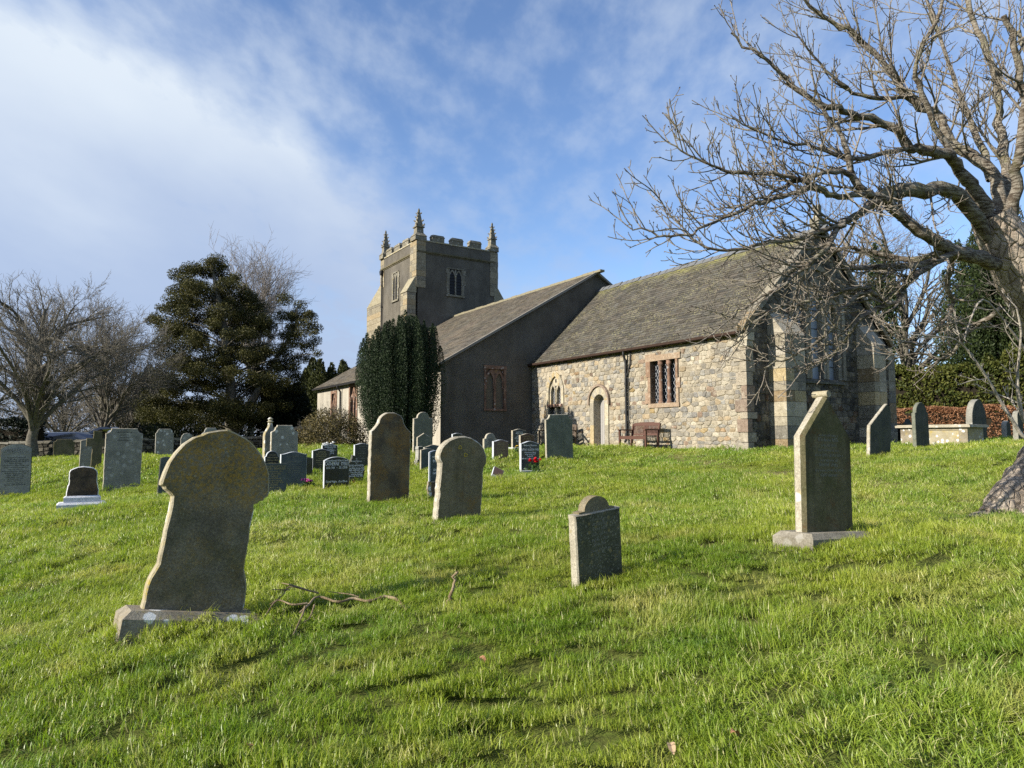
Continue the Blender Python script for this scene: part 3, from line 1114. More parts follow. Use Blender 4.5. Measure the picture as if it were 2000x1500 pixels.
def chancel():
    holes = [(-4.10, -2.88, 1.62, 3.10), (-7.26, -6.62, .0, 2.16), (-10.30, -9.42, .95, 3.05)]
    wide = [(-4.28, -2.74, 1.50, 3.28), (-7.50, -6.40, -.3, 2.40), (-10.50, -9.22, .8, 3.18)]
    top = EAV - 0.08
    mb = MB()
    o_s = [(-LW, -.4), (0, -.4), (0, top), (-LW, top)]
    holed(mb, o_s, holes, south, 0, (.40, .355, .275))
    # returns of the openings, north wall, plinth
    for (u0, u1, v0, v1) in holes:
        mb.add([(u0, 0, v0), (u0, .45, v0), (u0, .45, v1), (u0, 0, v1)], [(0, 1, 2, 3)], 0, (.42, .38, .3))
        mb.add([(u1, 0, v0), (u1, .45, v0), (u1, .45, v1), (u1, 0, v1)], [(3, 2, 1, 0)], 0, (.42, .38, .3))
        mb.add([(u0, 0, v1), (u1, 0, v1), (u1, .45, v1), (u0, .45, v1)], [(3, 2, 1, 0)], 0, (.42, .38, .3))
        mb.add([(u0, 0, v0), (u1, 0, v0), (u1, .45, v0), (u0, .45, v0)], [(0, 1, 2, 3)], 0, (.42, .38, .3))
    mb.add([(-LW, WD, -.4), (0, WD, -.4), (0, WD, top), (-LW, WD, top)], [(3, 2, 1, 0)], 0, (.40, .37, .3))
    V, Fc, Cc = rubble(o_s, wide, 0.245, 0.145, 7, south, PAL_S, .011, (.006, .034))
    b = len(mb.v)
    mb.v += V
    mb.f += [tuple(i + b for i in f) for f in Fc]
    mb.m += [0] * len(Fc)
    mb.c += Cc
    mb.build('south_wall', M['rubble'], church, usecol=True)
    # east gable wall
    gab = [(0, -.4), (WD, -.4), (WD, top), (RIDY, RDG - .12), (0, top)]
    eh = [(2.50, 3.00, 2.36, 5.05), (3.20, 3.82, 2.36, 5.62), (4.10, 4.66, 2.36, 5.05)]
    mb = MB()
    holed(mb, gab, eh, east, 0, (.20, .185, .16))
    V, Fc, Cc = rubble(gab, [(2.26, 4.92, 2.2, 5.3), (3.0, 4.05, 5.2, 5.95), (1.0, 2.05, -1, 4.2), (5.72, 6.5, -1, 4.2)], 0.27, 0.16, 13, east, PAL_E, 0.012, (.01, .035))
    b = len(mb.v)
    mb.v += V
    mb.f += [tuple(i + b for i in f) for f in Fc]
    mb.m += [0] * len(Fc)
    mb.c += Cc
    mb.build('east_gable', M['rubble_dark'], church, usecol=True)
    # long and short quoins of the south east corner
    rng = random.Random(3)
    mb = MB()
    z = -.3
    k = 0
    while z < top - .12:
        h = rng.uniform(.2, .42)
        h = min(h, top - z)
        a, b_ = (rng.uniform(.26, .46), rng.uniform(.16, .28)) if k % 2 else (rng.uniform(.14, .24), rng.uniform(.28, .42))
        c = rng.choice([(.25, .19, .15), (.32, .285, .225), (.34, .30, .24), (.23, .18, .145), (.29, .265, .22)])
        mb.box((-a, -.046 - rng.uniform(0, .012), z + .012), (.046 + rng.uniform(0, .01), b_, z + h - .006), 0, c)
        z += h
        k += 1
    mb.build('quoins', M['rubble'], church, usecol=True)
    # buttresses on the east wall: dressed blocks with a sloping head
    for (u0, u1) in ((1.06, 2.02), (5.76, 6.46)):
        mb = MB()
        z = -.35
        while z < 3.55:
            h = rng.choice((.28, .34, .40, .46))
            h = min(h, 3.6 - z)
            cut = rng.choice((None, .42, .58))
            segs = [(u0, u1)] if cut is None else [(u0, u0 + (u1 - u0) * cut - .004), (u0 + (u1 - u0) * cut + .004, u1)]
            for s0, s1 in segs:
                j = rng.uniform(0, .012)
                mb.box((0.0, s0, z + .005), (.60 + j, s1, z + h - .005), 0, rng.choice(ASH if rng.random() < .7 else ASH_D))
            z += h
        mb.prism([(0.0, 3.6), (.62, 3.6), (.05, 4.35), (0, 4.35)], u0 - .02, u1 + .02, 'y', 0, None, (.36, .33, .27))
        mb.build('buttress', M['ashlar'], church, usecol=True)
    mb = MB()
    z = -.3
    while z < 3.3:
        h = rng.choice((.3, .36, .42))
        mb.box((-.85, WD - .01, z + .004), (.03 + rng.uniform(0, .008), WD + .42, z + h - .004), 0, rng.choice(ASH_D))
        z += h
    mb.prism([(WD, z), (WD + .43, z), (WD + .02, z + .5)], -.86, .035, 'x', 0, None, (.26, .24, .19))
    mb.build('buttress', M['ashlar'], church, usecol=True)
    return top


TOPC = chancel()


def slates(name, O, A, U, la, lu, sw, sh, seed, base, moss, parent, skip=None, sag=0.0):
    """rows of overlapping slates. O eave corner, A along the eave (unit), U up the slope (unit)"""
    rng = np.random.default_rng(seed)
    O, A, U = Vector(O), Vector(A), Vector(U)
    Nn = A.cross(U).normalized()
    if Nn.z < 0:
        Nn = -Nn
    V, Q, C = [], [], []
    rows = int(lu / sh)
    for r in range(rows):
        u0 = r * sh
        off = (r % 2) * sw * 0.5
        a = -off
        while a < la:
            w = sw * rng.uniform(.86, 1.14)
            a0, a1 = max(0, a + .004), min(la, a + w - .004)
            a += w
            if a1 - a0 < .03 or (skip and skip((a0 + a1) / 2, u0)):
                continue
            j = rng.uniform(-.012, .012)
            lift = rng.uniform(.014, .026)
            u1 = min(lu, u0 + sh * 1.25)
            sg = [-sag * math.sin(math.pi * (a0 + a1) / 2 / la) * (u0 / lu), ] * 1
            b = len(V)
            for (aa, uu, nn) in ((a0, u0 + j, lift + .004), (a1, u0 + j, lift + rng.uniform(0, .008)), (a1, u1, .004), (a0, u1, .004), (a0, u0 + j, -.012), (a1, u0 + j, -.012)):
                V.append(tuple(O + A * aa + U * uu + Nn * (nn + sg[0])))
            Q += [(b, b + 1, b + 2, b + 3), (b + 4, b + 5, b + 1, b), (b + 4, b, b + 3, b + 3), (b + 1, b + 5, b + 2, b + 2)][:2]
            f = rng.uniform(.58, 1.35)
            t = rng.uniform(-.05, .05)
            c = (base[0] * f * (1 + t), base[1] * f, base[2] * f * (1 - t))
            C += [c] * 6
    me = mesh(name, V, Q, moss, parent, None, C)
    return me


def slate_mat(name, mossy, top_dir=None, warm=0.0):
    m_ = NT(name)
    c = m_.col()
    c = m_.mix(m_.step(m_.noise(30, 6, 0.7), 0.35, 0.75, 0, .5), c, m_.mix(1.0, c, (.55, .54, .52), 'MULTIPLY'))
    li = m_.math('MULTIPLY', m_.step(m_.noise(0.9, 5, .6, off=(2, 2, 7)), .30, .72), m_.step(m_.noise(16, 5, .7), .52, .66))
    c = m_.mix(m_.math('MULTIPLY', li, mossy), c, (.34, .315, .15))
    l2 = m_.step(m_.noise(38, 4, .7, off=(1, 3, 5)), .60, .70)
    c = m_.mix(m_.math('MULTIPLY', l2, mossy * .6), c, (.42, .41, .34))
    # moss that grows along the ridge
    sp = m_.n('ShaderNodeSeparateXYZ')
    m_.obj()
    m_.l(m_.raw, sp.inputs[0])
    zz = m_.math('ADD', sp.outputs[2], m_.math('MULTIPLY', m_.noise(1.6, 5, .6), 1.7))
    hi = top_dir
    rm = m_.math('MULTIPLY', m_.step(zz, hi - .35, hi + .55), m_.step(m_.noise(11, 5, .7), .36, .56))
    c = m_.mix(m_.math('MULTIPLY', rm, .8), c, (.30, .29, .085))
    if warm:
        w = m_.step(m_.noise(.7, 5, .6, sc=(1, 1, 1)), .4, .7)
        c = m_.mix(m_.math('MULTIPLY', w, warm), c, (.22, .165, .12))
    m_.bump(m_.noise(60, 5, .7), .5, .01)
    return m_.done(c, .82, .25)


M['slate_c'] = slate_mat('mossy_slates', 1.0, RDG + .62)
M['slate_n'] = slate_mat('brown_slates', .55, 9.5, .2)
M['slate_d'] = slate_mat('dark_slates', .15, 20.0)


def roofs():
    ov = 0.22
    sl = math.atan2(RDG - EAV, RIDY)
    U = Vector((0, math.cos(sl), math.sin(sl)))
    lu = RIDY / math.cos(sl) + ov
    O = Vector((-LW, 0, EAV)) - U * ov
    slates('chancel_roof', O, (1, 0, 0), U, LW + .10, lu, .30, .155, 5, (.072, .065, .054), M['slate_c'], church)
    U2 = Vector((0, -math.cos(sl), math.sin(sl)))
    O2 = Vector((.10, WD, EAV)) - U2 * ov
    slates('chancel_roof', O2, (-1, 0, 0), U2, LW + .10, lu, .45, .3, 6, (.15, .14, .12), M['slate_c'], church)
    # boarding below the slates
    mb = MB()
    y0, z0 = -ov * math.cos(sl), EAV - ov * math.sin(sl)
    mb.add([(-LW, y0, z0 - .05), (.05, y0, z0 - .05), (.05, RIDY, RDG - .05), (-LW, RIDY, RDG - .05)], [(0, 1, 2, 3)])
    mb.add([(-LW, 2 * RIDY - y0, z0 - .05), (.05, 2 * RIDY - y0, z0 - .05), (.05, RIDY, RDG - .05), (-LW, RIDY, RDG - .05)], [(3, 2, 1, 0)])
    mb.build('roof_boarding', M['void'], church)
    # ridge tiles, each lapping the next
    rng = random.Random(9)
    mb = MB()
    x = -LW + .02
    while x < .05:
        l = .44
        t = rng.uniform(-.012, .012)
        for s in (-1, 1):
            P = [(x, RIDY, RDG + .07 + t), (x + l, RIDY, RDG + .10 + t), (x + l, RIDY + s * .17, RDG - .07 + t), (x, RIDY + s * .17, RDG - .10 + t)]
            P2 = [(a, b, c - .03) for a, b, c in P]
            mb.add(P + P2, [(0, 1, 2, 3), (4, 7, 6, 5), (0, 3, 7, 4), (1, 5, 6, 2), (2, 6, 7, 3)], 0, (.13, .135, .14))
        x += l - .03
    mb.build('ridge_tiles', M['slate_d'], church, usecol=True)
    # gable coping with kneelers and the stump of a cross
    mb = MB()
    for s in (1, -1):
        d = Vector((0, s * math.cos(sl), math.sin(sl)))
        n = Vector((0, -s * math.sin(sl), math.cos(sl)))
        st = Vector((0, 0 if s > 0 else 2 * RIDY, EAV)) - d * .20
        L_ = RIDY / math.cos(sl) + .20
        k = 7
        for i in range(k):
            a, b = st + d * (L_ * i / k + .006), st + d * (L_ * (i + 1) / k - .006)
            P = []
            for p in (a, b):
                for xx, nn in ((-.16, 0), (.15, 0), (.15, .15), (-.16, .15)):
                    q = p + n * nn
                    P.append((xx, q.y, q.z))
            mb.add(P, [(0, 1, 2, 3), (7, 6, 5, 4), (0, 4, 5, 1), (1, 5, 6, 2), (2, 6, 7, 3), (3, 7, 4, 0)], 0, random.Random(i).choice(ASH_D))
        y = -.10 if s > 0 else 2 * RIDY - .22
        mb.box((-.20, y, EAV - .42), (.16, y + .32, EAV - .18), 0, (.45, .41, .32))
        mb.box((-.18, y + .02, EAV - .60), (.12, y + .30, EAV - .425), 0, (.38, .35, .28))
    mb.build('gable_coping', M['ashlar'], church, usecol=True)
    mb = MB()
    mb.box((-.17, RIDY - .22, RDG + .06), (.17, RIDY + .22, RDG + .36))
    mb.prism([(RIDY - .16, RDG + .36), (RIDY + .16, RDG + .36), (RIDY + .07, RDG + .56), (RIDY + .09, RDG + .78), (RIDY, RDG + .86), (RIDY - .10, RDG + .76), (RIDY - .07, RDG + .56)], -.09, .09, 'x')
    mb.build('cross_stump', M['merlon'], church)
    # gutter and down pipe
    mb = MB()
    gy, gzz = -ov * math.cos(sl) - .045, EAV - ov * math.sin(sl) - .035
    mb.prism([(gy - .06, gzz + .05), (gy - .055, gzz - .03), (gy, gzz - .06), (gy + .055, gzz - .03), (gy + .06, gzz + .05), (gy + .045, gzz + .05), (gy, gzz - .035), (gy - .045, gzz + .05)], -LW, -.12, 'x')
    x = -LW + .6
    while x < -.3:
        mb.box((x, gy, gzz - .075), (x + .03, .0, gzz - .045))
        x += .95
    mb.build('gutter', M['rust_iron'], church)
    mb = MB()
    px = -5.33
    mb.tube([(px, gy, gzz - .04), (px, gy, gzz - .14), (px, -.10, gzz - .40), (px, -.10, 2.0), (px + .02, -.10, .42), (px + .04, -.20, .28)], .045, 10)
    for z in (gzz - .42, 2.35, 1.3, .5):
        mb.tube([(px, -.10, z), (px, -.10, z + .09)], .06, 10)
    mb.tube([(px + .22, -.05, gzz + .0), (px + .20, -.06, 3.1), (px + .05, -.09, 2.7)], .028, 7)
    mb.tube([(px + .10, -.07, 2.6), (px + .12, -.07, .5)], .018, 7)
    mb.build('downpipe', M['iron'], church, smooth=False)


roofs()


def openings():
    rng = random.Random(21)
    # three-light square window with sandstone columns
    w = MB()
    x0, x1, z0, z1 = -4.10, -2.88, 1.62, 3.10
    pieces = [((x0 - .26, 3.10), (x0 + .28, 3.36)), ((x0 + .29, 3.10), (x1 - .35, 3.30)), ((x1 - .34, 3.10), (x1 + .22, 3.30)),
              ((x0 - .26, 1.62), (x0, 2.02)), ((x0 - .13, 2.03), (x0, 2.55)), ((x0 - .22, 2.56), (x0, 3.095)),
              ((x1, 1.62), (x1 + .12, 2.10)), ((x1, 2.11), (x1 + .20, 2.45)), ((x1, 2.46), (x1 + .10, 3.095)), ((x0 - .12, 1.47), (x1 + .14, 1.615))]
    for (a, b) in pieces:
        w.box((a[0], -.05 - rng.uniform(0, .015), a[1]), (b[0], .22, b[1]), 0, rng.choice([(.25, .165, .115), (.30, .21, .15), (.22, .145, .105), (.33, .25, .18)]))
    wo = w.build('square_window', M['ashlar'], church, usecol=True)
    g = MB()
    g.add([(x0, .20, z0), (x1, .20, z0), (x1, .20, z1), (x0, .20, z1)], [(0, 1, 2, 3)])
    g.build('glass_panes', M['glass'], wo)
    cm = MB()
    for t in (.335, .665):
        cx = x0 + (x1 - x0) * t
        prof = [(0, .10), (.05, .10), (.09, .075), (1.28, .065), (1.31, .085), (1.35, .10), (1.40, .10), (1.42, .085), (1.48, .11)]
        n = 12
        V, Fq = [], []
        for (h, r) in prof:
            V += [(cx + r * math.cos(2 * math.pi * i / n), .06 + r * math.sin(2 * math.pi * i / n), z0 + h) for i in range(n)]
        for k in range(len(prof) - 1):
            Fq += [(k * n + i, k * n + (i + 1) % n, (k + 1) * n + (i + 1) % n, (k + 1) * n + i) for i in range(n)]
        cm2 = MB()
        cm2.add(V, Fq)
        cm2.build('column', M['sandstone'], wo, smooth=True)
    lt = MB()

    def lattice(u0, u1, v0, v1, y, s=.13, asp=1.75):
        k = s * asp
        for sg in (1, -1):
            n = int((v1 - v0) / k + (u1 - u0) / s) + 3
            for i in range(-n, n + 1):
                pts = []
                c = v0 + i * k
                # line v = c + sg*asp*(u-u0)
                seg = clip_half([(u0, v0), (u1, v0), (u1, v1), (u0, v1)], 0, 0, 1)
                ua, va, ub, vb = u0, c, u1, c + sg * asp * (u1 - u0)
                # clip to v range
                if max(va, vb) < v0 or min(va, vb) > v1:
                    continue
                if va == vb:
                    continue
                t0, t1 = (v0 - va) / (vb - va), (v1 - va) / (vb - va)
                t0, t1 = max(0, min(t0, t1)), min(1, max(t0, t1))
                if t1 - t0 < .02:
                    continue
                a = (ua + t0 * (ub - ua), va + t0 * (vb - va))
                b = (ua + t1 * (ub - ua), va + t1 * (vb - va))
                dx, dz = b[0] - a[0], b[1] - a[1]
                L_ = math.hypot(dx, dz)
                nx, nz = -dz / L_ * .007, dx / L_ * .007
                V = [(a[0] + nx, y, a[1] + nz), (b[0] + nx, y, b[1] + nz), (b[0] - nx, y, b[1] - nz), (a[0] - nx, y, a[1] - nz)]
                V += [(p[0], y - .008, p[2]) for p in V]
                lt.add(V, [(0, 1, 2, 3), (7, 6, 5, 4), (0, 4, 5, 1), (2, 6, 7, 3)])
    lattice(x0, x1, z0, z1, .185)
    lt.build('lattice', M['lead'], wo)
    # priest's door
    d = MB()
    inn = arch_path(-6.94, .33, .05, 1.78, 2.10)
    out = arch_path(-6.94, .55, .05, 1.78, 2.40)
    frame(inn, out, .30, .055, lambda u, v, dd: (u, -dd if dd < .2 else dd, v), d, 0, rng, ASH)
    # hood mould
    inn2 = arch_path(-6.94, .56, 1.70, 1.80, 2.41)
    out2 = arch_path(-6.94, .64, 1.70, 1.80, 2.50)
    frame(inn2, out2, .0, .12, south, d, 0, rng, [(.30, .24, .19), (.26, .20, .16)])
    do = d.build('door_surround', M['ashlar'], church, usecol=True)
    dd = MB()
    lf = arch_path(-6.94, .325, .10, 1.78, 2.095)
    n = 5
    for i in range(n):
        u0, u1 = -7.265 + .65 * i / n + .004, -7.265 + .65 * (i + 1) / n - .004
        c = (u0 + u1) / 2 + 6.94
        dd.box((u0, .27, .12), (u1, .30 + rng.uniform(0, .006), 1.80 + .30 * math.sqrt(max(0, 1 - (c / .34) ** 2))))
    dd.build('door', M['oak'], do)
    ss = MB()
    ss.box((-7.75, -.55, -.12), (-6.35, .25, .07))
    ss.box((-7.50, -.25, .07), (-6.60, .25, .12))
    ss.build('doorstep', M['pale_side'], church)
    # two-light lancet window, a red transom and square lights below
    w = MB()
    uc = -9.86
    frame(arch_path(uc, .44, .95, 2.35, 3.02), arch_path(uc, .62, .95, 2.35, 3.22), -.22, .05, south, w, 0, rng, ASH)
    hl = MB()
    for s in (-1, 1):
        frame(arch_path(uc + s * .215, .145, 1.80, 2.30, 2.62, 6), arch_path(uc + s * .215, .235, 1.80, 2.30, 2.76, 6), -.20, -.02, south, w, 0, rng, ASH)
    w.box((uc - .075, .02, .95), (uc + .075, .20, 2.5), 0, ASH[0])
    w.prism([(uc - .20, 2.62), (uc + .2, 2.62), (uc + .24, 2.78), (uc + .05, 3.02), (uc - .05, 3.02), (uc - .24, 2.78)], .03, .2, 'y', 0, None, ASH[2])
    wo = w.build('lancet_window', M['ashlar'], church, usecol=True)
    t = MB()
    t.box((uc - .58, -.06, 1.72), (uc + .58, .2, 1.84))
    t.build('transom', M['sandstone'], wo)
    t = MB()
    t.box((uc - .60, -.045, .84), (uc + .60, .2, .95))
    t.build('sill', M['sandstone'], wo)
    g = MB()
    g.add([(uc - .5, .17, .95), (uc + .5, .17, .95), (uc + .5, .17, 3.1), (uc - .5, .17, 3.1)], [(0, 1, 2, 3)])
    g.prism([(uc - .05, 2.78), (uc, 2.72), (uc + .05, 2.78), (uc + .04, 2.88), (uc, 2.92), (uc - .04, 2.88)], .022, .028, 'y')
    g.build('glass_panes', M['glass'], wo)
    lt = MB()
    for s in (-1, 1):
        lattice(uc + s * .215 - .14, uc + s * .215 + .14, .96, 1.72, .155, .07)
        lattice(uc + s * .215 - .14, uc + s * .215 + .14, 1.84, 2.45, .155, .07)
    lt.build('lattice', M['lead'], wo)
    # east window: three stepped lancets
    w = MB()
    for (c, hw, va) in ((2.75, .235, 5.0), (3.51, .30, 5.58), (4.38, .26, 5.0)):
        frame(arch_path(c, hw, 2.36, va - .62, va), arch_path(c, hw + .15, 2.36, va - .62, va + .24), -.28, .045, east, w, 0, rng, ASH_D, .02)
    w.box((-.28, 2.92, 2.36), (.035, 3.20, 4.5), 0, ASH_D[0])
    w.box((-.28, 3.83, 2.36), (.035, 4.10, 4.5), 0, ASH_D[2])
    frame(arch_path(3.55, 1.30, 2.36, 4.55, 6.0, 12), arch_path(3.55, 1.46, 2.36, 4.55, 6.18, 12), 0, .075, east, w, 0, rng, ASH_D)
    w.prism([(.11, 2.20), (.11, 2.26), (-.25, 2.37), (-.25, 2.2)], 2.2, 4.92, 'y', 0, None, (.12, .12, .10))
    wo = w.build('east_window', M['ashlar'], church, usecol=True)
    for (c, hw, va) in ((2.75, .235, 5.0), (3.51, .30, 5.58), (4.38, .26, 5.0)):
        g = MB()
        p = arch_path(c, hw + .02, 2.34, va - .62, va)
        g.prism(p, -.20, -.17, 'x')
        go = g.build('window_guard', M['guard'], wo)
        z = 2.8
        while z < va - .3:
            b = MB()
            b.box((-.165, c - hw, z), (-.15, c + hw, z + .018))
            b.build('saddle_bar', M['iron'], go)
            z += .62
    # vent slab below
    return


openings()


def nave():
    X0, X1 = -LW, -28.2
    Y0, YR, EN, RN = -4.49, 3.62, 3.52, 8.24
    sl = math.atan2(RN - EN, YR - Y0)
    mb = MB()
    # east gable wall of the nave, 3-sided shell
    gab = [(Y0, -.6), (YR * 2 - Y0, -.6), (YR * 2 - Y0, EN - .06), (YR, RN - .06), (Y0, EN - .06)]
    holed(mb, gab, [(-2.44, -1.40, 1.66, 3.46)], lambda u, v, d: (X0 + d, u, v))
    mb.build('nave_gable', M['render'], church)
    mb = MB()
    holed(mb, [(X1, -.6), (X0, -.6), (X0, EN - .06), (X1, EN - .06)], [(-22.45, -21.3, .9, 3.2), (-25.5, -24.6, 1.6, 3.0)], lambda u, v, d: (u, Y0 - d, v))
    mb.add([(X1, Y0, -.6), (X1, 10, -.6), (X1, 10, EN), (X1, .9, 6.5), (X1, Y0, EN)], [(4, 3, 2, 1, 0)])
    mb.build('nave_wall', M['cream'], church)
    U = Vector((0, math.cos(sl), math.sin(sl)))
    lu = (YR - Y0) / math.cos(sl) + .25
    O = Vector((X1 - .1, Y0, EN)) - U * .25
    lim = (1.10 - Y0) / math.cos(sl) + .25
    la = X0 + .12 - (X1 - .1)
    slates('nave_roof', O, (1, 0, 0), U, la, lu, .34, .20, 15, (.092, .081, .066), M['slate_n'], church,
           skip=lambda a, u: (u > lim and a < (-26.12 - (X1 - .1))))
    mb = MB()
    mb.add([tuple(O + Vector((0, 0, -.06))), tuple(O + Vector((la, 0, -.06))), tuple(O + Vector((la, 0, -.06)) + U * lu), (-26.2, YR, RN - .06), tuple(O + Vector((0, 0, -.06)) + U * lim)], [(0, 1, 2, 3, 4)])
    U2 = Vector((0, -math.cos(sl), math.sin(sl)))
    mb.add([(-26.2, YR * 2 - Y0 + .2, EN - .15), (X0 + .1, YR * 2 - Y0 + .2, EN - .15), (X0 + .1, YR, RN - .05), (-26.2, YR, RN - .05)], [(3, 2, 1, 0)])
    mb.build('roof_boarding', M['void'], church)
    # pale verge of the gable and mossy ridge
    mb = MB()
    for s in (1, -1):
        d = Vector((0, s * math.cos(sl), math.sin(sl)))
        n = Vector((0, -s * math.sin(sl), math.cos(sl)))
        st = Vector((0, Y0 if s > 0 else 2 * YR - Y0, EN)) - d * .22
        L_ = (YR - Y0) / math.cos(sl) + .22
        P = []
        for p in (st, st + d * L_):
            for xx, nn in ((X0 + .02, -.06), (X0 + .17, -.06), (X0 + .17, .035), (X0 + .02, .035)):
                q = p + n * nn
                P.append((xx, q.y, q.z))
        mb.add(P, [(0, 1, 2, 3), (7, 6, 5, 4), (0, 4, 5, 1), (1, 5, 6, 2), (2, 6, 7, 3), (3, 7, 4, 0)], 0, (.20, .19, .17))
    rng = random.Random(4)
    x = -26.1
    while x < X0 + .1:
        l = rng.uniform(.4, .5)
        mb.box((x, YR - .13, RN - .05), (x + l - .01, YR + .13, RN + .06 + rng.uniform(-.015, .02)), 0, (.21, .19, .13))
        x += l
    mb.build('ridge_tiles', M['slate_n'], church, usecol=True)
    # blocked window of the gable
    y0, y1, z0, z1 = -2.44, -1.40, 1.66, 3.46
    w = MB()
    w.box((X0 - .1, y0 - .04, z1 - .10), (X0 + .05, y1 + .04, z1 + .05))
    w.box((X0 - .1, y0 - .02, z0), (X0 + .025, y0 + .07, z1 - .105))
    w.box((X0 - .1, y1 - .09, z0), (X0 + .035, y1 + .03, z1 - .105))
    yc = (y0 + y1) / 2
    w.box((X0 - .1, yc - .055, z0), (X0 + .01, yc + .055, z1 - .8))
    w.box((X0 - .1, y0 - .04, z0 - .08), (X0 + .06, y1 + .04, z0))
    rr = random.Random(1)
    for c in (y0 + .285, y1 - .305):
        frame(arch_path(c, .16, z1 - .95, z1 - .62, z1 - .27, 6), arch_path(c, .245, z1 - .95, z1 - .62, z1 - .14, 6), -.08, .005, lambda u, v, d: (X0 + d, u, v), w)
    w.prism([(yc - .22, z1 - .105), (yc + .22, z1 - .105), (yc, z1 - .55)], X0 - .08, X0 - .01, 'x')
    for s, e in ((-1, y0), (1, y1)):
        w.prism([(e, z1 - .105), (e - s * .2, z1 - .105), (e, z1 - .5)][::s], X0 - .08, X0 - .012, 'x')
    wo = w.build('blocked_window', M['sandstone'], church)
    b = MB()
    b.add([(X0 - .07, y0, z0), (X0 - .07, y1, z0), (X0 - .07, y1, z1), (X0 - .07, y0, z1)], [(0, 1, 2, 3)])
    b.build('blocking', M['blocking'], wo)
    # windows in the far south wall
    for (u0, u1, v0, v1) in ((-22.45, -21.3, .9, 3.2), (-25.5, -24.6, 1.6, 3.0)):
        w = MB()

        def sw_(u, v, d):
            return (u, Y0 - d, v)
        w.box((u0 - .08, Y0 - .04, v0), (u0 + .10, Y0 + .2, v1 + .1))
        w.box((u1 - .10, Y0 - .04, v0), (u1 + .08, Y0 + .2, v1 + .1))
        w.box((u0 + .10, Y0 - .04, v1 - .05), (u1 - .10, Y0 + .2, v1 + .1))
        w.box((u0 - .1, Y0 - .07, v0 - .12), (u1 + .1, Y0 + .2, v0))
        uc = (u0 + u1) / 2
        w.box((uc - .05, Y0 + .0, v0), (uc + .05, Y0 + .2, v1 - .4))
        for s in (-1, 1):
            c = uc + s * (u1 - u0 - .1) / 4
            hw = (u1 - u0 - .3) / 4 - .02
            frame(arch_path(c, hw, v0, v1 - .95, v1 - .55, 6), arch_path(c, hw + .09, v0, v1 - .95, v1 - .42, 6), -.2, -.01, sw_, w)
        frame(arch_path(uc, .10, v1 - .62, v1 - .50, v1 - .25, 5), arch_path(uc, .2, v1 - .62, v1 - .5, v1 - .06, 5), -.2, -.01, sw_, w)
        wo = w.build('tracery_window', M['sandstone'], church)
        g = MB()
        g.add([(u0, Y0 + .17, v0), (u1, Y0 + .17, v0), (u1, Y0 + .17, v1), (u0, Y0 + .17, v1)], [(0, 1, 2, 3)])
        g.build('glass_panes', M['glass'], wo)
    mb = MB()
    gy = Y0 - .27
    zz = EN - .20
    mb.prism([(gy - .06, zz + .06), (gy - .05, zz - .04), (gy + .05, zz - .04), (gy + .06, zz + .06)], X1 - .1, X0 + .05, 'x')
    mb.build('gutter', M['iron'], church)
    mb = MB()
    mb.tube([(-23.73, gy, zz), (-23.73, gy, zz - .1), (-23.73, Y0 - .09, zz - .35), (-23.73, Y0 - .09, -.2)], .055, 8)
    mb.build('downpipe', M['iron'], church)


nave()


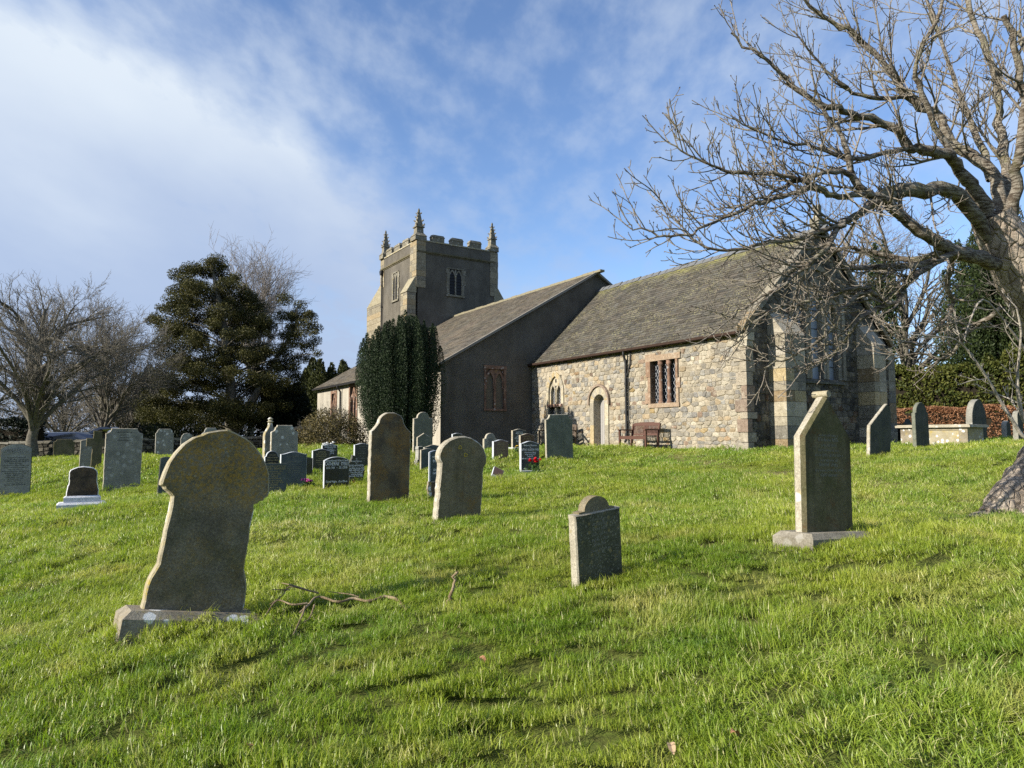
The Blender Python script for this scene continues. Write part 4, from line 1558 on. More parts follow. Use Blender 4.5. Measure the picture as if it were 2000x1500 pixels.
def tower():
    X0, X1, Y0, Y1 = -26.08, -32.2, 1.08, 6.62
    ZS, ZC, ZM = 12.2, 12.95, 13.44
    mb = MB()
    mb.box((X1, Y0, -.5), (X0, Y1, ZS - .10))
    mb.box((X1 - .03, Y0 - .03, ZS + .06), (X0 + .03, Y1 + .03, ZC - .06))
    mb.build('tower_wall', M['render'], church)
    mb = MB()
    mb.prism([(-.10, ZS - .12), (.02, ZS - .12), (.11, ZS), (.06, ZS + .06), (-.10, ZS + .06)], Y0 - .02, Y1 + .02, 'y')
    V = []
    mb2 = MB()
    mb2.box((X1 - .09, Y0 - .09, ZS - .03), (X0 + .09, Y1 + .09, ZS + .06))
    mb2.box((X1 - .04, Y0 - .04, ZS - .10), (X0 + .04, Y1 + .04, ZS - .03))
    mb2.build('string_course', M['olive_stone'], church)
    mb = MB()
    mb.box((X1 - .07, Y0 - .07, ZC - .06), (X0 + .07, Y0 + .32, ZC + .02))
    mb.box((X1 - .07, Y1 - .32, ZC - .06), (X0 + .07, Y1 + .07, ZC + .02))
    mb.box((X1 - .07, Y0 + .321, ZC - .06), (X1 + .32, Y1 - .321, ZC + .02))
    mb.box((X0 - .32, Y0 + .321, ZC - .06), (X0 + .07, Y1 - .321, ZC + .02))
    mb.build('parapet_coping', M['yellow_side'], church)
    rng = random.Random(8)

    def merlon(cx, cy, lx, ly):
        m_ = MB()
        h = ZM + rng.uniform(-.03, .05)
        m_.box((cx - lx / 2, cy - ly / 2, ZC + .02), (cx + lx / 2, cy + ly / 2, h - .17))
        t = rng.uniform(-.02, .02)
        a, b = lx / 2 + .035, ly / 2 + .035
        P = [(cx - a, cy - b, h - .17), (cx + a, cy - b, h - .17), (cx + a, cy + b, h - .17), (cx - a, cy + b, h - .17)]
        P += [(cx - a * .8, cy - b * .8, h + t), (cx + a * .8, cy - b * .8, h - t), (cx + a * .8, cy + b * .8, h - t), (cx - a * .8, cy + b * .8, h + t)]
        m_.add(P, [(3, 2, 1, 0), (4, 5, 6, 7), (0, 1, 5, 4), (1, 2, 6, 5), (2, 3, 7, 6), (3, 0, 4, 7)])
        m_.build('merlon', M['merlon'], church)
    for yc in (2.46, 3.83, 5.2):
        merlon(X0 - .14, yc, .38, .86)
        merlon(X1 + .14, yc, .38, .86)
    for xc in (-28.0, -29.4, -30.78):
        merlon(xc, Y0 + .14, .98, .38)
        merlon(xc, Y1 - .14, .98, .38)

    def pinnacle(cx, cy, w, ht):
        m_ = MB()
        z = ZC - .02

        def sq(w0, z0, w1, z1):
            P = [(cx - w0, cy - w0, z0), (cx + w0, cy - w0, z0), (cx + w0, cy + w0, z0), (cx - w0, cy + w0, z0), (cx - w1, cy - w1, z1), (cx + w1, cy - w1, z1), (cx + w1, cy + w1, z1), (cx - w1, cy + w1, z1)]
            m_.add(P, [(3, 2, 1, 0), (4, 5, 6, 7), (0, 1, 5, 4), (1, 2, 6, 5), (2, 3, 7, 6), (3, 0, 4, 7)])
        sq(w, z, w * .96, z + .28)
        sq(w * 1.05, z + .28, w * .62, z + .50)
        sq(w * .60, z + .50, w * .56, z + .86)
        sq(w * .74, z + .86, w * .74, z + .93)
        top = z + .93 + ht
        sq(w * .54, z + .93, w * .10, top)
        for k, f in enumerate((.10, .36, .60, .80)):
            zz = z + .93 + ht * f
            ww = w * (.54 - .44 * f)
            for sx in (-1, 1):
                for sy in (-1, 1):
                    if rng.random() < .12:
                        continue
                    r = w * .24 * (1 - .35 * f)
                    c = (cx + sx * (ww + r * .5), cy + sy * (ww + r * .5), zz)
                    V = [(c[0] + r, c[1], c[2]), (c[0] - r, c[1], c[2]), (c[0], c[1] + r, c[2]), (c[0], c[1] - r, c[2]), (c[0] + sx * r * .4, c[1] + sy * r * .4, c[2] + r * 1.2), (c[0] - sx * r, c[1] - sy * r, c[2] - r * 1.4)]
                    m_.add(V, [(0, 2, 4), (2, 1, 4), (1, 3, 4), (3, 0, 4), (2, 0, 5), (1, 2, 5), (3, 1, 5), (0, 3, 5)])
        sq(w * .16, top - .04, w * .07, top + .10)
        m_.build('pinnacle', M['merlon'], church)
    pinnacle(X0 - .32, Y0 + .16, .40, 1.10)
    pinnacle(X1 + .30, Y0 + .16, .34, 1.05)
    pinnacle(X0 - .20, Y1 - .02, .34, 1.02)
    pinnacle(X1 + .28, Y1 - .16, .34, 1.0)

    def blocks(name, x0, x1, y0, y1, z0, z1, slope=None, cols=ASH, hs=(.28, .36, .44)):
        m_ = MB()
        z = z0
        while z < z1 - .05:
            h = min(rng.choice(hs), z1 - z)
            if z1 - z - h < .12:
                h = z1 - z
            f = rng.choice((.35, .5, .65))
            j = rng.uniform(0, .014)
            xm = x0 + (x1 - x0) * f
            m_.box((x0 - j, y0 - j, z + .006), (xm - .006, y1 + j, z + h - .006), 0, rng.choice(cols))
            m_.box((xm + .006, y0 - j, z + .006), (x1 + j, y1 + j, z + h - .006), 0, rng.choice(cols))
            z += h
        if slope:
            axis, pts = slope
            if axis == 'x':
                m_.prism(pts, x0 - .03, x1 + .03, 'x', 0, None, (.30, .27, .19))
            else:
                m_.prism(pts, y0 - .03, y1 + .03, 'y', 0, None, (.30, .27, .19))
        m_.build(name, M['ashlar'], church, usecol=True)
    T = [(.27, .235, .165), (.23, .205, .15), (.32, .28, .20), (.30, .24, .15), (.20, .18, .14)]
    # south east: upper stage almost flush, lower stage standing out to the south
    blocks('corner_buttress', X0 - .92, X0 + .045, Y0 - .14, Y0 + .5, 9.9, ZC - .07, None, T)
    blocks('corner_buttress', X0 - 1.0, X0 - .02, Y0 - .72, Y0 - .145, -.5, 9.55, ('x', [(Y0 - .78, 9.55), (Y0 - .1, 9.55), (Y0 - .1, 10.55), (Y0 - .20, 10.55)]), T)
    # north east
    blocks('corner_buttress', X0 - .5, X0 + .05, Y1 - .28, Y1 + .30, 9.9, ZC - .07, None, T)
    blocks('corner_buttress', X0 - .95, X0 + .048, Y1 + .002, Y1 + .95, -.5, 9.4, ('x', [(Y1, 9.4), (Y1 + 1.0, 9.4), (Y1 + .30, 10.45), (Y1, 10.45)]), T)
    # south west, running west
    blocks('corner_buttress', X1 - .10, X1 + .55, Y0 - .03, Y0 + .5, 10.9, ZC - .07, None, T)
    blocks('corner_buttress', X1 - 2.75, X1 - .005, Y0 + .02, Y0 + .9, -.5, 9.9, ('y', [(X1 - 2.8, 9.9), (X1, 9.9), (X1, 11.3), (X1 - .55, 10.95), (X1 - 1.0, 10.75)]), T)
    # belfry windows

    def belfry(mapf, uc, hw, v0, v1):
        w = MB()
        r2 = random.Random(2)
        w_ = .20
        for k in range(5):
            z0, z1 = v0 + (v1 - v0) * k / 5, v0 + (v1 - v0) * (k + 1) / 5
            for s in (-1, 1):
                e = r2.choice((.0, .12, .05)) if k else 0
                a, b = uc + s * (hw - w_), uc + s * (hw + e)
                P = [mapf(a, z0 + .004, .0), mapf(b, z0 + .004, .0), mapf(b, z1 - .004, .0), mapf(a, z1 - .004, .0), mapf(a, z0 + .004, .05), mapf(b, z0 + .004, .05), mapf(b, z1 - .004, .05), mapf(a, z1 - .004, .05)]
                w.add(P, [(4, 5, 6, 7), (0, 1, 5, 4), (1, 2, 6, 5), (2, 3, 7, 6), (3, 0, 4, 7)])

        def bx(u0, u1, z0, z1, d0, d1):
            P = [mapf(u0, z0, d0), mapf(u1, z0, d0), mapf(u1, z1, d0), mapf(u0, z1, d0), mapf(u0, z0, d1), mapf(u1, z0, d1), mapf(u1, z1, d1), mapf(u0, z1, d1)]
            return P, [(4, 5, 6, 7), (0, 1, 5, 4), (1, 2, 6, 5), (2, 3, 7, 6), (3, 0, 4, 7)]
        w.add(*bx(uc - hw - .03, uc + hw + .03, v0 - .12, v0, 0, .10))
        w.add(*bx(uc - hw + .02, uc + hw - .02, v1, v1 + .07, 0, .07))
        w.add(*bx(uc - .05, uc + .05, v0, v1, .01, .045))
        c2 = (hw - w_) / 2 + .02
        for s in (-1, 1):
            frame(arch_path(uc + s * c2, c2 - .05, v0, v1 - .62, v1 - .14, 6), arch_path(uc + s * c2, c2 + .05, v0, v1 - .62, v1 - .02, 6), .01, .042, mapf, w)
        wo = w.build('belfry_window', M['merlon'], church)
        l = MB()
        l.add(*bx(uc - hw + w_, uc + hw - w_, v0, v1, .0, .006))  # flat black panel paints the shaded opening, no recess is cut
        z = v0 + .08
        while z < v1 - .3:
            P = [mapf(uc - hw + w_, z, .03), mapf(uc + hw - w_, z, .03), mapf(uc + hw - w_, z + .14, .008), mapf(uc - hw + w_, z + .14, .008)]
            l.add(P, [(0, 1, 2, 3)])
            z += .2
        l.build('louvres', M['void'], wo)
    belfry(lambda u, v, d: (X0 + d, u, v), 3.72, .64, 9.66, 11.35)
    belfry(lambda u, v, d: (u, Y0 - d, v), -29.62, .55, 9.66, 11.5)
    mb = MB()
    mb.tube([(X1 + .32, Y0 - .1, ZS - .35), (X1 + .32, Y0 - .1, 0)], .05, 8)
    mb.prism([(X1 + .12, ZS - .12), (X1 + .52, ZS - .12), (X1 + .42, ZS - .42), (X1 + .22, ZS - .42)], Y0 - .22, Y0 - .02, 'y')
    for z in (11, 9.5, 8, 6.5):
        mb.tube([(X1 + .32, Y0 - .1, z), (X1 + .32, Y0 - .1, z + .1)], .07, 8)
    mb.build('downpipe', M['iron'], church)


tower()
# ---------------------------------------------------------------- headstones
GRP = 'headstones of the churchyard'


def mirror(right):
    """right half from the bottom to the top centre -> closed outline, counter-clockwise"""
    left = [(-x, z) for x, z in right[::-1] if abs(x) > 1e-6]
    return right + left


def arcp(cx, cz, r, a0, a1, n, ry=None):
    ry = r if ry is None else ry
    return [(cx + r * math.cos(R(a0 + (a1 - a0) * i / n)), cz + ry * math.sin(R(a0 + (a1 - a0) * i / n))) for i in range(n + 1)]


B0 = -0.22       # how far the stone goes into the ground


def o_seg(a, h, s=.2):
    rise = a * s
    rr = (a * a + rise * rise) / (2 * rise)
    t = math.degrees(math.asin(a / rr))
    return mirror([(a, B0)] + arcp(0, h - rr, rr, 90 - t, 90, 9))


def o_point(a, h, s=.45):
    return mirror([(a, B0), (a, h - a * s), (0, h)])


def o_camber(a, h, s=.12, k=.35):
    """flat shoulders, ogee rise to a rounded middle"""
    z = h - a * s * 1.6
    r = [(a, B0), (a, z)]
    for i in range(1, 9):
        t = i / 8
        r.append((a * (1 - t), z + (h - z) * (0.5 - 0.5 * math.cos(math.pi * t))))
    return mirror(r)


def o_concave(a, h, k=.34):
    q = a * k
    return mirror([(a, B0), (a, h - q)] + arcp(a, h, q, 270, 180, 6)[1:])


def o_shoulder(a, h, k=.66, z=.0):
    """round head standing on square shoulders"""
    r = a * k
    zs = h - r * .95
    return mirror([(a, B0), (a, zs - .02), (r + .012, zs)] + arcp(0, zs, r, 0, 90, 9, h - zs))


def o_round(a, h, f=1.0):
    return mirror([(a, B0), (a, h - a * f)] + arcp(0, h - a * f, a, 0, 90, 10, a * f)[1:])


def o_ogee(a, h):
    zs = h * .775
    pts = [(a, B0), (a, zs), (a * .97, zs + .015)]
    for t in (.0, .2, .45, .7, 1.0):
        pts.append((a * (.90 - .28 * t), zs + .03 + (h - zs) * .38 * t ** 1.3))
    r = a * .62
    zc = zs + .03 + (h - zs) * .38
    pts += arcp(0, zc, r, 0, 90, 8, h - zc)[1:]
    return mirror(pts)


def o_notch(a, h):
    return mirror([(a, B0), (a, h * .80), (a * .93, h * .83), (a * .80, h * .845), (a * .72, h * .88), (a * .68, h * .94), (a * .60, h * .95), (a * .55, h), (0, h)])


def o_gothic(a, h, rise=1.25):
    p = arch_path(0, a, B0, h - a * rise, h, 9)
    half = [q for q in p if q[0] >= -1e-6][::-1]
    return mirror(half)


def o_cap(a, h):
    """wide pointed head on a narrower shaft, splayed foot (unit: a = half width of the head, h = height)"""
    s, k = a / .42, h / 1.495
    R_ = [(.378, B0), (.378, .25), (.368, .30), (.33, .415), (.325, .60), (.318, .925), (.345, .935), (.36, .955), (.385, .965), (.395, .985), (.42, 1.0), (.425, 1.03), (.418, 1.10), (.398, 1.18), (.362, 1.26),
          (.31, 1.335), (.24, 1.40), (.15, 1.452), (.06, 1.485), (0, 1.497)]
    return mirror([(x * s, z * k) for x, z in R_])


def o_roundcap(a, h):
    s, k = a / .37, h / 1.2
    R_ = [(.335, B0), (.335, .3), (.33, .72), (.335, .78), (.365, .83), (.372, .87)] + [(x, z) for x, z in arcp(0, .87, .372, 0, 90, 11, .33)[1:]]
    return mirror([(x * s, z * k) for x, z in R_])


def o_gable(a, h):
    return mirror([(a * 1.0, B0), (a * 1.0, h * .70), (.0, h)])


def o_rough(a, h):
    return [(-a * .75, B0), (a * .75, B0), (a * .82, h * .18), (a * 1.02, h * .42), (a * .92, h * .55), (a * .98, h * .66), (a * .62, h * .88), (a * .30, h * .90), (a * .02, h * .97), (-a * .45, h), (-a * .62, h * .82), (-a * .9, h * .72), (-a * .86, h * .3)]


def slab_mesh(name, outline, th, mats, parent, jit=0.0, seed=0, cham=.012, sub=.05):
    cface = cham > .03
    rng = random.Random(seed)
    P = []
    n = len(outline)
    for i in range(n):
        p, q = outline[i], outline[(i + 1) % n]
        L_ = math.hypot(q[0] - p[0], q[1] - p[1])
        k = max(1, int(L_ / sub)) if jit else 1
        for j in range(k):
            t = j / k
            P.append((p[0] + (q[0] - p[0]) * t + rng.gauss(0, jit), p[1] + (q[1] - p[1]) * t + (rng.gauss(0, jit) if p[1] > B0 else 0)))
    n = len(P)
    I = []
    for i in range(n):
        a, b = P[i - 1], P[(i + 1) % n]
        dx, dz = b[0] - a[0], b[1] - a[1]
        l = math.hypot(dx, dz) + 1e-9
        c = cham * rng.uniform(.8, 1.2) if jit and cham < .03 else cham
        I.append((P[i][0] - dz / l * c, P[i][1] + dx / l * c))
    y0, y1 = -th / 2, th / 2
    V = [(x, y1 - cham, z) for x, z in P] + [(x, y0 + cham, z) for x, z in P] + [(x, y0, z) for x, z in I] + [(x, y1, z) for x, z in I]
    Fc, mi = [], []
    for i in range(n):
        j = (i + 1) % n
        Fc += [(n + i, n + j, j, i), (2 * n + i, 2 * n + j, n + j, n + i), (i, j, 3 * n + j, 3 * n + i)]
        mi += [0, 1 if cface else 0, 0]
    Fc += [tuple(range(2 * n, 3 * n)), tuple(range(3 * n, 4 * n))[::-1]]
    mi += [1, 1 if len(mats) < 3 else 2]
    return mesh(name, V, Fc, mats, parent, mi)


def text_polys(s, size, ext=.0015):
    cu = bpy.data.curves.new('txt', 'FONT')
    cu.body = s
    cu.size = size
    cu.align_x = 'CENTER'
    cu.extrude = ext
    cu.resolution_u = 2
    ob = bpy.data.objects.new('txt', cu)
    me = bpy.data.meshes.new_from_object(ob)
    V = [tuple(v.co) for v in me.vertices]
    Fc = [tuple(p.vertices) for p in me.polygons]
    bpy.data.objects.remove(ob)
    bpy.data.curves.remove(cu)
    bpy.data.meshes.remove(me)
    return V, Fc


def inscription(lines, th, mat, parent, seed=0, wid=.4):
    """lines: (text or None for worn unreadable lettering, z, size, width share)"""
    rng = random.Random(seed)
    mb = MB()
    for (s, z, size, share) in lines:
        if s:
            V, Fc = text_polys(s, size)
            if not V:
                continue
            w = max(v[0] for v in V) - min(v[0] for v in V)
            k = min(1.0, wid * share / w) if share else 1.0
            mb.add([(v[0] * k, -th / 2 - .0025 - v[2], v[1] + z) for v in V], Fc)
        else:
            x = -wid * share / 2
            while x < wid * share / 2:
                wl = size * rng.randint(3, 8) * .42
                e = min(x + wl, wid * share / 2)
                while x < e:
                    gw = size * rng.uniform(.26, .5)
                    hh = size * rng.choice((.62, .62, .85))
                    t = size * .13
                    y = -th / 2 - .003
                    for (a, b, c, d) in ((x, x + t, z, z + hh), (x, x + gw, z + (0 if rng.random() < .5 else hh - t), None, )) if False else ((x, x + t, z, z + hh), (x + gw - t, x + gw, z, z + hh * rng.uniform(.5, 1))):
                        mb.add([(a, y, c), (b, y, c), (b, y, d), (a, y, d)], [(0, 1, 2, 3)])
                    zz = z + rng.choice((0, hh * .5, hh - t))
                    mb.add([(x, y - .0005, zz), (x + gw, y - .0005, zz), (x + gw, y - .0005, zz + t), (x, y - .0005, zz + t)], [(0, 1, 2, 3)])
                    x += gw + size * .16
                x += size * .32
    if mb.v:
        return mb.build('inscription', mat, parent)


def worn_lines(z0, z1, n, size, share=.75, seed=0):
    r = random.Random(seed)
    return [(None, z1 - (z1 - z0) * i / max(1, n - 1), size * r.choice((.8, 1, 1.2)), share * r.uniform(.45, 1)) for i in range(n)]


def stone(key, outline_fn, th, mats, label, lean=0, tilt=0, off=0, jit=0.003, lines=None, let='white_letter', plinth=None, name='headstone', cham=.012, **kw):
    px, yb, yt, wpx, Y = ST[key]
    base = at(px, yb, Y)
    a = GA + R(off)
    w = wpx * Y * Y / (F * (math.cos(a) * Y - base.x * math.sin(a)))
    w = w * .93
    h = (yb - yt) * Y / F / math.cos(R(lean)) * 1.0
    t = empty(name, base, 0, label, 'gravestone', GRP, rot=(R(tilt), R(lean), a))
    sd = abs(hash(key)) % 1000 if False else sum(ord(c) for c in key)
    slab_mesh('slab', outline_fn(w / 2, h, **kw), th, [M[m_] for m_ in mats], t, jit, sd, cham)
    if lines:
        ls = lines(w, h) if callable(lines) else lines
        inscription(ls, th, M[let], t, sd, w)
    if plinth:
        plinth(t, w, h, th)
    return t, w, h


def plinth_box(mat, ex=.10, ed=.12, hh=.12, cham=.03, name='plinth'):
    def f(t, w, h, th):
        mb = MB()
        a, b = w / 2 + ex, th / 2 + ed
        P = [(-a, -b, -.25), (a, -b, -.25), (a, b, -.25), (-a, b, -.25), (-a, -b, hh - cham), (a, -b, hh - cham), (a, b, hh - cham), (-a, b, hh - cham),
             (-a + cham, -b + cham, hh), (a - cham, -b + cham, hh), (a - cham, b - cham, hh), (-a + cham, b - cham, hh)]
        mb.add(P, [(0, 1, 5, 4), (1, 2, 6, 5), (2, 3, 7, 6), (3, 0, 4, 7), (4, 5, 9, 8), (5, 6, 10, 9), (6, 7, 11, 10), (7, 4, 8, 11), (8, 9, 10, 11)])
        mb.build(name, M[mat], t)
    return f


M['grey_plinth'] = old_stone('grey_brown_plinth', (0.20, 0.18, 0.14), (0.30, 0.275, 0.225), white=.15, spots=.5, streak=.2)
M['yellow_lichen'] = plain('yellow_lichen', (.42, .31, .05), .9, .1, .3, 60)
M['plinth_lichen'] = old_stone('white_lichened_plinth', (0.22, 0.19, 0.14), (0.33, 0.29, 0.22), yellow=.3, white=1.0, spots=1.1, streak=.1)
M['marble_worn'] = old_stone('peeling_white_marble', (0.60, 0.61, 0.65), (0.72, 0.73, 0.77), white=0.0, spots=0.0, streak=0.25)


def build_stones():
    # --- near ones
    def big_extra(t, w, h, th):
        plinth_box('plinth_lichen', .12, .15, .085, .055)(t, w * .95, h, th)
    stone('big', o_cap, .13, ('yellow_side', 'brown_face'), 'large leaning headstone with a wide pointed head and orange lichen, nearest on the left', lean=9.0, tilt=-3, off=2, jit=.0025, plinth=big_extra)
    t, w, h = stone('gabled', o_gable, .13, ('pale_side', 'rust_face'), 'tall gabled headstone with rusty streaked face on a plinth, near the big bare tree', lean=2.0, tilt=-1.0, off=-2, jit=0,
                    lines=lambda w, h: worn_lines(h * .42, h * .70, 9, .036, .62, 4), let='faint_letter', plinth=plinth_box('grey_plinth', .10, .16, .055, .05), cham=.035)
    mb = MB()
    mb.tube([(0, -.085, h + .005), (0, .085, h + .005)], .034, 12)
    mb.build('ridge_roll', M['yellow_side'], t)

    def small_head(t, w, h, th):
        mb = MB()
        a = w / 2
        z = h * .83
        pts = mirror([(a * .78, z - .03), (a * .78, z + .018), (a * .56, z + .022)] + arcp(0, z + .02, a * .54, 0, 90, 9, h - z - .02))
        mb.prism(pts, -.035, .05, 'y', 0)
        mb.build('arched_crest', M['brown_face'], t)
    px, yb, yt, wpx, Y = ST['small']
    stone('small', lambda a, h: mirror([(a, B0), (a, h * .835), (0, h * .835)]), .10, ('pale_side', 'speck_face'), 'small upright headstone with dark speckled face and little arched crest, leaning left', lean=-5, tilt=2, off=4, jit=.0015,
          lines=lambda w, h: worn_lines(h * .40, h * .74, 7, .032, .6, 8), let='faint_letter', plinth=small_head)
    def rings(t, w, h, th):
        for (x, z, r) in ((-.07, h * .86, .028), (.03, h * .775, .030)):
            mb = MB()
            n = 18
            V = []
            for q in range(n):
                a = q * 2 * math.pi / n
                k = 1 + .12 * math.sin(3 * a + x * 50) + .06 * math.sin(7 * a)
                V += [(x + r * k * math.cos(a), -th / 2 - .0015, z + r * k * math.sin(a)), (x + r * .62 * k * math.cos(a), -th / 2 - .0035, z + r * .62 * k * math.sin(a))]
            mb.add(V, [(2 * q, 2 * q + 1, (2 * q + 3) % (2 * n), (2 * q + 2) % (2 * n)) for q in range(n)])
            mb.build('lichen_ring', M['yellow_lichen'], t)
    stone('round', o_roundcap, .15, ('pale_side', 'grey_green_face'), 'leaning round-headed headstone with grey green face and two yellow lichen rings', lean=5.5, tilt=-2, off=0, jit=.004, cham=.02, plinth=rings)
    stone('ogee', o_ogee, .12, ('pale_side', 'brown_face2'), 'tall ochre and brown headstone with bell-shaped top in front of the dark yew', lean=1.0, off=0, jit=.003)
    stone('slab', o_concave, .07, ('pale_side', 'green_slate'), 'tall grey green slate slab with hollowed corners standing before the lancet window', lean=-1.6, off=0, jit=.001, k=.3)

    def lines_ty(w, h):
        return [('Treasured Memories', h * .845, .052, .7), ('of', h * .79, .045, 0), ('DAVID ALLISON TYER', h * .70, .075, .92), ('Who Passed Away', h * .625, .052, .62), ('10th April 2017', h * .56, .052, .56),
                ('Aged 80', h * .50, .05, .3), ('Beloved Husband of Margaret', h * .435, .05, .94), ('Always in our hearts', h * .12, .045, .7)]
    stone('tulip', o_camber, .09, ('sawn_granite', 'blue_granite'), 'blue black granite headstone with white lettering and red flowers at its foot', jit=0, cham=.006, lines=lines_ty, off=-4,
          plinth=plinth_box('sawn_granite', .06, .12, .07, .008), s=.14)
    stone('lean', lambda a, h: [(-a, B0), (a, B0), (a * 1.06, h * .55), (a * 1.02, h * .86), (a * .86, h * .97), (a * .66, h), (a * .50, h * .965), (-a * .94, h * .53), (-a * .97, h * .45)], .08, ('pale_side', 'dark_slate'), 'dark pointed slate headstone leaning steeply to the right by the church corner', lean=4.5, off=4, jit=.002)
    stone('narrow', lambda a, h: o_shoulder(a, h, .8), .10, ('green_slate', 'dark_slate'), 'narrow dark headstone with rounded top in front of the chest tomb', lean=-1, off=2, jit=.002)
    stone('arched', lambda a, h: o_gothic(a, h, 1.1), .20, ('grey_stone', 'dark_slate'), 'grey headstone with a tall arched head behind the right end of the chest tomb', off=6, jit=.002)
    stone('peak', lambda a, h: o_point(a, h, 1.0), .15, ('dark_slate', 'dark_slate'), 'small dark peaked headstone just showing behind the chest tomb', jit=.002)
    # --- left side
    def lines_le(w, h):
        return [(None, h * .965 - .16, .04, .3)] + worn_lines(h * .20, h * .72, 15, .034, .92, 5)

    def carved(t, w, h, th):
        mb = MB()
        r = random.Random(5)
        for i in range(17):
            f = (i + .5) / 17 * 2 - 1
            z = h * .875 + .02 - .06 * f * f
            for k in range(2 if abs(f) < .6 else 1):
                rr = .028 * r.uniform(.7, 1.2)
                pts = [(f * w * .44 + rr * math.cos(q * .785), z - k * .05 + rr * math.sin(q * .785)) for q in range(8)]
                mb.prism(pts, -th / 2 - .012, -th / 2 + .005, 'y')
        mb.box((-w * .46, -th / 2 - .006, h * .795), (w * .46, -th / 2 + .004, h * .81))
        mb.build('carved_foliage', M['light_grey'], t)
    stone('leftedge', lambda a, h: o_seg(a, h, .36), .11, ('dark_slate', 'light_grey'), 'pale grey headstone with carved arched top and many lines of lettering, farthest left', jit=.0015, lines=lines_le, let='worn_letter', plinth=carved)

    def marble_base(t, w, h, th):
        plinth_box('marble_worn', .14, .13, .09, .035)(t, w, h, th)
        plinth_box('marble_worn', .04, .05, .20, .03, 'upper_plinth')(t, w, h, th)
    t, w, h = stone('marble', lambda a, h: mirror([(a * 1.02, B0), (a * 1.02, h * .42), (a * .98, h * .46), (a * .96, h * .52), (a * .90, h * .56), (a * .90, h * .86)] + [(a * .9 * math.cos(R(q)), h * .86 + (h * .14) * math.sin(R(q))) for q in (25, 45, 65, 90)]),
                    .10, ('white_marble', 'mottled_brown'), 'short white marble headstone with blackened face on a stepped white base', jit=.0025, plinth=marble_base)
    stone('leftbig', lambda a, h: o_concave(a, h, .30), .10, ('pale_side', 'grey_stone'), 'broad grey headstone with hollowed corners, behind the white marble one', lean=0.6, jit=.0025, lines=lambda w, h: worn_lines(h * .80, h * .93, 4, .03, .5, 9), let='worn_letter')
    stone('leftslab', lambda a, h: o_point(a, h, .22), .10, ('pale_side', 'grey_stone'), 'grey headstone with low gable partly hidden behind the broad grey one', lean=1.2, jit=.002)
    # stone cross
    px, yb, yt, wpx, Y = ST['cross']
    b = at(px, yb, Y)
    h = (yb - yt) * Y / F
    t = empty('stone_cross', b, 0, 'brown stone cross with square arms beside the broad grey headstone', 'gravestone', GRP, rot=(0, R(1), GA))
    slab_mesh('cross', mirror([(.13, B0), (.115, h * .58), (.26, h * .58), (.26, h * .80), (.105, h * .80), (.10, h), (0, h)]), .16, [M['olive_stone'], M['olive_stone']], t, .002, 4)
    stone('wallbrown', lambda a, h: o_concave(a, h, .28), .16, ('olive_stone', 'olive_stone'), 'short olive brown headstone standing against the dry stone wall below the car', jit=.004)
    stone('spotted', lambda a, h: mirror([(a, B0), (a, h * .84), (a * .9, h * .86), (a * .75, h * .96), (a * .6, h), (0, h)]), .12, ('spotted_grey', 'spotted_grey'), 'grey headstone blotched with white lichen in front of the dry stone wall', jit=.002)
    stone('arch2', lambda a, h: o_gothic(a, h, 1.0), .22, ('spotted_grey', 'grey_stone'), 'round arched headstone with a rough hewn pale edge, right of the blotched one', lean=2, off=-6, jit=.008)
    stone('slatehid', lambda a, h: o_seg(a, h, .3), .06, ('dark_slate', 'slate'), 'thin slate headstone half hidden behind the big leaning headstone', lean=3, jit=.001)
    stone('backgrey', o_notch, .12, ('light_grey', 'light_grey'), 'pale headstone with notched shoulders behind the head of the big leaning stone', jit=.002)
    stone('farround', lambda a, h: o_seg(a, h, .8), .12, ('olive_stone', 'olive_stone'), 'small olive rounded headstone close to the far wall', jit=.002)
    # ogee stone with finial, seen nearly edge on
    px, yb, yt, wpx, Y = ST['finial']
    t, w, h = stone('finial', lambda a, h: mirror([(a, B0), (a, h * .62), (a * .9, h * .68), (a * .55, h * .76), (a * .28, h * .84), (a * .2, h * .9), (0, h * .9)]), .16, ('yellow_side', 'grey_stone'), 'pale headstone drawn up to a small knobbed finial, left of the notched grey slab', off=8, jit=.002)
    mb = MB()
    z = h * .88
    for (r0, z0, r1, z1) in ((.075, z, .06, z + .05), (.06, z + .05, .095, z + .08), (.095, z + .08, .05, z + .12), (.05, z + .12, .08, z + .16), (.08, z + .16, .02, z + .21)):
        n = 10
        P = [(r0 * math.cos(q * 6.283 / n), r0 * math.sin(q * 6.283 / n), z0) for q in range(n)] + [(r1 * math.cos(q * 6.283 / n), r1 * math.sin(q * 6.283 / n), z1) for q in range(n)]
        mb.add(P, [(i, (i + 1) % n, n + (i + 1) % n, n + i) for i in range(n)] + [tuple(range(n, 2 * n))])
    mb.build('finial', M['yellow_side'], t)
    stone('notched', o_notch, .12, ('pale_side', 'spotted_grey'), 'large grey headstone with stepped shoulders beside the round bush', jit=.002)
    gl = lambda a, b, n, s=.04, sh=.75, sd=1: (lambda w, h: worn_lines(h * a, h * b, n, s, sh, sd))
    stone('duskarch', lambda a, h: o_shoulder(a, h, .8), .08, ('sawn_granite', 'black_granite'), 'small black headstone with rounded top and gold letters, left of the curved slate', jit=0, cham=.006, lines=gl(.45, .8, 4, .036, .8, 2), let='gold_letter')

    def lines_gc(w, h):
        return [('In Loving Memory', h * .85, .045, .55), ('of', h * .80, .036, 0), (None, h * .70, .055, .55)] + worn_lines(h * .40, h * .63, 5, .032, .8, 3) + [(None, h * .12, .03, .2)]
    stone('greycurve', o_camber, .08, ('sawn_granite', 'slate'), 'blue grey slate headstone with curved top and pale lettering, flowers at its foot', jit=0, cham=.006, lines=lines_gc, let='faint_letter', plinth=plinth_box('slate', .04, .10, .03, .008))

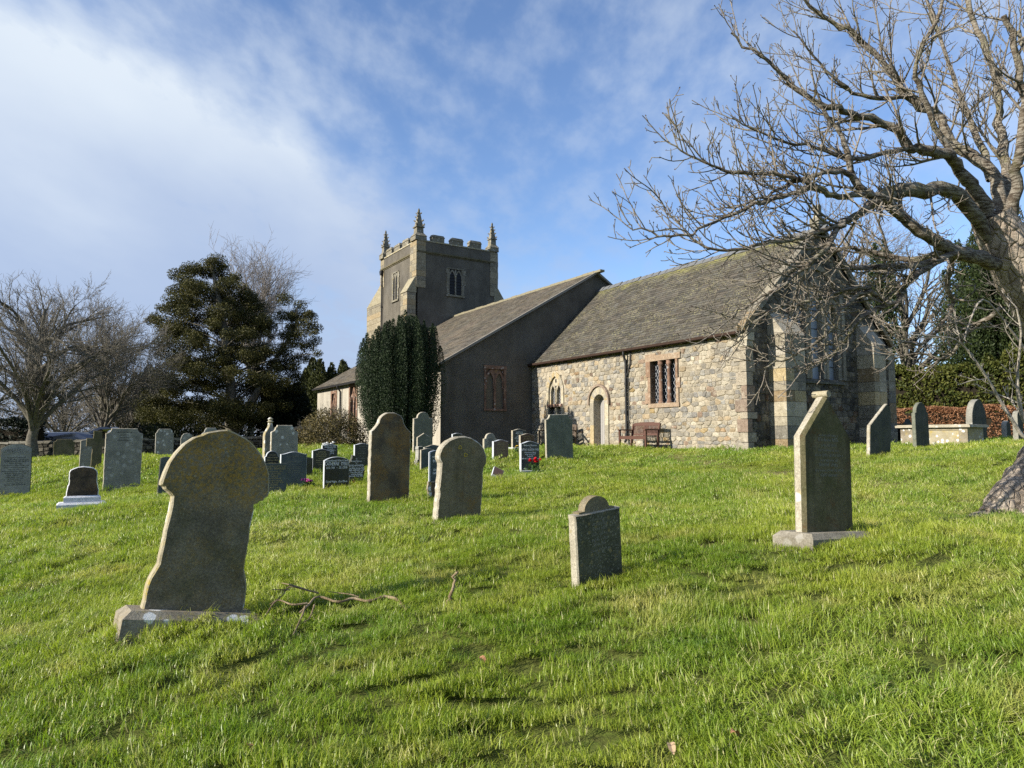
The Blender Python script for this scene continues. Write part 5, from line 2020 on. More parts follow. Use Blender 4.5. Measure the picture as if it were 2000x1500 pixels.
    def lines_gr(w, h):
        L_ = [('Treasured Memories With Love', .90, .042, .9), ('DANIEL GRAYLESS', .81, .06, .86), ('18th September 1934', .73, .042, .62), ('20th April 2001', .66, .042, .52), ('Aged 66', .59, .04, .3), ('Devoted Husband', .52, .042, .55),
              ('Dad and Grandad', .45, .042, .7), ('also his Beloved Wife', .39, .042, .75), ('IRENE', .31, .055, .32), (None, .23, .042, .5), (None, .16, .042, .6)]
        return [(s, z * h, sz, sh) for s, z, sz, sh in L_]
    stone('plate', lambda a, h: mirror([(a, B0), (a, h), (0, h)]), .07, ('dark_slate', 'slate'), 'square topped slate headstone with dull gold lettering just right of the big leaning stone', jit=0, cham=.005, lines=lines_gr, let='gold_letter')
    stone('behind', o_camber, .08, ('dark_slate', 'black_granite'), 'dark headstone mostly hidden behind the curved slate one', jit=0, cham=.006)
    stone('blackA', o_camber, .09, ('sawn_granite', 'black_granite'), 'black granite headstone with arched gold lettering, behind and left of the bright white-lettered one', jit=0, cham=.006, lines=gl(.35, .85, 7, .035, .7, 5), let='gold_letter')
    stone('blackB', o_camber, .09, ('sawn_granite', 'black_granite'), 'black granite headstone at the edge of the round bush with small white flowers on top', jit=0, cham=.006, lines=gl(.4, .86, 6, .04, .8, 6), let='white_letter')

    def lines_w(w, h):
        return [('Remembered With A Smile', h * .86, .062, .92), ('CATHERINE  STEELE', h * .745, .098, .95), ('20.2.1961  ~  22.1.2018', h * .65, .066, .84), ('Good Night,  God Bless', h * .245, .062, .86)]
    stone('white', lambda a, h: o_seg(a, h, .28), .08, ('sawn_granite', 'black_granite'), 'black granite headstone with curved top and bright white lettering', jit=0, cham=.005, lines=lines_w)

    def lines_r(w, h):
        L_ = [('In', .84, .045, 0), ('Loving Memory', .76, .05, .6), ('of', .69, .045, 0), ('GORDON PORTER', .60, .062, .85), (None, .52, .045, .9), (None, .45, .045, .8), (None, .38, .04, .7), (None, .31, .045, .6), (None, .25, .045, .8)]
        return [(s, z * h, sz, sh) for s, z, sz, sh in L_]
    stone('rough', o_rough, .10, ('dark_slate', 'black_granite'), 'rough edged black memorial of irregular outline with white lettering', jit=.008, lines=lines_r)
    stone('blackC', o_camber, .09, ('sawn_granite', 'black_granite'), 'black headstone with pale left edge, partly behind the tall ochre stone', jit=0, cham=.006, lines=gl(.3, .86, 7, .035, .75, 9), let='faint_letter')
    stone('paleTall', lambda a, h: o_shoulder(a, h, .62), .10, ('pale_side', 'green_slate'), 'tall pale green headstone with shouldered round top beside the yew', jit=.002, lines=gl(.5, .75, 5, .04, .6, 4), let='faint_letter')
    stone('greenpt', lambda a, h: o_point(a, h, .62), .08, ('pale_side', 'green_slate'), 'green slate headstone with a plain pointed top before the tall pale green one', off=-2, jit=.001, lines=gl(.5, .72, 4, .035, .6, 4), let='faint_letter')
    stone('stub', lambda a, h: mirror([(a, B0), (a, h * .2), (a * .7, h * .25), (a * .6, h * .8), (a * .8, h * .85), (a * .6, h), (0, h)]), .2, ('light_grey', 'dark_slate'), 'short dark pillar stone with a pale left side, right of the tall ochre headstone', jit=.002)
    stone('slateA', o_camber, .07, ('pale_side', 'slate'), 'slate headstone with bright left edge, the left of two overlapping slates', jit=0, cham=.006)
    stone('slateB', o_camber, .06, ('pale_side', 'slate'), 'slate headstone tilted to the left, the right of two overlapping slates', lean=-4, off=-4, jit=0, cham=.006)

    def lines_bo(w, h):
        return [('WILLIAM', h * .86, .05, .8), ('BOYD', h * .78, .07, .6), ('of', h * .68, .04, 0), (None, h * .62, .045, .5), (None, h * .56, .045, .6)]
    t, w, h = stone('slateBO', lambda a, h: o_seg(a, h, .25), .08, ('sawn_granite', 'slate'), 'slate tablet set on a rough reddish block, half behind the round-headed stone', jit=0, cham=.005, lines=lines_bo)
    mb = MB()
    slab_mesh('rough_block', [(-w * .54, -.25), (w * .54, -.25), (w * .53, h * .44), (-w * .53, h * .44)], .16, [M['plinth_lichen'], M['mottled_brown']], t, .008, 3, .02)
    stone('hidden', o_camber, .08, ('sawn_granite', 'dark_slate'), 'dark headstone peeping above the round-headed stone', jit=0, cham=.006)
    stone('shoulder', lambda a, h: o_shoulder(a, h, .72), .10, ('pale_side', 'light_grey'), 'pale grey old headstone with rounded top and shoulders near the dark church wall', jit=.002, lines=gl(.4, .72, 6, .032, .6, 4), let='worn_letter')
    stone('brownA', o_camber, .09, ('sawn_granite', 'brown_granite'), 'red brown granite headstone right of the round-headed stone, nearer of two brown ones', jit=0, cham=.006, lines=gl(.15, .82, 9, .034, .8, 4), let='gold_letter')
    stone('blackD', o_camber, .09, ('pale_side', 'black_granite'), 'black headstone with white lettering against the dark church wall', jit=0, cham=.006, lines=gl(.4, .84, 7, .042, .8, 4), let='white_letter', plinth=plinth_box('sawn_granite', .05, .1, .1, .01))
    stone('brownB', o_camber, .09, ('pale_side', 'brown_granite'), 'red brown granite headstone behind the blue black one with red flowers', jit=0, cham=.006, lines=gl(.5, .84, 4, .045, .7, 7), let='gold_letter')
    # small sloping tablet
    px, yb, yt, wpx, Y = ST['tabletY']
    t = empty('grave_tablet', at(px, yb, Y) + Vector((0, 0, .05)), 0, 'small brown memorial tablet lying tilted in the grass', 'grave tablet', rot=(R(-42), R(26), R(12)))
    mb = MB()
    mb.box((-.12, -.05, -.06), (.12, .02, .19))
    mb.build('wedge', M['sawn_granite'], t)
    mb = MB()
    mb.box((-.112, -.056, -.05), (.112, -.0505, .182))
    mb.build('plate', M['brown_granite'], t)
    stone('farA', lambda a, h: o_gothic(a, h, 1.2), .2, ('light_grey', 'dark_slate'), 'arched grey headstone by the copper hedge, left of two near the right edge', jit=.002)
    stone('farB', lambda a, h: o_round(a, h, 1.0), .16, ('grey_stone', 'dark_slate'), 'tall dark round-topped headstone behind the thin pale stems at the right edge', jit=.002)
    stone('farC', lambda a, h: o_seg(a, h, .2), .2, ('light_grey', 'light_grey'), 'low pale headstone between the two arched ones near the right edge', jit=.002)


build_stones()


def chest_tomb():
    b = at(1838, 876, 22.5)
    t = empty('chest_tomb', b + Vector((0.2, .3, 0)), 0, 'weathered stone chest tomb with flat lid and panelled side', 'tomb', rot=(0, 0, GA + R(0)))
    # local x runs north (away to the right), the long side faces south
    Lx, Ly, H = .95, 2.05, .66
    mb = MB()
    mb.box((-Lx / 2, -Ly / 2, -.3), (Lx / 2, Ly / 2, H))
    mb.build('body', M['yellow_side'], t)
    mb = MB()
    for (y0, y1) in ((-Ly / 2 + .0, -Ly / 2 + .26), (Ly / 2 - .5, Ly / 2 - .0)):
        mb.box((-Lx / 2 - .018, y0, -.3), (-Lx / 2 + .05, y1, H - .002))
    mb.box((-Lx / 2 - .018, -Ly / 2 + .262, H - .09), (-Lx / 2 + .05, Ly / 2 - .502, H - .003))
    mb.box((-Lx / 2 - .018, -Ly / 2 + .262, -.3), (-Lx / 2 + .05, Ly / 2 - .502, .08))
    mb.build('side_panel', M['plinth_lichen'], t)
    mb = MB()
    mb.box((-Lx / 2 - .12, -Ly / 2 - .12, H), (Lx / 2 + .12, Ly / 2 + .12, H + .07))
    mb.box((-Lx / 2 - .08, -Ly / 2 - .08, H + .07), (Lx / 2 + .08, Ly / 2 + .08, H + .09))
    mb.build('lid', M['pale_side'], t)


chest_tomb()


# ---------------------------------------------------------------- flowers
def flower_mat(name, c):
    return plain(name, c, .6, .2, .12, 20)


def flowers(name, loc, label, heads, rad, hgt, leaf=True, pot=None, seed=1, n=9):
    rng = random.Random(seed)
    nr = np.random.default_rng(seed)
    t = empty(name, loc, 0, label, 'flowers')
    C = {}
    stems = Tubes()
    for i in range(n):
        a, r = rng.uniform(0, 6.28), rad * math.sqrt(rng.random())
        p = Vector((r * math.cos(a), r * math.sin(a) * .6, hgt * rng.uniform(.75, 1.1)))
        stems.add([Vector((p.x * .2, p.y * .2, 0)), Vector((p.x * .6, p.y * .6, p.z * .5)), p], [.004, .004, .003], 4)
        m_ = rng.choice(heads)
        mb = MB()
        s = rad * .34
        for layer, (k, rr, up) in enumerate(((6, 1.0, .25), (5, .7, .6), (4, .35, .9))):
            for q in range(k):
                an = q * 6.283 / k + layer * .5
                d = Vector((math.cos(an), math.sin(an), 0))
                sd = Vector((-d.y, d.x, 0)) * s * .36
                a0 = p + Vector((0, 0, s * up * .2))
                mid = p + d * s * rr * .6 + Vector((0, 0, s * up * .55))
                tip = p + d * s * rr + Vector((0, 0, s * up))
                mb.add([a0, mid + sd, tip, mid - sd], [(0, 1, 2, 3)])
        mb.build('bloom', m_, t)
    stems.build('stems', M['stem'], t)
    if leaf:
        c = nr.normal(size=(50, 3)) * np.array([rad * .5, rad * .35, hgt * .22]) + np.array([0, 0, hgt * .45])
        V, Q = leaves(c, rad * .5, nr, .6)
        mesh_np('leaves', V, Q, M['leaf_dark'], t)
    if pot:
        mb = MB()
        mb.tube([(0, 0, -.02), (0, 0, .10)], .07, 12)
        mb.build('pot', pot, t)
    return t


def leaf_mat(name, a, b, trans=.3, scale=1.2, rough=.6, seedv=0):
    m_ = NT(name)
    p = m_.pos()
    g = m_.n('ShaderNodeNewGeometry')
    f = m_.math('ADD', m_.math('MULTIPLY', m_.noise(scale, 4, .6, vec=p, off=(seedv, 0, 0)), .65), m_.math('MULTIPLY', g.outputs['Random Per Island'], .35))
    c = m_.mix(m_.step(f, .25, .75), a, b)
    m_.put(m_.p.inputs['Base Color'], c)
    m_.p.inputs['Roughness'].default_value = rough
    m_.p.inputs['Specular IOR Level'].default_value = .25
    tr = m_.n('ShaderNodeBsdfTranslucent')
    m_.l(c, tr.inputs[0])
    ms = m_.n('ShaderNodeMixShader')
    ms.inputs[0].default_value = trans
    m_.l(m_.p.outputs[0], ms.inputs[1])
    m_.l(tr.outputs[0], ms.inputs[2])
    m_.l(ms.outputs[0], m_.out.inputs[0])
    return m_.mat


M['stem'] = plain('green_stems', (.06, .12, .03), .7, .2)
M['leaf_dark'] = leaf_mat('dark_leaf', (.02, .05, .012), (.05, .10, .025))
red = flower_mat('red_petals', (.62, .02, .035))
pink = flower_mat('pink_petals', (.55, .16, .38))
purple = flower_mat('purple_petals', (.22, .04, .22))
whitep = flower_mat('white_petals', (.8, .8, .78))
yellowp = flower_mat('yellow_petals', (.75, .58, .10))
fl = at(1046, 921, 17.1)
flowers('flower_bunch', fl, 'bunch of red flowers in front of the blue black granite headstone', [red], .17, .27, True, None, 3, 16)
fl = at(600, 951, 15.1)
flowers('flower_bunch', fl, 'purple, pink and white flowers at the foot of the blue grey slate headstone', [purple, pink, whitep, purple], .15, .13, True, None, 5, 12)
fl = at(1010, 886, 20.3)
flowers('flower_bunch', fl, 'yellow flowers beside the pale edge of the farther brown headstone', [yellowp], .10, .22, True, None, 7, 5)
fl = at(527, 971, 13.5)
flowers('flower_bunch', fl, 'low white flowers below the square topped slate headstone', [whitep], .10, .06, True, None, 8, 5)
tt = at(640, 868, 20.1)
flowers('flower_bunch', Vector((tt.x, tt.y + .12, tt.z - .14)), 'small white flowers just above the black headstone by the round bush', [whitep], .2, .16, False, None, 9, 5)
fl = at(690, 957, 16.0)
flowers('flower_bunch', fl, 'reddish brown dry plant at the foot of the rough edged black memorial', [flower_mat('russet_petals', (.22, .09, .03))], .14, .16, True, None, 10, 9)


# ---------------------------------------------------------------- benches
def bench(loc, rz, label, wood):
    t = empty('garden_bench', loc, rz, label, 'bench', 'wooden benches against the church')
    W, D, Hs, Hb = 1.36, .52, .43, .88

    def part(nm, boxes):
        mb = MB()
        for a, b, rot in boxes:
            mb.box(a, b, rot=rot)
        return mb.build(nm, wood, t)
    for s in (-1, 1):
        x = s * (W / 2 - .03)
        part('leg', [((x - .03, -D, -.05), (x + .03, -D + .06, .64), None)])
        mb = MB()
        P = [(0, -.05), (.07, -.05), (.10, .42), (.19, Hb), (.13, Hb), (.03, .42)]
        mb.prism([(yy, z) for yy, z in P], x - .03, x + .03, 'x')
        mb.build('leg', wood, t)
        part('armrest', [((x - .04, -D - .03, .64), (x + .04, .08, .68), None)])
    mb = MB()
    for k in range(5):
        y = -D + .02 + k * .108
        mb.box((-W / 2 + .06, y, Hs), (W / 2 - .06, y + .088, Hs + .022))
    mb.box((-W / 2 + .06, -D + .01, Hs - .09), (W / 2 - .06, -D + .04, Hs - .002))
    mb.build('seat', wood, t)
    mb = MB()
    tilt = Matrix.Rotation(R(-11), 3, 'X')
    mb.box((-W / 2 + .06, .145, Hb - .08), (W / 2 - .06, .18, Hb + .02), rot=tilt)
    mb.box((-W / 2 + .06, .075, Hs + .04), (W / 2 - .06, .11, Hs + .10), rot=tilt)
    n = 19
    for i in range(n):
        x = -W / 2 + .10 + (W - .2) * i / (n - 1)
        w = .032 if abs(i - 9) > 1 else .05
        mb.box((x - w / 2, .115, Hs + .085), (x + w / 2, .133, Hb - .06), rot=tilt)
    mb.prism([(-.5, Hb + .016), (.5, Hb + .016), (.3, Hb + .045), (-.3, Hb + .045)], .155, .175, 'y')
    mb.build('backrest', wood, t)
    return t


M['brown_wood'] = plain('brown_stained_wood', (.085, .040, .028), .6, .3, .2, 12, bump=.3)
M['old_wood'] = plain('dark_weathered_wood', (.10, .075, .055), .75, .2, .25, 12, bump=.3)
bp = ch(-3.90, -.60)
bench(Vector((bp.x, bp.y, 1.24)), ROT_CH, 'brown wooden garden bench against the rubble wall below the square window', M['brown_wood'])
bp = ch(-8.55, -.75)
bench(Vector((bp.x, bp.y, 1.26)), ROT_CH + R(28), 'dark weathered bench half hidden behind the tall slate slab, left of the door', M['old_wood'])


# ---------------------------------------------------------------- car beyond the wall
def car():
    t = empty('parked_car', at(122, 880, 37.0) + Vector((0, 0, -.50)), R(186), 'dark blue car with its tailgate raised, parked beyond the churchyard wall', 'car')
    paint = plain('dark_blue_car_paint', (.018, .03, .065), .22, .6, .1, 3)
    dark = M['void']
    body = MB()
    prof = [(-2.05, .35), (2.1, .35), (2.15, .75), (2.05, .98), (1.15, 1.05), (.45, 1.44), (-.9, 1.46), (-1.75, 1.30), (-2.02, .95), (-2.1, .7)]
    V = []
    for y, k in ((-.82, .96), (-.70, 1.0), (.70, 1.0), (.82, .96)):
        V += [(x * (1 if abs(y) < .8 else .985), y * (1 if z < 1.1 else .82), z if abs(y) < .8 else z * .985) for x, z in prof]
    n = len(prof)
    Fc = []
    for r in range(3):
        Fc += [(r * n + i, r * n + (i + 1) % n, (r + 1) * n + (i + 1) % n, (r + 1) * n + i) for i in range(n)]
    Fc += [tuple(range(n))[::-1], tuple(range(3 * n, 4 * n))]
    body.add(V, Fc)
    b = body.build('body', paint, t)
    g = MB()
    for y in (-.70, .70):
        s = 1 if y > 0 else -1
        g.add([(-1.55, y * 1.10, 1.06), (.95, y * 1.12, 1.06), (.42, y * .985, 1.36), (-.95, y * .985, 1.38), (-1.45, y * 1.0, 1.28)], [(0, 1, 2, 3, 4)])
    g.add([(1.13, -.62, 1.085), (1.13, .62, 1.085), (.50, .52, 1.445), (.50, -.52, 1.445)], [(0, 1, 2, 3)])
    g.build('windows', M['glass'], t)
    tg = MB()
    P = [(-1.6, 1.36), (-1.5, 1.45), (-2.05, 1.72), (-2.42, 1.72), (-2.62, 1.62), (-2.30, 1.60), (-2.1, 1.60)]
    tg.prism(P, -.62, .62, 'y')
    tg.build('tailgate', paint, t)
    for x in (-1.3, 1.35):
        for y in (-.80, .80):
            w = MB()
            w.tube([(x, y - .1, .32), (x, y + .1, .32)], .32, 20)
            wo = w.build('wheel', M['iron'], t)
            r = MB()
            r.tube([(x, y - .105, .32), (x, y + .105, .32)], .2, 16)
            r.build('rim', M['sawn_granite'], wo)


car()
# ---------------------------------------------------------------- walls of the churchyard


def field_wall(pts, h, th, label, seed, capmat=None):
    t = empty('dry_stone_wall', pts[0], 0, label, 'wall')
    rng = random.Random(seed)
    base = pts[0]
    V, Fc, Cc = [], [], []
    for a, b in zip(pts[:-1], pts[1:]):
        d = (b - a)
        L_ = Vector((d.x, d.y, 0)).length
        u = Vector((d.x, d.y, 0)).normalized()
        nrm = Vector((u.y, -u.x, 0))
        if nrm.y > 0:
            nrm = -nrm

        def mp(x, z, o, a=a, u=u, nrm=nrm, d=d, L_=L_):
            p = a + u * x + nrm * (o + th / 2 - z * .06) + Vector((0, 0, z + d.z * x / L_))
            return tuple(p - base)
        v, f, c = rubble([(0, -.3), (L_, -.3), (L_, h), (0, h)], [], .34, .15, rng.randint(0, 999), mp, [((.09, .085, .07), 4), ((.14, .13, .11), 3), ((.19, .18, .15), 1.2), ((.06, .06, .05), 2)], .012, (.02, .09))
        k = len(V)
        V += v
        Fc += [tuple(i + k for i in q) for q in f]
        Cc += c
        k = len(V)
        V += [mp(0, -.3, 0), mp(L_, -.3, 0), mp(L_, h, 0), mp(0, h, 0), mp(0, h, -th), mp(L_, h, -th), mp(L_, -.3, -th), mp(0, -.3, -th)]
        Fc += [(k, k + 1, k + 2, k + 3), (k + 3, k + 2, k + 5, k + 4), (k + 4, k + 5, k + 6, k + 7)]
        Cc += [(.03, .03, .026)] * 8
    mesh('wall', V, Fc, M['rubble_dark'], t, None, Cc)
    # cope stones
    mb = MB()
    for a, b in zip(pts[:-1], pts[1:]):
        d = b - a
        L_ = Vector((d.x, d.y, 0)).length
        u = Vector((d.x, d.y, 0)).normalized()
        ang = Matrix.Rotation(math.atan2(u.y, u.x), 3, 'Z')
        x = 0
        while x < L_:
            w = rng.uniform(.3, .6)
            c = a + u * (x + w / 2) + Vector((0, 0, h + d.z * x / L_)) - base
            hh = rng.uniform(.06, .12)
            mb.box((c.x - w / 2 + .01, c.y - th / 2 - .05, c.z), (c.x + w / 2 - .01, c.y + th / 2 + .05, c.z + hh), 0, (.26, .25, .22), rot=ang @ Matrix.Rotation(rng.uniform(-.06, .06), 3, 'Y'))
            x += w
    mb.build('coping', M['rubble_dark'], t, usecol=True)


g_ = lambda px, Y: (lambda p: Vector((p.x, p.y, gz1(p.x, p.y, False) - .05)))(at(px, 880, Y))
field_wall([g_(-120, 33), g_(60, 32), g_(270, 31), g_(420, 33), g_(520, 35.5)], .80, .5, 'dark dry stone churchyard wall with pale flat coping along the left background', 3)
field_wall([g_(590, 46), g_(520, 35.6)], 1.0, .5, 'short stretch of churchyard wall running back beside the dark yew', 4)

# ---------------------------------------------------------------- trees
def bark(name, a, b, band=0.0, moss=.3, scale=1.0, furrow=False):
    m_ = NT(name)
    p = m_.pos()
    c = m_.mix(m_.step(m_.noise(7 * scale, 7, .68, vec=p), .32, .68), a, b)
    if band:
        bn = m_.step(m_.noise(26, 4, .55, vec=p, sc=(.35, .35, 2.2)), .44, .58)
        c = m_.mix(m_.math('MULTIPLY', bn, band), c, (.42, .39, .33))
    mo = m_.math('MULTIPLY', m_.step(m_.noise(1.6, 5, .6, vec=p, off=(3, 3, 3)), .48, .7), m_.step(m_.noise(22, 4, .6, vec=p), .35, .6))
    c = m_.mix(m_.math('MULTIPLY', mo, moss), c, (.13, .135, .035))
    if furrow:
        fv = m_.voro(13, 'DISTANCE_TO_EDGE', vec=m_.map(p, (1, 1, .30)))
        fv = m_.math('ADD', fv, m_.math('MULTIPLY', m_.noise(16, 5, .7, vec=p), .16))
        c = m_.mix(m_.step(fv, .085, .03), c, (.07, .052, .038))
        m_.bump(m_.math('ADD', m_.math('MULTIPLY', m_.step(fv, .03, .22), .8), m_.math('MULTIPLY', m_.noise(40, 6, .7, vec=p), .6)), 1.0, .05)
        return m_.done(c, .92, .12)
    m_.bump(m_.math('ADD', m_.noise(34 * scale, 6, .7, vec=p, sc=(1, 1, .5)), m_.noise(9 * scale, 5, .6, vec=p)), .8, .03)
    return m_.done(c, .9, .15)


M['cherry_bark'] = bark('grey_brown_cherry_bark', (.05, .039, .029), (.135, .11, .083), .45, .6)
M['cherry_twig'] = bark('pale_grey_twigs', (.10, .083, .066), (.26, .225, .185), .3, .3)
M['trunk_bark'] = bark('rough_brown_trunk_bark', (.27, .215, .165), (.50, .43, .35), 0, .15, .8, True)
M['far_bark'] = bark('dark_grey_bark', (.085, .078, .062), (.17, .155, .125), 0, .3)
M['far_twig'] = plain('grey_brown_twigs', (.15, .137, .115), .9, .1, .2, 2)
M['pale_twig'] = plain('hazy_grey_twigs', (.20, .18, .165), .9, .1, .15, 2)
M['bud'] = plain('dark_buds', (.06, .04, .032), .8, .2)


class Tree:
    """limbs given as polylines, everything finer grown from them"""

    def __init__(self, seed, kfine=3, up=.25, wig=.22, bounds=None):
        self.r = random.Random(seed)
        self.big, self.fine = Tubes(), Tubes()
        self.up, self.wig, self.kf = up, wig, kfine
        self.nb = 0
        self.buds = []
        self.bounds = bounds

    def limb(self, pts, r0, r1, k=9, sub=4, wob=.03, big=True):
        """smooth polyline through pts"""
        P = [Vector(p) for p in pts]
        out, rad = [], []
        n = len(P)
        for i in range(n - 1):
            p0, p1, p2, p3 = P[max(0, i - 1)], P[i], P[i + 1], P[min(n - 1, i + 2)]
            for j in range(sub):
                t = j / sub
                q = 0.5 * ((2 * p1) + (p2 - p0) * t + (2 * p0 - 5 * p1 + 4 * p2 - p3) * t * t + (3 * p1 - p0 - 3 * p2 + p3) * t ** 3)
                f = (i + t) / (n - 1)
                rr = r0 + (r1 - r0) * f ** .85
                q = q + Vector([self.r.gauss(0, wob * rr * 3) for _ in range(3)])
                if j == sub // 2 and wob >= .05:
                    q = q + Vector([self.r.gauss(0, .022) for _ in range(3)])
                out.append(q)
                rad.append(rr * self.r.uniform(.92, 1.1))
        out.append(P[-1])
        rad.append(r1)
        (self.big if big else self.fine).add(out, rad, k)
        return out, rad

    def rdir(self):
        while True:
            v = Vector([self.r.uniform(-1, 1) for _ in range(3)])
            if .1 < v.length < 1:
                return v.normalized()

    def shoot(self, p, d, L_, r0, lev, n=5):
        pts, rad = [p.copy()], [r0]
        d = d.normalized()
        st = L_ / n
        for i in range(n):
            d = (d + self.rdir() * self.wig + Vector((0, 0, self.up * .25 * (1 if lev > 0 else .6)))).normalized()
            p = p + d * st
            pts.append(p.copy())
            rad.append(max(.0022 if self.kf == 3 else .002, r0 * (1 - .72 * (i + 1) / n)))
        return pts, rad, d

    def grow(self, pts, rad, n, L_, lev, start=.25, ang=(.6, 1.15), ratio=.55, rr=.5, minr=.0025, bias=None, spur=0.0):
        """n side shoots on a branch, then recursion"""
        m_ = len(pts)
        for i in range(n):
            f = start + (1 - start) * (i + self.r.random()) / n
            q = f * (m_ - 1)
            a = min(m_ - 2, int(q))
            t = q - a
            p = pts[a].lerp(pts[a + 1], t)
            ax = (pts[a + 1] - pts[a]).normalized()
            w = self.rdir()
            w = (w - ax * w.dot(ax)).normalized()
            if bias is not None:
                w = (w + bias * .6)
                w = (w - ax * w.dot(ax)).normalized()
            an = self.r.uniform(*ang)
            d = ax * math.cos(an) + w * math.sin(an)
            r_ = max(minr, min(rad[a] * .72, rad[a] * rr * self.r.uniform(.7, 1.15)))
            l = L_ * self.r.uniform(.55, 1.25) * (1.12 - .45 * f)
            sp, sr, dd = self.shoot(p, d, l, r_, lev, 5 if lev > 1 else 4)
            if self.bounds and not self.bounds(sp[-1]):
                if self.r.random() < .9:
                    continue
            self.fine.add(sp, sr, self.kf if r_ < .02 else 5)
            self.nb += 1
            self.buds.append((sp[-1], dd))
            if lev > 0:
                k = max(2, int(n * .62)) if lev > 1 else max(2, int(n * .5))
                self.grow(sp, sr, k, l * ratio, lev - 1, .18, ang, ratio, rr, minr, bias, spur)


    def arc(self, p, d, L_, r0, n, curve, r1=.0042):
        """one clean bending twig"""
        pts, rad = [p.copy()], [r0]
        d = d.normalized()
        for i in range(n):
            d = (d + curve * (1.0 / n) + self.rdir() * .13).normalized()
            p = p + d * (L_ / n)
            pts.append(p.copy())
            rad.append(r0 + (r1 - r0) * (i + 1) / n)
        return pts, rad, d

    def side(self, pts, f, ang, bias=None):
        q = f * (len(pts) - 1)
        a = min(len(pts) - 2, int(q))
        p = pts[a].lerp(pts[a + 1], q - a)
        ax = (pts[a + 1] - pts[a]).normalized()
        w = self.rdir()
        if bias is not None:
            w = w + bias * .7
        w = (w - ax * w.dot(ax)).normalized()
        an = self.r.uniform(*ang)
        return p, ax * math.cos(an) + w * math.sin(an), a

    def grow2(self, pts, rad, n, L_, start, bias):
        """long arching shoots, twigs on them, short spurs with a bud at the end"""
        up = Vector((0, 0, 1))
        for i in range(n):
            f = start + (1 - start) * (i + self.r.random()) / n
            p, d, a = self.side(pts, f, (.45, 1.05), bias)
            r0 = min(.016, max(.0065, rad[a] * .45))
            L1 = L_ * self.r.uniform(.5, 1.3) * (1.15 - .45 * f)
            s, sr, d1 = self.arc(p, d, L1, r0, 7, up * self.r.uniform(.1, .9) + self.rdir() * .5)
            self.fine.add(s, sr, 5)
            self.nb += 1
            self.buds.append((s[-1], d1))
            m_ = max(3, int(L1 * 9))
            for j in range(m_):
                g = .12 + .85 * (j + self.r.random()) / m_
                p2, d2, a2 = self.side(s, g, (.5, 1.1), up * .45)
                L2 = L1 * self.r.uniform(.16, .48) * (1.2 - .6 * g)
                s2, sr2, dd = self.arc(p2, d2, L2, max(.0042, sr[a2] * .62), 4, up * self.r.uniform(.1, .7) + self.rdir() * .4, .0036)
                self.fine.add(s2, sr2, 4)
                self.nb += 1
                self.buds.append((s2[-1], dd))
                for k in range(int(L2 * 11)):
                    p3, d3, a3 = self.side(s2, self.r.uniform(.2, .95), (.6, 1.2), up * .5)
                    s3, sr3, dd3 = self.arc(p3, d3, self.r.uniform(.03, .10), .0042, 2, up * .4, .0036)
                    self.fine.add(s3, sr3, 4)
                    self.nb += 1
                    self.buds.append((s3[-1], dd3))


def px_path(pts):
    return [at(*p) for p in pts]


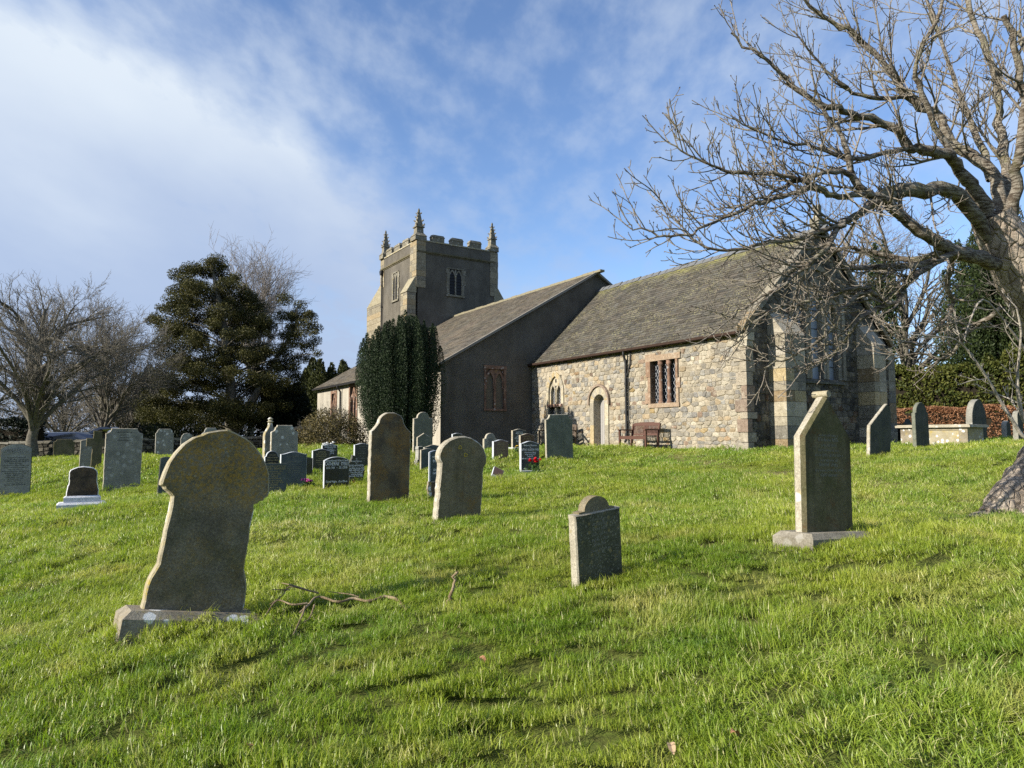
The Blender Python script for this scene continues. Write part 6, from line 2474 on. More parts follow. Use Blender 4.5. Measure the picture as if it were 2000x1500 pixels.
def big_tree():
    base = at(2066, 1002, 9.0)
    root = empty('cherry_tree', base, 0, 'large bare old cherry tree with leaning trunk and wide tangled twigs at the right', 'tree')
    T = Tree(5, 4, .35, .24)
    D = 8.6
    # trunk with a flared foot; leans to the left as it rises
    tr = px_path([(2112, 1075, 9.0), (2104, 1000, 9.0), (2100, 900, 9.0), (2106, 780, 8.95), (2086, 680, 8.85), (2042, 600, 8.8), (1998, 540, 8.75), (1964, 478, 8.65), (1935, 420, 8.6)])
    tb = Tubes()
    P, RR = [], []
    Tt = Tree(8, 4)
    rads = [.80, .62, .45, .39, .36, .32, .295, .27, .23]
    outp, outr = [], []
    for i in range(len(tr) - 1):
        for j in range(4):
            t = j / 4
            outp.append(tr[i].lerp(tr[i + 1], t))
            outr.append(rads[i] + (rads[i + 1] - rads[i]) * t)
    outp.append(tr[-1])
    outr.append(rads[-1])
    V, Q = tube_np(outp, outr, 28)
    rg = np.random.default_rng(2)
    nr = len(outp)
    ang = np.arange(28) * 2 * np.pi / 28
    C = np.array([tuple(p) for p in outp])
    Vr = V.reshape(nr, 28, 3)
    for i in range(nr):
        fl = max(0, 1 - i / 9.0)
        k = 1 + .05 * np.sin(5 * ang + i * .15) + .035 * np.sin(9 * ang + 1 + i * .3) + fl * .30 * np.clip(np.sin(3 * ang + .6), 0, 1) + rg.normal(0, .012, 28)
        Vr[i] = C[i] + (Vr[i] - C[i]) * k[:, None]
    mesh_np('trunk', Vr.reshape(-1, 3) - np.array(base), Q, M['trunk_bark'], root, smooth=True)
    # root running out to the left
    rt = Tubes()
    e = at(1903, 1040, 8.55)
    e.z = gz1(e.x, e.y) - .05
    rp = [at(2040, 905, 8.95), at(2002, 945, 8.8), at(1962, 985, 8.65), at(1935, 1015, 8.6), e, e + Vector((-.25, -.1, -.22))]
    out, rad = Tt.limb(rp, .30, .07, 14, 5, .015)
    e2 = at(2010, 1030, 8.3)
    Tt.limb([at(2060, 930, 8.8), at(2040, 985, 8.5), e2, e2 + Vector((-.2, -.25, -.25))], .30, .10, 12, 5, .015)
    Tt.big.build('roots', M['trunk_bark'], root)
    for o in root.children:
        if o.name.startswith('roots'):
            o.data.transform(Matrix.Translation(-base))
    bx = Vector((-.75, -.1, .35))
    low = Vector((-.8, 0, -.25))
    limbs = [
        # (points, r0, r1, children, length, bias)
        ([(1940, 430, 8.6), (1905, 375, 8.5), (1880, 345, 8.4), (1856, 304, 8.2), (1815, 296, 8.0), (1776, 288, 7.9), (1752, 254, 7.8), (1700, 232, 7.7), (1660, 220, 7.6), (1600, 204, 7.5), (1548, 168, 7.45), (1520, 138, 7.4), (1488, 108, 7.35), (1428, 64, 7.3)], .135, .010, 17, .62, bx),
        ([(1950, 440, 8.6), (1945, 352, 8.7), (1900, 306, 8.8), (1856, 276, 8.9), (1836, 228, 8.9), (1772, 188, 8.9), (1745, 146, 8.9), (1715, 112, 8.9), (1664, 60, 8.8), (1620, 40, 8.8), (1560, -10, 8.7)], .13, .018, 16, .75, bx),
        ([(1935, 470, 8.6), (1876, 384, 8.2), (1840, 368, 8.0), (1772, 372, 7.8), (1735, 382, 7.7), (1718, 392, 7.6)], .13, .085, 6, .7, low),
        ([(1962, 520, 8.7), (1900, 500, 8.3), (1856, 486, 8.0), (1824, 468, 7.8), (1785, 442, 7.7), (1748, 412, 7.6), (1720, 386, 7.5), (1690, 374, 7.4), (1664, 342, 7.35), (1656, 298, 7.3), (1640, 258, 7.3), (1610, 220, 7.25), (1590, 175, 7.2)], .15, .012, 14, .6, bx),
        ([(1722, 388, 7.5), (1680, 416, 7.35), (1638, 440, 7.2), (1616, 482, 7.1), (1585, 510, 7.0), (1556, 534, 6.95), (1510, 566, 6.9), (1462, 596, 6.9), (1430, 622, 6.9)], .062, .007, 14, .62, low),
        ([(1664, 342, 7.35), (1620, 335, 7.2), (1570, 350, 7.1), (1520, 370, 7.0), (1470, 392, 6.95), (1420, 420, 6.9)], .045, .008, 12, .6, bx),
        ([(1690, 376, 7.4), (1640, 385, 7.2), (1600, 366, 7.1), (1560, 375, 7.0), (1500, 392, 6.95), (1440, 415, 6.9), (1380, 440, 6.85), (1310, 462, 6.8), (1262, 448, 6.8), (1228, 438, 6.8)], .05, .006, 18, .55, Vector((-.5, 0, .8))),
        ([(1650, 440, 7.2), (1600, 452, 7.1), (1540, 470, 7.0), (1480, 478, 6.9), (1420, 490, 6.85), (1370, 478, 6.8), (1330, 440, 6.8), (1285, 385, 6.8)], .038, .006, 16, .5, Vector((-.5, 0, .8))),
        ([(1600, 368, 7.1), (1540, 345, 7.0), (1480, 340, 6.95), (1420, 335, 6.9), (1380, 318, 6.85), (1340, 300, 6.8), (1300, 275, 6.8)], .036, .006, 16, .48, Vector((-.4, 0, .8))),
        ([(1870, 492, 8.0), (1800, 516, 7.8), (1740, 520, 7.7), (1662, 524, 7.6)], .055, .03, 8, .6, low),
        ([(1850, 486, 8.2), (1780, 508, 8.4), (1700, 492, 8.5), (1660, 484, 8.5), (1600, 500, 8.5), (1540, 530, 8.5), (1470, 552, 8.5)], .06, .010, 14, .7, low),
        ([(1850, 500, 8.0), (1800, 528, 7.8), (1772, 550, 7.7), (1762, 575, 7.6), (1738, 592, 7.5), (1700, 570, 7.4), (1660, 590, 7.3), (1632, 634, 7.2), (1590, 672, 7.1), (1540, 700, 7.05), (1490, 720, 7.0)], .075, .008, 15, .6, low),
        ([(1738, 592, 7.5), (1700, 608, 7.4), (1662, 642, 7.3), (1640, 680, 7.2), (1600, 706, 7.15), (1560, 720, 7.1)], .04, .007, 11, .5, low),
        ([(1860, 495, 8.2), (1850, 560, 8.4), (1862, 590, 8.5), (1835, 640, 8.5), (1800, 672, 8.4), (1760, 668, 8.3)], .05, .012, 9, .55, low),
        ([(1700, 560, 7.4), (1640, 570, 7.2), (1580, 588, 7.1), (1520, 600, 7.0), (1450, 640, 6.9)], .030, .006, 13, .5, low),
        ([(1955, 440, 8.7), (1965, 344, 8.9), (1960, 280, 9.1), (1950, 200, 9.2), (1935, 120, 9.3), (1900, 40, 9.4), (1880, -40, 9.5)], .12, .03, 12, .85, None),
        ([(1960, 460, 8.6), (1985, 370, 8.4), (1992, 290, 8.2), (2000, 200, 8.1), (1985, 110, 8.0), (1960, 30, 7.9)], .12, .03, 11, .8, None),
        ([(1936, 350, 8.9), (1900, 250, 9.3), (1870, 170, 9.6), (1840, 80, 9.8), (1810, 0, 10)], .075, .02, 11, .85, None),
        ([(1856, 300, 8.2), (1800, 180, 8.0), (1790, 120, 7.9), (1830, 40, 7.8), (1850, -20, 7.8)], .05, .015, 10, .7, None),
        ([(1960, 600, 8.8), (1900, 640, 9.2), (1850, 700, 9.3), (1800, 690, 9.3), (1745, 700, 9.3)], .05, .008, 11, .6, low),
        ([(1776, 288, 7.9), (1720, 300, 7.6), (1660, 310, 7.4), (1600, 290, 7.3), (1540, 280, 7.2), (1480, 255, 7.15), (1430, 230, 7.1)], .045, .007, 15, .55, bx),
        ([(1772, 188, 8.9), (1700, 190, 8.7), (1640, 160, 8.6), (1590, 110, 8.5), (1550, 60, 8.4)], .045, .008, 13, .55, bx),
        ([(2040, 690, 8.9), (2080, 560, 9.6), (2060, 400, 10.2), (2020, 200, 10.6), (1990, 60, 10.8)], .12, .03, 12, .9, None),
    ]
    for (pts, r0, r1, n, L_, bias) in limbs:
        P = px_path(pts)
        r0 *= .62 if r0 > .07 else .74
        out, rad = T.limb(P, r0, r1, 10 if r0 > .06 else 7, 4, .05)
        T.grow2(out, rad, int(n * 1.4), L_ * 1.25, .10 if r0 < .07 else .22, bias)
        # short spurs
        T.grow(out, rad, n, .16, 0, .2, (.8, 1.4), .5, .2, .0042, Vector((-.2, 0, .8)))
    for tb_, nm, mt in ((T.big, 'limbs', 'cherry_bark'), (T.fine, 'twigs', 'cherry_twig')):
        o = tb_.build(nm, M[mt], root)
        o.data.transform(Matrix.Translation(-base))
    rng = np.random.default_rng(3)
    bd = [b for b in T.buds if rng.random() < .5]
    Cb = np.array([tuple(b[0] - base) for b in bd])
    Db = np.array([tuple(b[1]) for b in bd])
    Cb = np.repeat(Cb, 2, 0) + rng.normal(0, .003, (len(Cb) * 2, 3))
    V, Q = leaves(Cb, .017, rng, 0, np.repeat(Db, 2, 0), 1.7)
    mesh_np('buds', V, Q, M['bud'], root)['kind'] = 'stuff'
    print('cherry', T.nb)


big_tree()


def sapling():
    p = at(2032, 930, 8.1)
    base = Vector((p.x, p.y, gz1(p.x, p.y, False) - .03))
    root = empty('young_tree', base, 0, 'thin young tree with pale crooked stems before the big trunk, right edge', 'tree')
    T = Tree(44, 4, .3, .2)
    foot = base + Vector((0, 0, -.1))
    for (pts, r0, r1, n, L_) in (
        ([(2030, 890, 8.15), (1998, 852, 8.1), (1974, 816, 8.05), (1952, 780, 8.0), (1928, 738, 7.9), (1900, 698, 7.8), (1867, 664, 7.7), (1816, 656, 7.6), (1776, 654, 7.5)], .026, .007, 7, .45),
        ([(2022, 870, 8.2), (1996, 810, 8.2), (1988, 762, 8.15), (1988, 722, 8.1), (1994, 650, 8.0), (1985, 600, 7.95)], .034, .008, 7, .45),
        ([(2040, 800, 8.3), (2010, 700, 8.3), (1970, 640, 8.2), (1920, 585, 7.9), (1890, 640, 7.8), (1884, 665, 7.8)], .022, .006, 5, .4)):
        P = [foot] + px_path(pts)
        out, rad = T.limb(P, r0, r1, 7, 4, .03)
        T.grow2(out, rad, n, L_, .3, Vector((-.5, 0, .3)))
    o = T.big.build('trunk', M['pale_bark'], root)
    o.data.transform(Matrix.Translation(-base))
    o = T.fine.build('crown', M['pale_bark'], root)
    o.data.transform(Matrix.Translation(-base))


M['pale_bark'] = bark('pale_young_bark', (.24, .21, .175), (.42, .385, .335), .2, .12)
sapling()


def bare_tree(px, yb, ytop, Y, wpx, label, seed, n0=9, fork=.26, bark_='far_bark', twig='far_twig', lev=2, name='bare_tree', r=.28, n1=9, leafless=True, group=None, minr=.010, spread=1.0, mult=1.0):
    base = at(px, yb, Y)
    base.z = gz1(base.x, base.y, False) - .1
    top = at(px, ytop, Y).z
    H = top - base.z
    W = wpx * Y / F
    root = empty(name, base, 0, label, 'tree', group)
    T = Tree(seed, 3, .22, .20)
    rg = T.r
    hf = H * fork
    tr = [Vector((0, 0, -.3)), Vector((.03 * H * rg.uniform(-1, 1), 0, hf * .5)), Vector((.03 * H * rg.uniform(-1, 1), 0, hf)), Vector((.06 * H * rg.uniform(-1, 1), .02 * H, H * .55)), Vector((rg.uniform(-.1, .1) * H, 0, H * .8))]
    out, rad = T.limb(tr, r, r * .22, 10, 4, .02)
    for i in range(n0):
        a = i * 2.4 + rg.uniform(-.4, .4)
        f = .36 + .5 * (i / n0)
        p = out[int(f * (len(out) - 1))]
        # ends lie on an egg shaped crown
        el = rg.uniform(.10, 1.25) if i > n0 * .3 else rg.uniform(-.05, .55)
        e = Vector((math.cos(a) * math.cos(el) * W / 2, math.sin(a) * math.cos(el) * W / 2, hf + (H - hf) * (.36 + .60 * math.sin(el)))) * rg.uniform(.8, .95)
        e.z = max(e.z, H * .2)
        m1 = p.lerp(e, .35) + Vector((0, 0, H * .05)) + T.rdir() * H * .03
        m2 = p.lerp(e, .7) + Vector((0, 0, H * .06)) + T.rdir() * H * .03
        lo, lr = T.limb([p, m1, m2, e], r * rg.uniform(.34, .5), minr * 1.6, 6, 4, .02)
        T.grow(lo, lr, n1, H * .235 * spread, lev, .10, (.35, .9), .60, .5, minr)
    T.grow(out, rad, int(n1 * 1.3), H * .24, lev, .42, (.4, .9), .6, .5, minr)
    T.big.build('trunk', M[bark_], root)
    T.fine.build('crown', M[twig], root)
    print(label[:30], T.nb)
    return root


bare_tree(66, 893, 530, 31, 450, 'spreading bare tree with a stout trunk at the far left, in front of the wall', 3, 19, .22, r=.30, n1=13, minr=.009)
bare_tree(205, 885, 590, 38, 230, 'bare tree with upswept branches behind the broad grey headstone', 4, 17, .18, r=.24, n1=13, minr=.010)
bare_tree(486, 870, 476, 62, 175, 'tall bare tree showing above and behind the big conifer', 6, 13, .34, 'far_bark', 'pale_twig', r=.34, n1=13, minr=.013)
bare_tree(-60, 885, 640, 50, 300, 'bare tree at the far left edge, beyond the wall', 7, 9, .2, 'far_bark', 'far_twig', r=.3, n1=9, minr=.017)
bare_tree(120, 880, 700, 55, 330, 'low bushy bare tree behind the car', 8, 14, .12, 'far_bark', 'far_twig', r=.22, n1=13, minr=.016)
bare_tree(235, 880, 730, 50, 200, 'low grey thicket tree between the bare trees and the conifer', 9, 13, .1, 'far_bark', 'far_twig', r=.2, n1=13, minr=.016)
bare_tree(1770, 868, 420, 48, 420, 'bare tree behind the east end of the church, seen through the cherry twigs', 12, 13, .25, 'far_bark', 'far_twig', r=.4, n1=9, minr=.014)
bare_tree(1640, 868, 330, 60, 300, 'tall bare tree far behind the church gable', 14, 11, .25, 'far_bark', 'pale_twig', r=.4, n1=9, minr=.016)
bare_tree(2040, 868, 430, 40, 330, 'bare tree at the far right edge behind the ivy-clad tree', 16, 9, .25, 'far_bark', 'far_twig', r=.35, n1=8, minr=.014)

# evergreen materials
M['cypress'] = leaf_mat('olive_conifer_foliage', (.020, .024, .006), (.090, .084, .018), .2, 1.1)
M['yew'] = leaf_mat('dark_yew_foliage', (.011, .022, .010), (.042, .064, .028), .12, 2.5)
M['yew_far'] = leaf_mat('olive_yew_foliage', (.018, .026, .008), (.060, .068, .018), .15, .8)
M['dark_ever'] = leaf_mat('black_green_foliage', (.006, .010, .005), (.014, .022, .010), .1, .8)
M['blue_fir'] = leaf_mat('dark_fir_foliage', (.008, .016, .010), (.022, .036, .020), .1, .8)
M['hedge'] = leaf_mat('green_hedge_foliage', (.03, .045, .008), (.11, .115, .022), .2, .7)
M['beech'] = leaf_mat('copper_beech_leaves', (.17, .075, .035), (.36, .19, .10), .25, 1.2)
M['ivy'] = leaf_mat('ivy_leaves', (.012, .024, .007), (.045, .065, .018), .2, .9)
M['bush'] = leaf_mat('olive_bush_leaves', (.045, .04, .012), (.16, .125, .045), .2, 2.2)


def pads(centres, per, size, mat, root, rng, base, shape=(1, 1, .35), up=.6, name='crown', aspect=1.8, hollow=.0):
    C = []
    for (c, s) in centres:
        n = int(per * s * s)
        v = rng.normal(size=(n, 3))
        v /= np.linalg.norm(v, axis=1)[:, None]
        rr = rng.uniform(hollow, 1, n) ** .45
        p = v * rr[:, None] * np.array(shape) * s
        C.append(p + np.array(tuple(c - base)))
    C = np.concatenate(C)
    V, Q = leaves(C, size, rng, up, aspect=aspect)
    mesh_np(name, V, Q, mat, root)


def conifer():
    rng = np.random.default_rng(4)
    Y = 45
    base = at(455, 880, Y)
    base.z = gz1(base.x, base.y, False) - .2
    root = empty('conifer', base, 0, 'big dark olive conifer with layered irregular crown left of the church', 'tree')
    rows = [(500, 396, 424), (515, 375, 432), (530, 360, 440), (548, 345, 462), (566, 333, 490), (585, 330, 502), (604, 332, 505), (622, 296, 520), (640, 320, 528), (660, 325, 530), (680, 306, 532),
            (700, 325, 540), (720, 322, 552), (742, 312, 560), (762, 290, 562), (782, 276, 556), (800, 272, 545), (815, 285, 515)]
    cs = []
    for (y, l, r_) in rows:
        n = max(2, int((r_ - l) / 14))
        for i in range(n):
            f = (i + rng.uniform(.1, .9)) / n
            px = l + (r_ - l) * f
            half = (r_ - l) / 2 * Y / F
            dep = rng.uniform(-1, 1) * half * .85 * math.sqrt(max(.05, 1 - (2 * f - 1) ** 2))
            c = at(px, y + rng.uniform(-15, 15), Y)
            cs.append((Vector((c.x, c.y + dep, c.z)), rng.uniform(.42, .85) if 0 < i < n - 1 else rng.uniform(.28, .55)))
    for (y, l, r_) in [(593, 556, 590), (606, 548, 600), (622, 535, 614), (640, 528, 624), (658, 540, 626), (678, 548, 622), (696, 540, 600), (716, 520, 590), (738, 500, 592), (760, 500, 590), (785, 500, 560)]:
        n = max(2, int((r_ - l) / 17))
        for i in range(n):
            f = (i + rng.uniform(.1, .9)) / n
            c = at(l + (r_ - l) * f, y + rng.uniform(-6, 6), Y + 1.5)
            cs.append((Vector((c.x, c.y + rng.uniform(-1, 1), c.z)), rng.uniform(.38, .66)))
    for q in [(298, 622), (292, 626), (306, 628), (313, 600), (322, 604), (620, 690), (604, 612), (612, 650)]:
        cs.append((at(q[0], q[1], Y), .34))
    pads(cs, 2500, .115, M['cypress'], root, rng, base, (1.1, 1.1, .82), .5, aspect=2.4)
    # trunk and boughs
    T = Tree(2)
    P0 = Vector((0, 0, -.2))
    out, rad = T.limb([P0, Vector((-.2, 0, 3)), Vector((-.6, 0, 6.5)), Vector((-1.3, 0, 10)), at(410, 510, Y) - base], .48, .05, 9, 4, .02)
    T.limb([Vector((.1, 0, 1.2)), at(500, 770, Y) - base, at(540, 700, Y + 1) - base, at(575, 640, Y + 1.5) - base, at(580, 600, Y + 1.5) - base], .26, .05, 8, 4, .02)
    for (c, s) in cs[::4]:
        e = c - base
        k = min(range(len(out)), key=lambda i: abs(out[i].z - (e.z - 1.0)))
        T.limb([out[k], out[k].lerp(e, .5) + Vector((0, 0, .3)), e], .06, .015, 5, 3, .02)
    T.big.build('trunk', M['far_bark'], root)


conifer()


def plume_tree(name, label, px, yb, Y, prof, mat, seed, n, size, fat=.28, tone=1.0, cat='tree', per=420, group=None, depth=.8, trunk=True, spike=1.0):
    """upright plumes (yew); prof = list of (px, ytop) along the outline"""
    rng = np.random.default_rng(seed)
    base = at(px, yb, Y)
    base.z = gz1(base.x, base.y, False) - .1
    root = empty(name, base, 0, label, cat, group)
    xs = np.array([p[0] for p in prof], float)
    ys = np.array([p[1] for p in prof], float)
    half = (xs[-1] - xs[0]) / 2 * Y / F
    cx = (xs[-1] + xs[0]) / 2
    C, Dd = [], []
    for i in range(n):
        a = i * 2.39996 + rng.uniform(-.15, .15)
        rr = math.sqrt((i + .5) / n) * rng.uniform(.94, 1.02)
        lx, ly = math.cos(a) * rr, math.sin(a) * rr
        ppx = cx + lx * (xs[-1] - xs[0]) / 2 * .96
        ytop = np.interp(ppx, xs, ys) + (8 + 30 * rng.random()) * spike * (1 if i % 4 else .1)
        # the plume roots nearer to the middle
        tp = at(ppx, ytop, Y)
        topv = np.array([tp.x - base.x, ly * half * depth, tp.z - base.z])
        bot = np.array([lx * half * .62 + (cx - px) * Y / F, ly * half * depth * .62, .05 + rng.uniform(0, .5)])
        Lp = np.linalg.norm(topv - bot)
        m_ = int(per * Lp / 3)
        t = rng.uniform(0, 1, m_)
        fr = fat * (np.sin(np.pi * np.clip(t, .02, 1) ** .8) ** .6 * .9 + .12) * rng.uniform(.8, 1.2)
        v = rng.normal(size=(m_, 3))
        v /= np.linalg.norm(v, axis=1)[:, None]
        bow = np.array([lx, ly * depth, 0]) * half * .16
        p = bot + (topv - bot) * t[:, None] + bow * np.sin(np.pi * t)[:, None] + v * fr[:, None] * np.array([1, 1, .8])
        C.append(p)
        d = (topv - bot) / Lp
        dd = np.repeat(d[None], m_, 0) * .9 + v * .6
        Dd.append(dd)
    V, Q = leaves(np.concatenate(C), size, rng, 0, np.concatenate(Dd), 1.9)
    mesh_np('crown', V, Q, M[mat], root)
    if trunk:
        T = Tree(seed)
        for i in range(3):
            T.limb([Vector((.1 * i - .1, 0, -.2)), Vector((.2 * i - .2, .05, .6)), Vector((.3 * i - .3, 0, 1.6))], .12, .05, 7, 3)
        T.big.build('trunk', M['far_bark'], root)
    return root


plume_tree('irish_yew', 'dark columnar yew of many upright plumes in front of the tower', 785, 880, 26.5,
           [(697, 690), (706, 670), (722, 660), (742, 644), (762, 634), (785, 622), (800, 612), (814, 616), (824, 632), (836, 628), (848, 634), (858, 652), (862, 680)], 'yew', 3, 90, .050, .20, per=2100, spike=.4)
plume_tree('yew_tree', 'rounded black green yew below the right lobe of the big conifer', 553, 868, 48, [(505, 770), (520, 752), (545, 742), (575, 745), (595, 760), (604, 790)], 'dark_ever', 5, 40, .20, .55, per=520)
plume_tree('yew_tree', 'olive green yew behind the low end of the church', 640, 868, 56, [(585, 705), (600, 702), (618, 700), (640, 705), (655, 708), (670, 700), (685, 708), (700, 716)], 'yew_far', 6, 40, .22, .60, per=500)
plume_tree('fir_tree', 'small dark pointed fir left of the big conifer', 288, 868, 58, [(256, 775), (268, 740), (282, 716), (296, 708), (306, 720), (322, 760)], 'blue_fir', 7, 26, .26, .60, per=420)
plume_tree('yew_tree', 'dark evergreen filling the gap between conifer and wall', 375, 872, 50, [(270, 835), (300, 822), (350, 815), (420, 812), (470, 815), (505, 825)], 'dark_ever', 9, 30, .22, .7, per=420, trunk=False)
plume_tree('ivy_tree', 'tall ivy-clad tree standing behind the cherry trunk', 1950, 868, 42, [(1850, 640), (1865, 560), (1885, 500), (1910, 450), (1950, 420), (2000, 430), (2050, 480), (2080, 560)], 'ivy', 8, 60, .17, .75, per=520)
plume_tree('ivy_tree', 'dark slender ivy-clad tree behind the church gable', 1722, 868, 44, [(1690, 560), (1702, 480), (1716, 455), (1735, 470), (1752, 560)], 'ivy', 18, 14, .17, .45, per=260)


def round_bush():
    rng = np.random.default_rng(6)
    Y = 27
    base = at(648, 872, Y)
    base.z = gz1(base.x, base.y, False) - .05
    root = empty('round_bush', base, 0, 'rounded olive bush with many bare twigs beside the yew', 'bush')
    T = Tree(4, 3, .25, .25)
    W, H = 1.42, 1.55
    for i in range(46):
        a = rng.uniform(0, 6.28)
        e = rng.uniform(.12, 1.5)
        tip = Vector((math.cos(a) * math.cos(e) * W, math.sin(a) * math.cos(e) * W, H * (.12 + .88 * math.sin(e)))) * rng.uniform(.85, 1.02)
        o, rd = T.limb([Vector((rng.normal() * .12, rng.normal() * .12, -.05)), tip * .5 + Vector((0, 0, .12)), tip], .018, .005, 4, 3, .02, False)
        T.grow(o, rd, 8, .42, 1, .3, (.4, 1.0), .5, .6, .004)
    T.fine.build('twigs', M['far_twig'], root)
    n = 15000
    v = rng.normal(size=(n, 3))
    v[:, 2] = np.abs(v[:, 2])
    v /= np.linalg.norm(v, axis=1)[:, None]
    rr = rng.uniform(.55, 1.03, n)
    p = v * rr[:, None] * np.array([W, W, H])
    nz = vnoise(p[:, 0] * 3 + 9, p[:, 2] * 3 + p[:, 1] * 2, 4)
    p = p[nz > .36]
    V, Q = leaves(p, .062, rng, .3)
    mesh_np('foliage', V, Q, M['bush'], root)


round_bush()


def hedge(name, label, p0, p1, h, d, mat, seed, n, size, lump=.25, cat='hedge'):
    rng = np.random.default_rng(seed)
    root = empty(name, p0, 0, label, cat)
    u = (p1 - p0)
    L_ = Vector((u.x, u.y, 0)).length
    ud = np.array([u.x, u.y, 0]) / L_
    nd = np.array([-ud[1], ud[0], 0])
    t = rng.uniform(0, L_, n)
    hh = h * (1 + lump * (vnoise(t * .45, t * 0 + seed, 3) - .5) * 2 * .6 + .18 * (vnoise(t * 2.1, t * 0 + seed, 5) - .5))
    s = rng.uniform(0, 1, n)
    z = np.where(s < .6, rng.uniform(0, 1, n), rng.uniform(.85, 1.03, n)) * hh
    o = np.where(s < .6, rng.choice([-1, 1], n) * rng.uniform(.7, 1.05, n), rng.uniform(-1, 1, n)) * d / 2
    o *= 1 + lump * (vnoise(t * .8, z * 1.2, seed) - .5) * 1.6
    keep = vnoise(t * 1.7, z * 2.3, seed + 7) > .22
    P = ud[None] * t[:, None] + nd[None] * o[:, None]
    P[:, 2] += z + u.z * t / L_
    P = P[keep]
    V, Q = leaves(P, size, rng, .3)
    mesh_np('foliage', V, Q, M[mat], root)
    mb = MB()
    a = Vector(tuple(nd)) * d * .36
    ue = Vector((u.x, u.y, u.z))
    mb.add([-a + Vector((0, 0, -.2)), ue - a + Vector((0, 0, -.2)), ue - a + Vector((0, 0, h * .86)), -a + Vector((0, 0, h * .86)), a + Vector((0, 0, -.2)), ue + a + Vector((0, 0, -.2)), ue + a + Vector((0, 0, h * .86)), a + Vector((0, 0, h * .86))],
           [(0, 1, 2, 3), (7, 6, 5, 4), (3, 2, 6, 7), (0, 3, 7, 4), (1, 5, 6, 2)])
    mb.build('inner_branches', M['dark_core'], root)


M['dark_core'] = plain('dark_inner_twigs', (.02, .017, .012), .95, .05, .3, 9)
gg = lambda px, Y: (lambda p: Vector((p.x, p.y, gz1(p.x, p.y, False) - .05)))(at(px, 860, Y))
hedge('evergreen_hedge', 'tall clipped green hedge beyond the chest tomb', gg(1660, 43), gg(2060, 37), 4.1, 2.0, 'hedge', 3, 42000, .16)
hedge('beech_hedge', 'low copper beech hedge with dead orange leaves behind the chest tomb', gg(1700, 35), gg(2060, 31), 1.45, .9, 'beech', 4, 26000, .085, .15)
hedge('evergreen_hedge', 'dark hedge along the wall at the far left', gg(-160, 36), gg(70, 34.5), 1.75, 1.2, 'dark_ever', 5, 14000, .12)
hedge('ground_ivy', 'dark ivy growing at the left end of the chest tomb', gg(1742, 27), gg(1758, 26), .75, .6, 'ivy', 6, 2500, .07)


def distant_wood():
    rng = np.random.default_rng(12)
    C = []
    for i in range(220):
        px = rng.uniform(-250, 2300)
        Y = rng.uniform(90, 150)
        c = at(px, 868, Y)
        h = rng.uniform(5, 9) * (1.0 if px < 1000 else .8)
        n = 420
        v = rng.normal(size=(n, 3)) * np.array([h * .32, h * .3, h * .28])
        C.append(v + np.array([c.x, c.y, 1.0 + h * .45]))
    V, Q = leaves(np.concatenate(C), .55, rng, .8, aspect=5)
    o = mesh_np('distant_wood', V, Q, M['wood_far'])
    tag(o, 'far belt of bare grey brown woodland along the horizon', 'woodland', kind='stuff')


M['wood_far'] = leaf_mat('bare_wood_haze', (.07, .062, .055), (.14, .125, .11), .0, .1)
distant_wood()


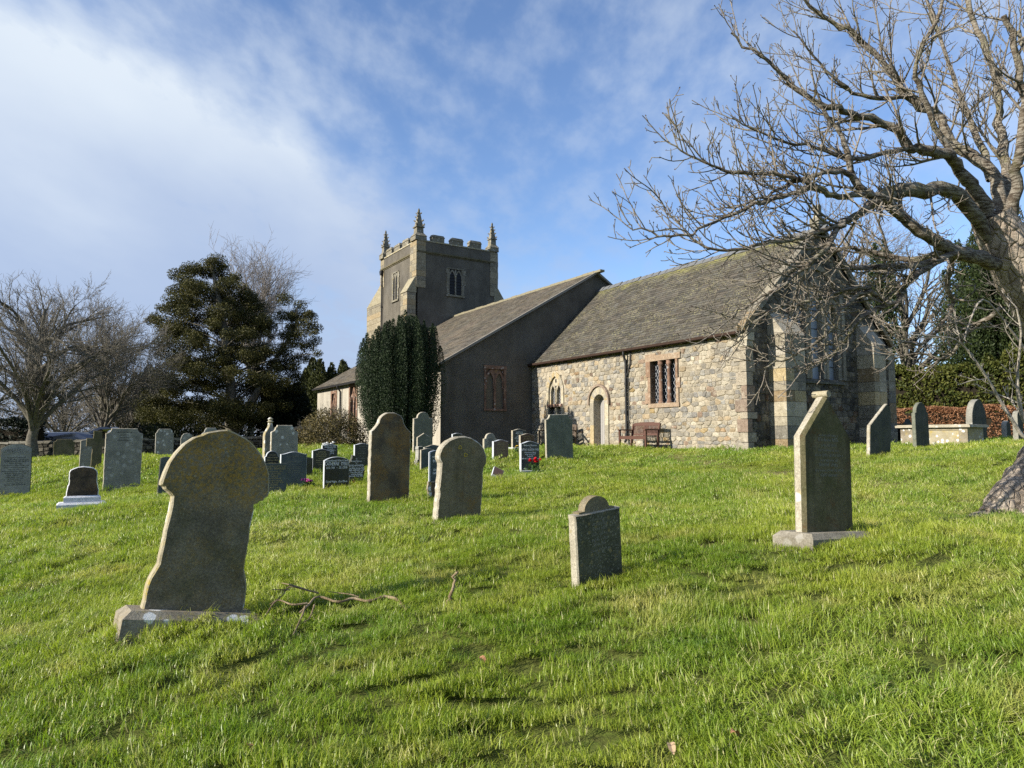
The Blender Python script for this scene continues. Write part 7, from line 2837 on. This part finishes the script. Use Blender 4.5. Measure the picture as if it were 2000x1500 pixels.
# ---------------------------------------------------------------- small things in the grass
def fallen_branch():
    def gp(px, py, dz=.02):
        p = on_ground(px, py)
        return Vector((p.x, p.y, p.z + dz))
    base = on_ground(640, 1185)
    root = empty('fallen_branch', base, 0, 'dry forked branch lying in the grass right of the big leaning headstone', 'branch')
    T = Tree(31, 5, .1, .2)
    main = [gp(795, 1198, .0), gp(775, 1182, .03), gp(750, 1174, .035), gp(722, 1181, .03), gp(690, 1180, .05), gp(660, 1185, .06), gp(622, 1182, .09), gp(600, 1196, .08), gp(585, 1204, .05)]
    T.limb(main, .015, .009, 7, 4, .045)
    T.limb([gp(600, 1196, .10), gp(570, 1200, .10), gp(540, 1198, .11), gp(515, 1218, .05), gp(498, 1222, .04)], .009, .004, 6, 4, .03)
    T.limb([gp(596, 1200, .09), gp(588, 1216, .06), gp(572, 1240, .01)], .009, .006, 6, 4, .03)
    T.limb([gp(622, 1182, .12), gp(600, 1184, .14), gp(565, 1178, .14), gp(550, 1190, .12), gp(526, 1200, .09)], .008, .004, 6, 4, .03)
    T.limb([gp(600, 1184, .14), gp(575, 1180, .16), gp(549, 1176, .17)], .008, .004, 5, 3, .03)
    T.limb([gp(565, 1183, .14), gp(548, 1184, .14), gp(530, 1185, .14)], .006, .003, 5, 3, .03)
    T.limb([gp(614, 1196, .09), gp(605, 1212, .05), gp(592, 1219, .04)], .008, .004, 5, 3, .03)
    T.limb([gp(700, 1180, .06), gp(680, 1178, .09), gp(640, 1177, .10)], .006, .003, 5, 3, .03)
    o = T.big.build('wood', M['dry_wood'], root)
    o.data.transform(Matrix.Translation(-base))
    b2 = on_ground(876, 1190)
    Y = b2.y
    root2 = empty('broken_stick', b2, 0, 'short broken stick standing upright in the grass', 'stick')
    T = Tree(32, 5)
    T.limb([Vector((0, 0, -.1)), Vector((.0, 0, .03)), at(880, 1165, Y) - b2, at(886, 1140, Y) - b2, at(893, 1116, Y) - b2], .019, .010, 8, 4, .12)
    T.big.build('wood', M['dry_wood'], root2)


M['dry_wood'] = bark('dry_branch_bark', (.13, .09, .05), (.32, .25, .16), 0, .2)
fallen_branch()


def litter():
    rng = random.Random(5)
    dry = plain('dry_brown_leaf', (.30, .15, .08), .8, .2, .3, 30)
    pale = plain('pale_dry_leaf', (.38, .27, .17), .8, .2, .3, 30)
    spots = [(1312, 1484, 1, 'pale curled dead leaf in the foreground grass near the bottom edge'), (943, 1309, 0, 'small brown dead leaf in the grass below the upright stick'), (487, 1492, 0, 'brown dead leaf at the bottom edge, left of the middle'),
             (1436, 1462, 0, 'dark dead leaf in a hollow of the near grass, right of the pale one')]
    for (px, py, k, lab) in spots:
        p = on_ground(px, py)
        t = Vector((p.x, p.y, p.z + .045))
        mb = MB()
        n = 7
        s = .035
        V = []
        for i in range(n):
            f = i / (n - 1)
            w = s * math.sin(math.pi * min(1, f * .95 + .04)) * .55
            z = .012 * math.sin(f * 5)
            V += [(f * s * 2 - s, -w, z + w * .5), (f * s * 2 - s, 0, z), (f * s * 2 - s, w, z + w * .4)]
        Fc = []
        for i in range(n - 1):
            for j in range(2):
                a = i * 3 + j
                Fc.append((a, a + 1, a + 4, a + 3))
        mb.add(V, Fc)
        o = mb.build('dead_leaf', pale if k else dry)
        o.location = t
        o.rotation_euler = (rng.uniform(-.4, .4), rng.uniform(-.4, .4), rng.uniform(0, 6))
        tag(o, lab, 'leaf')


litter()
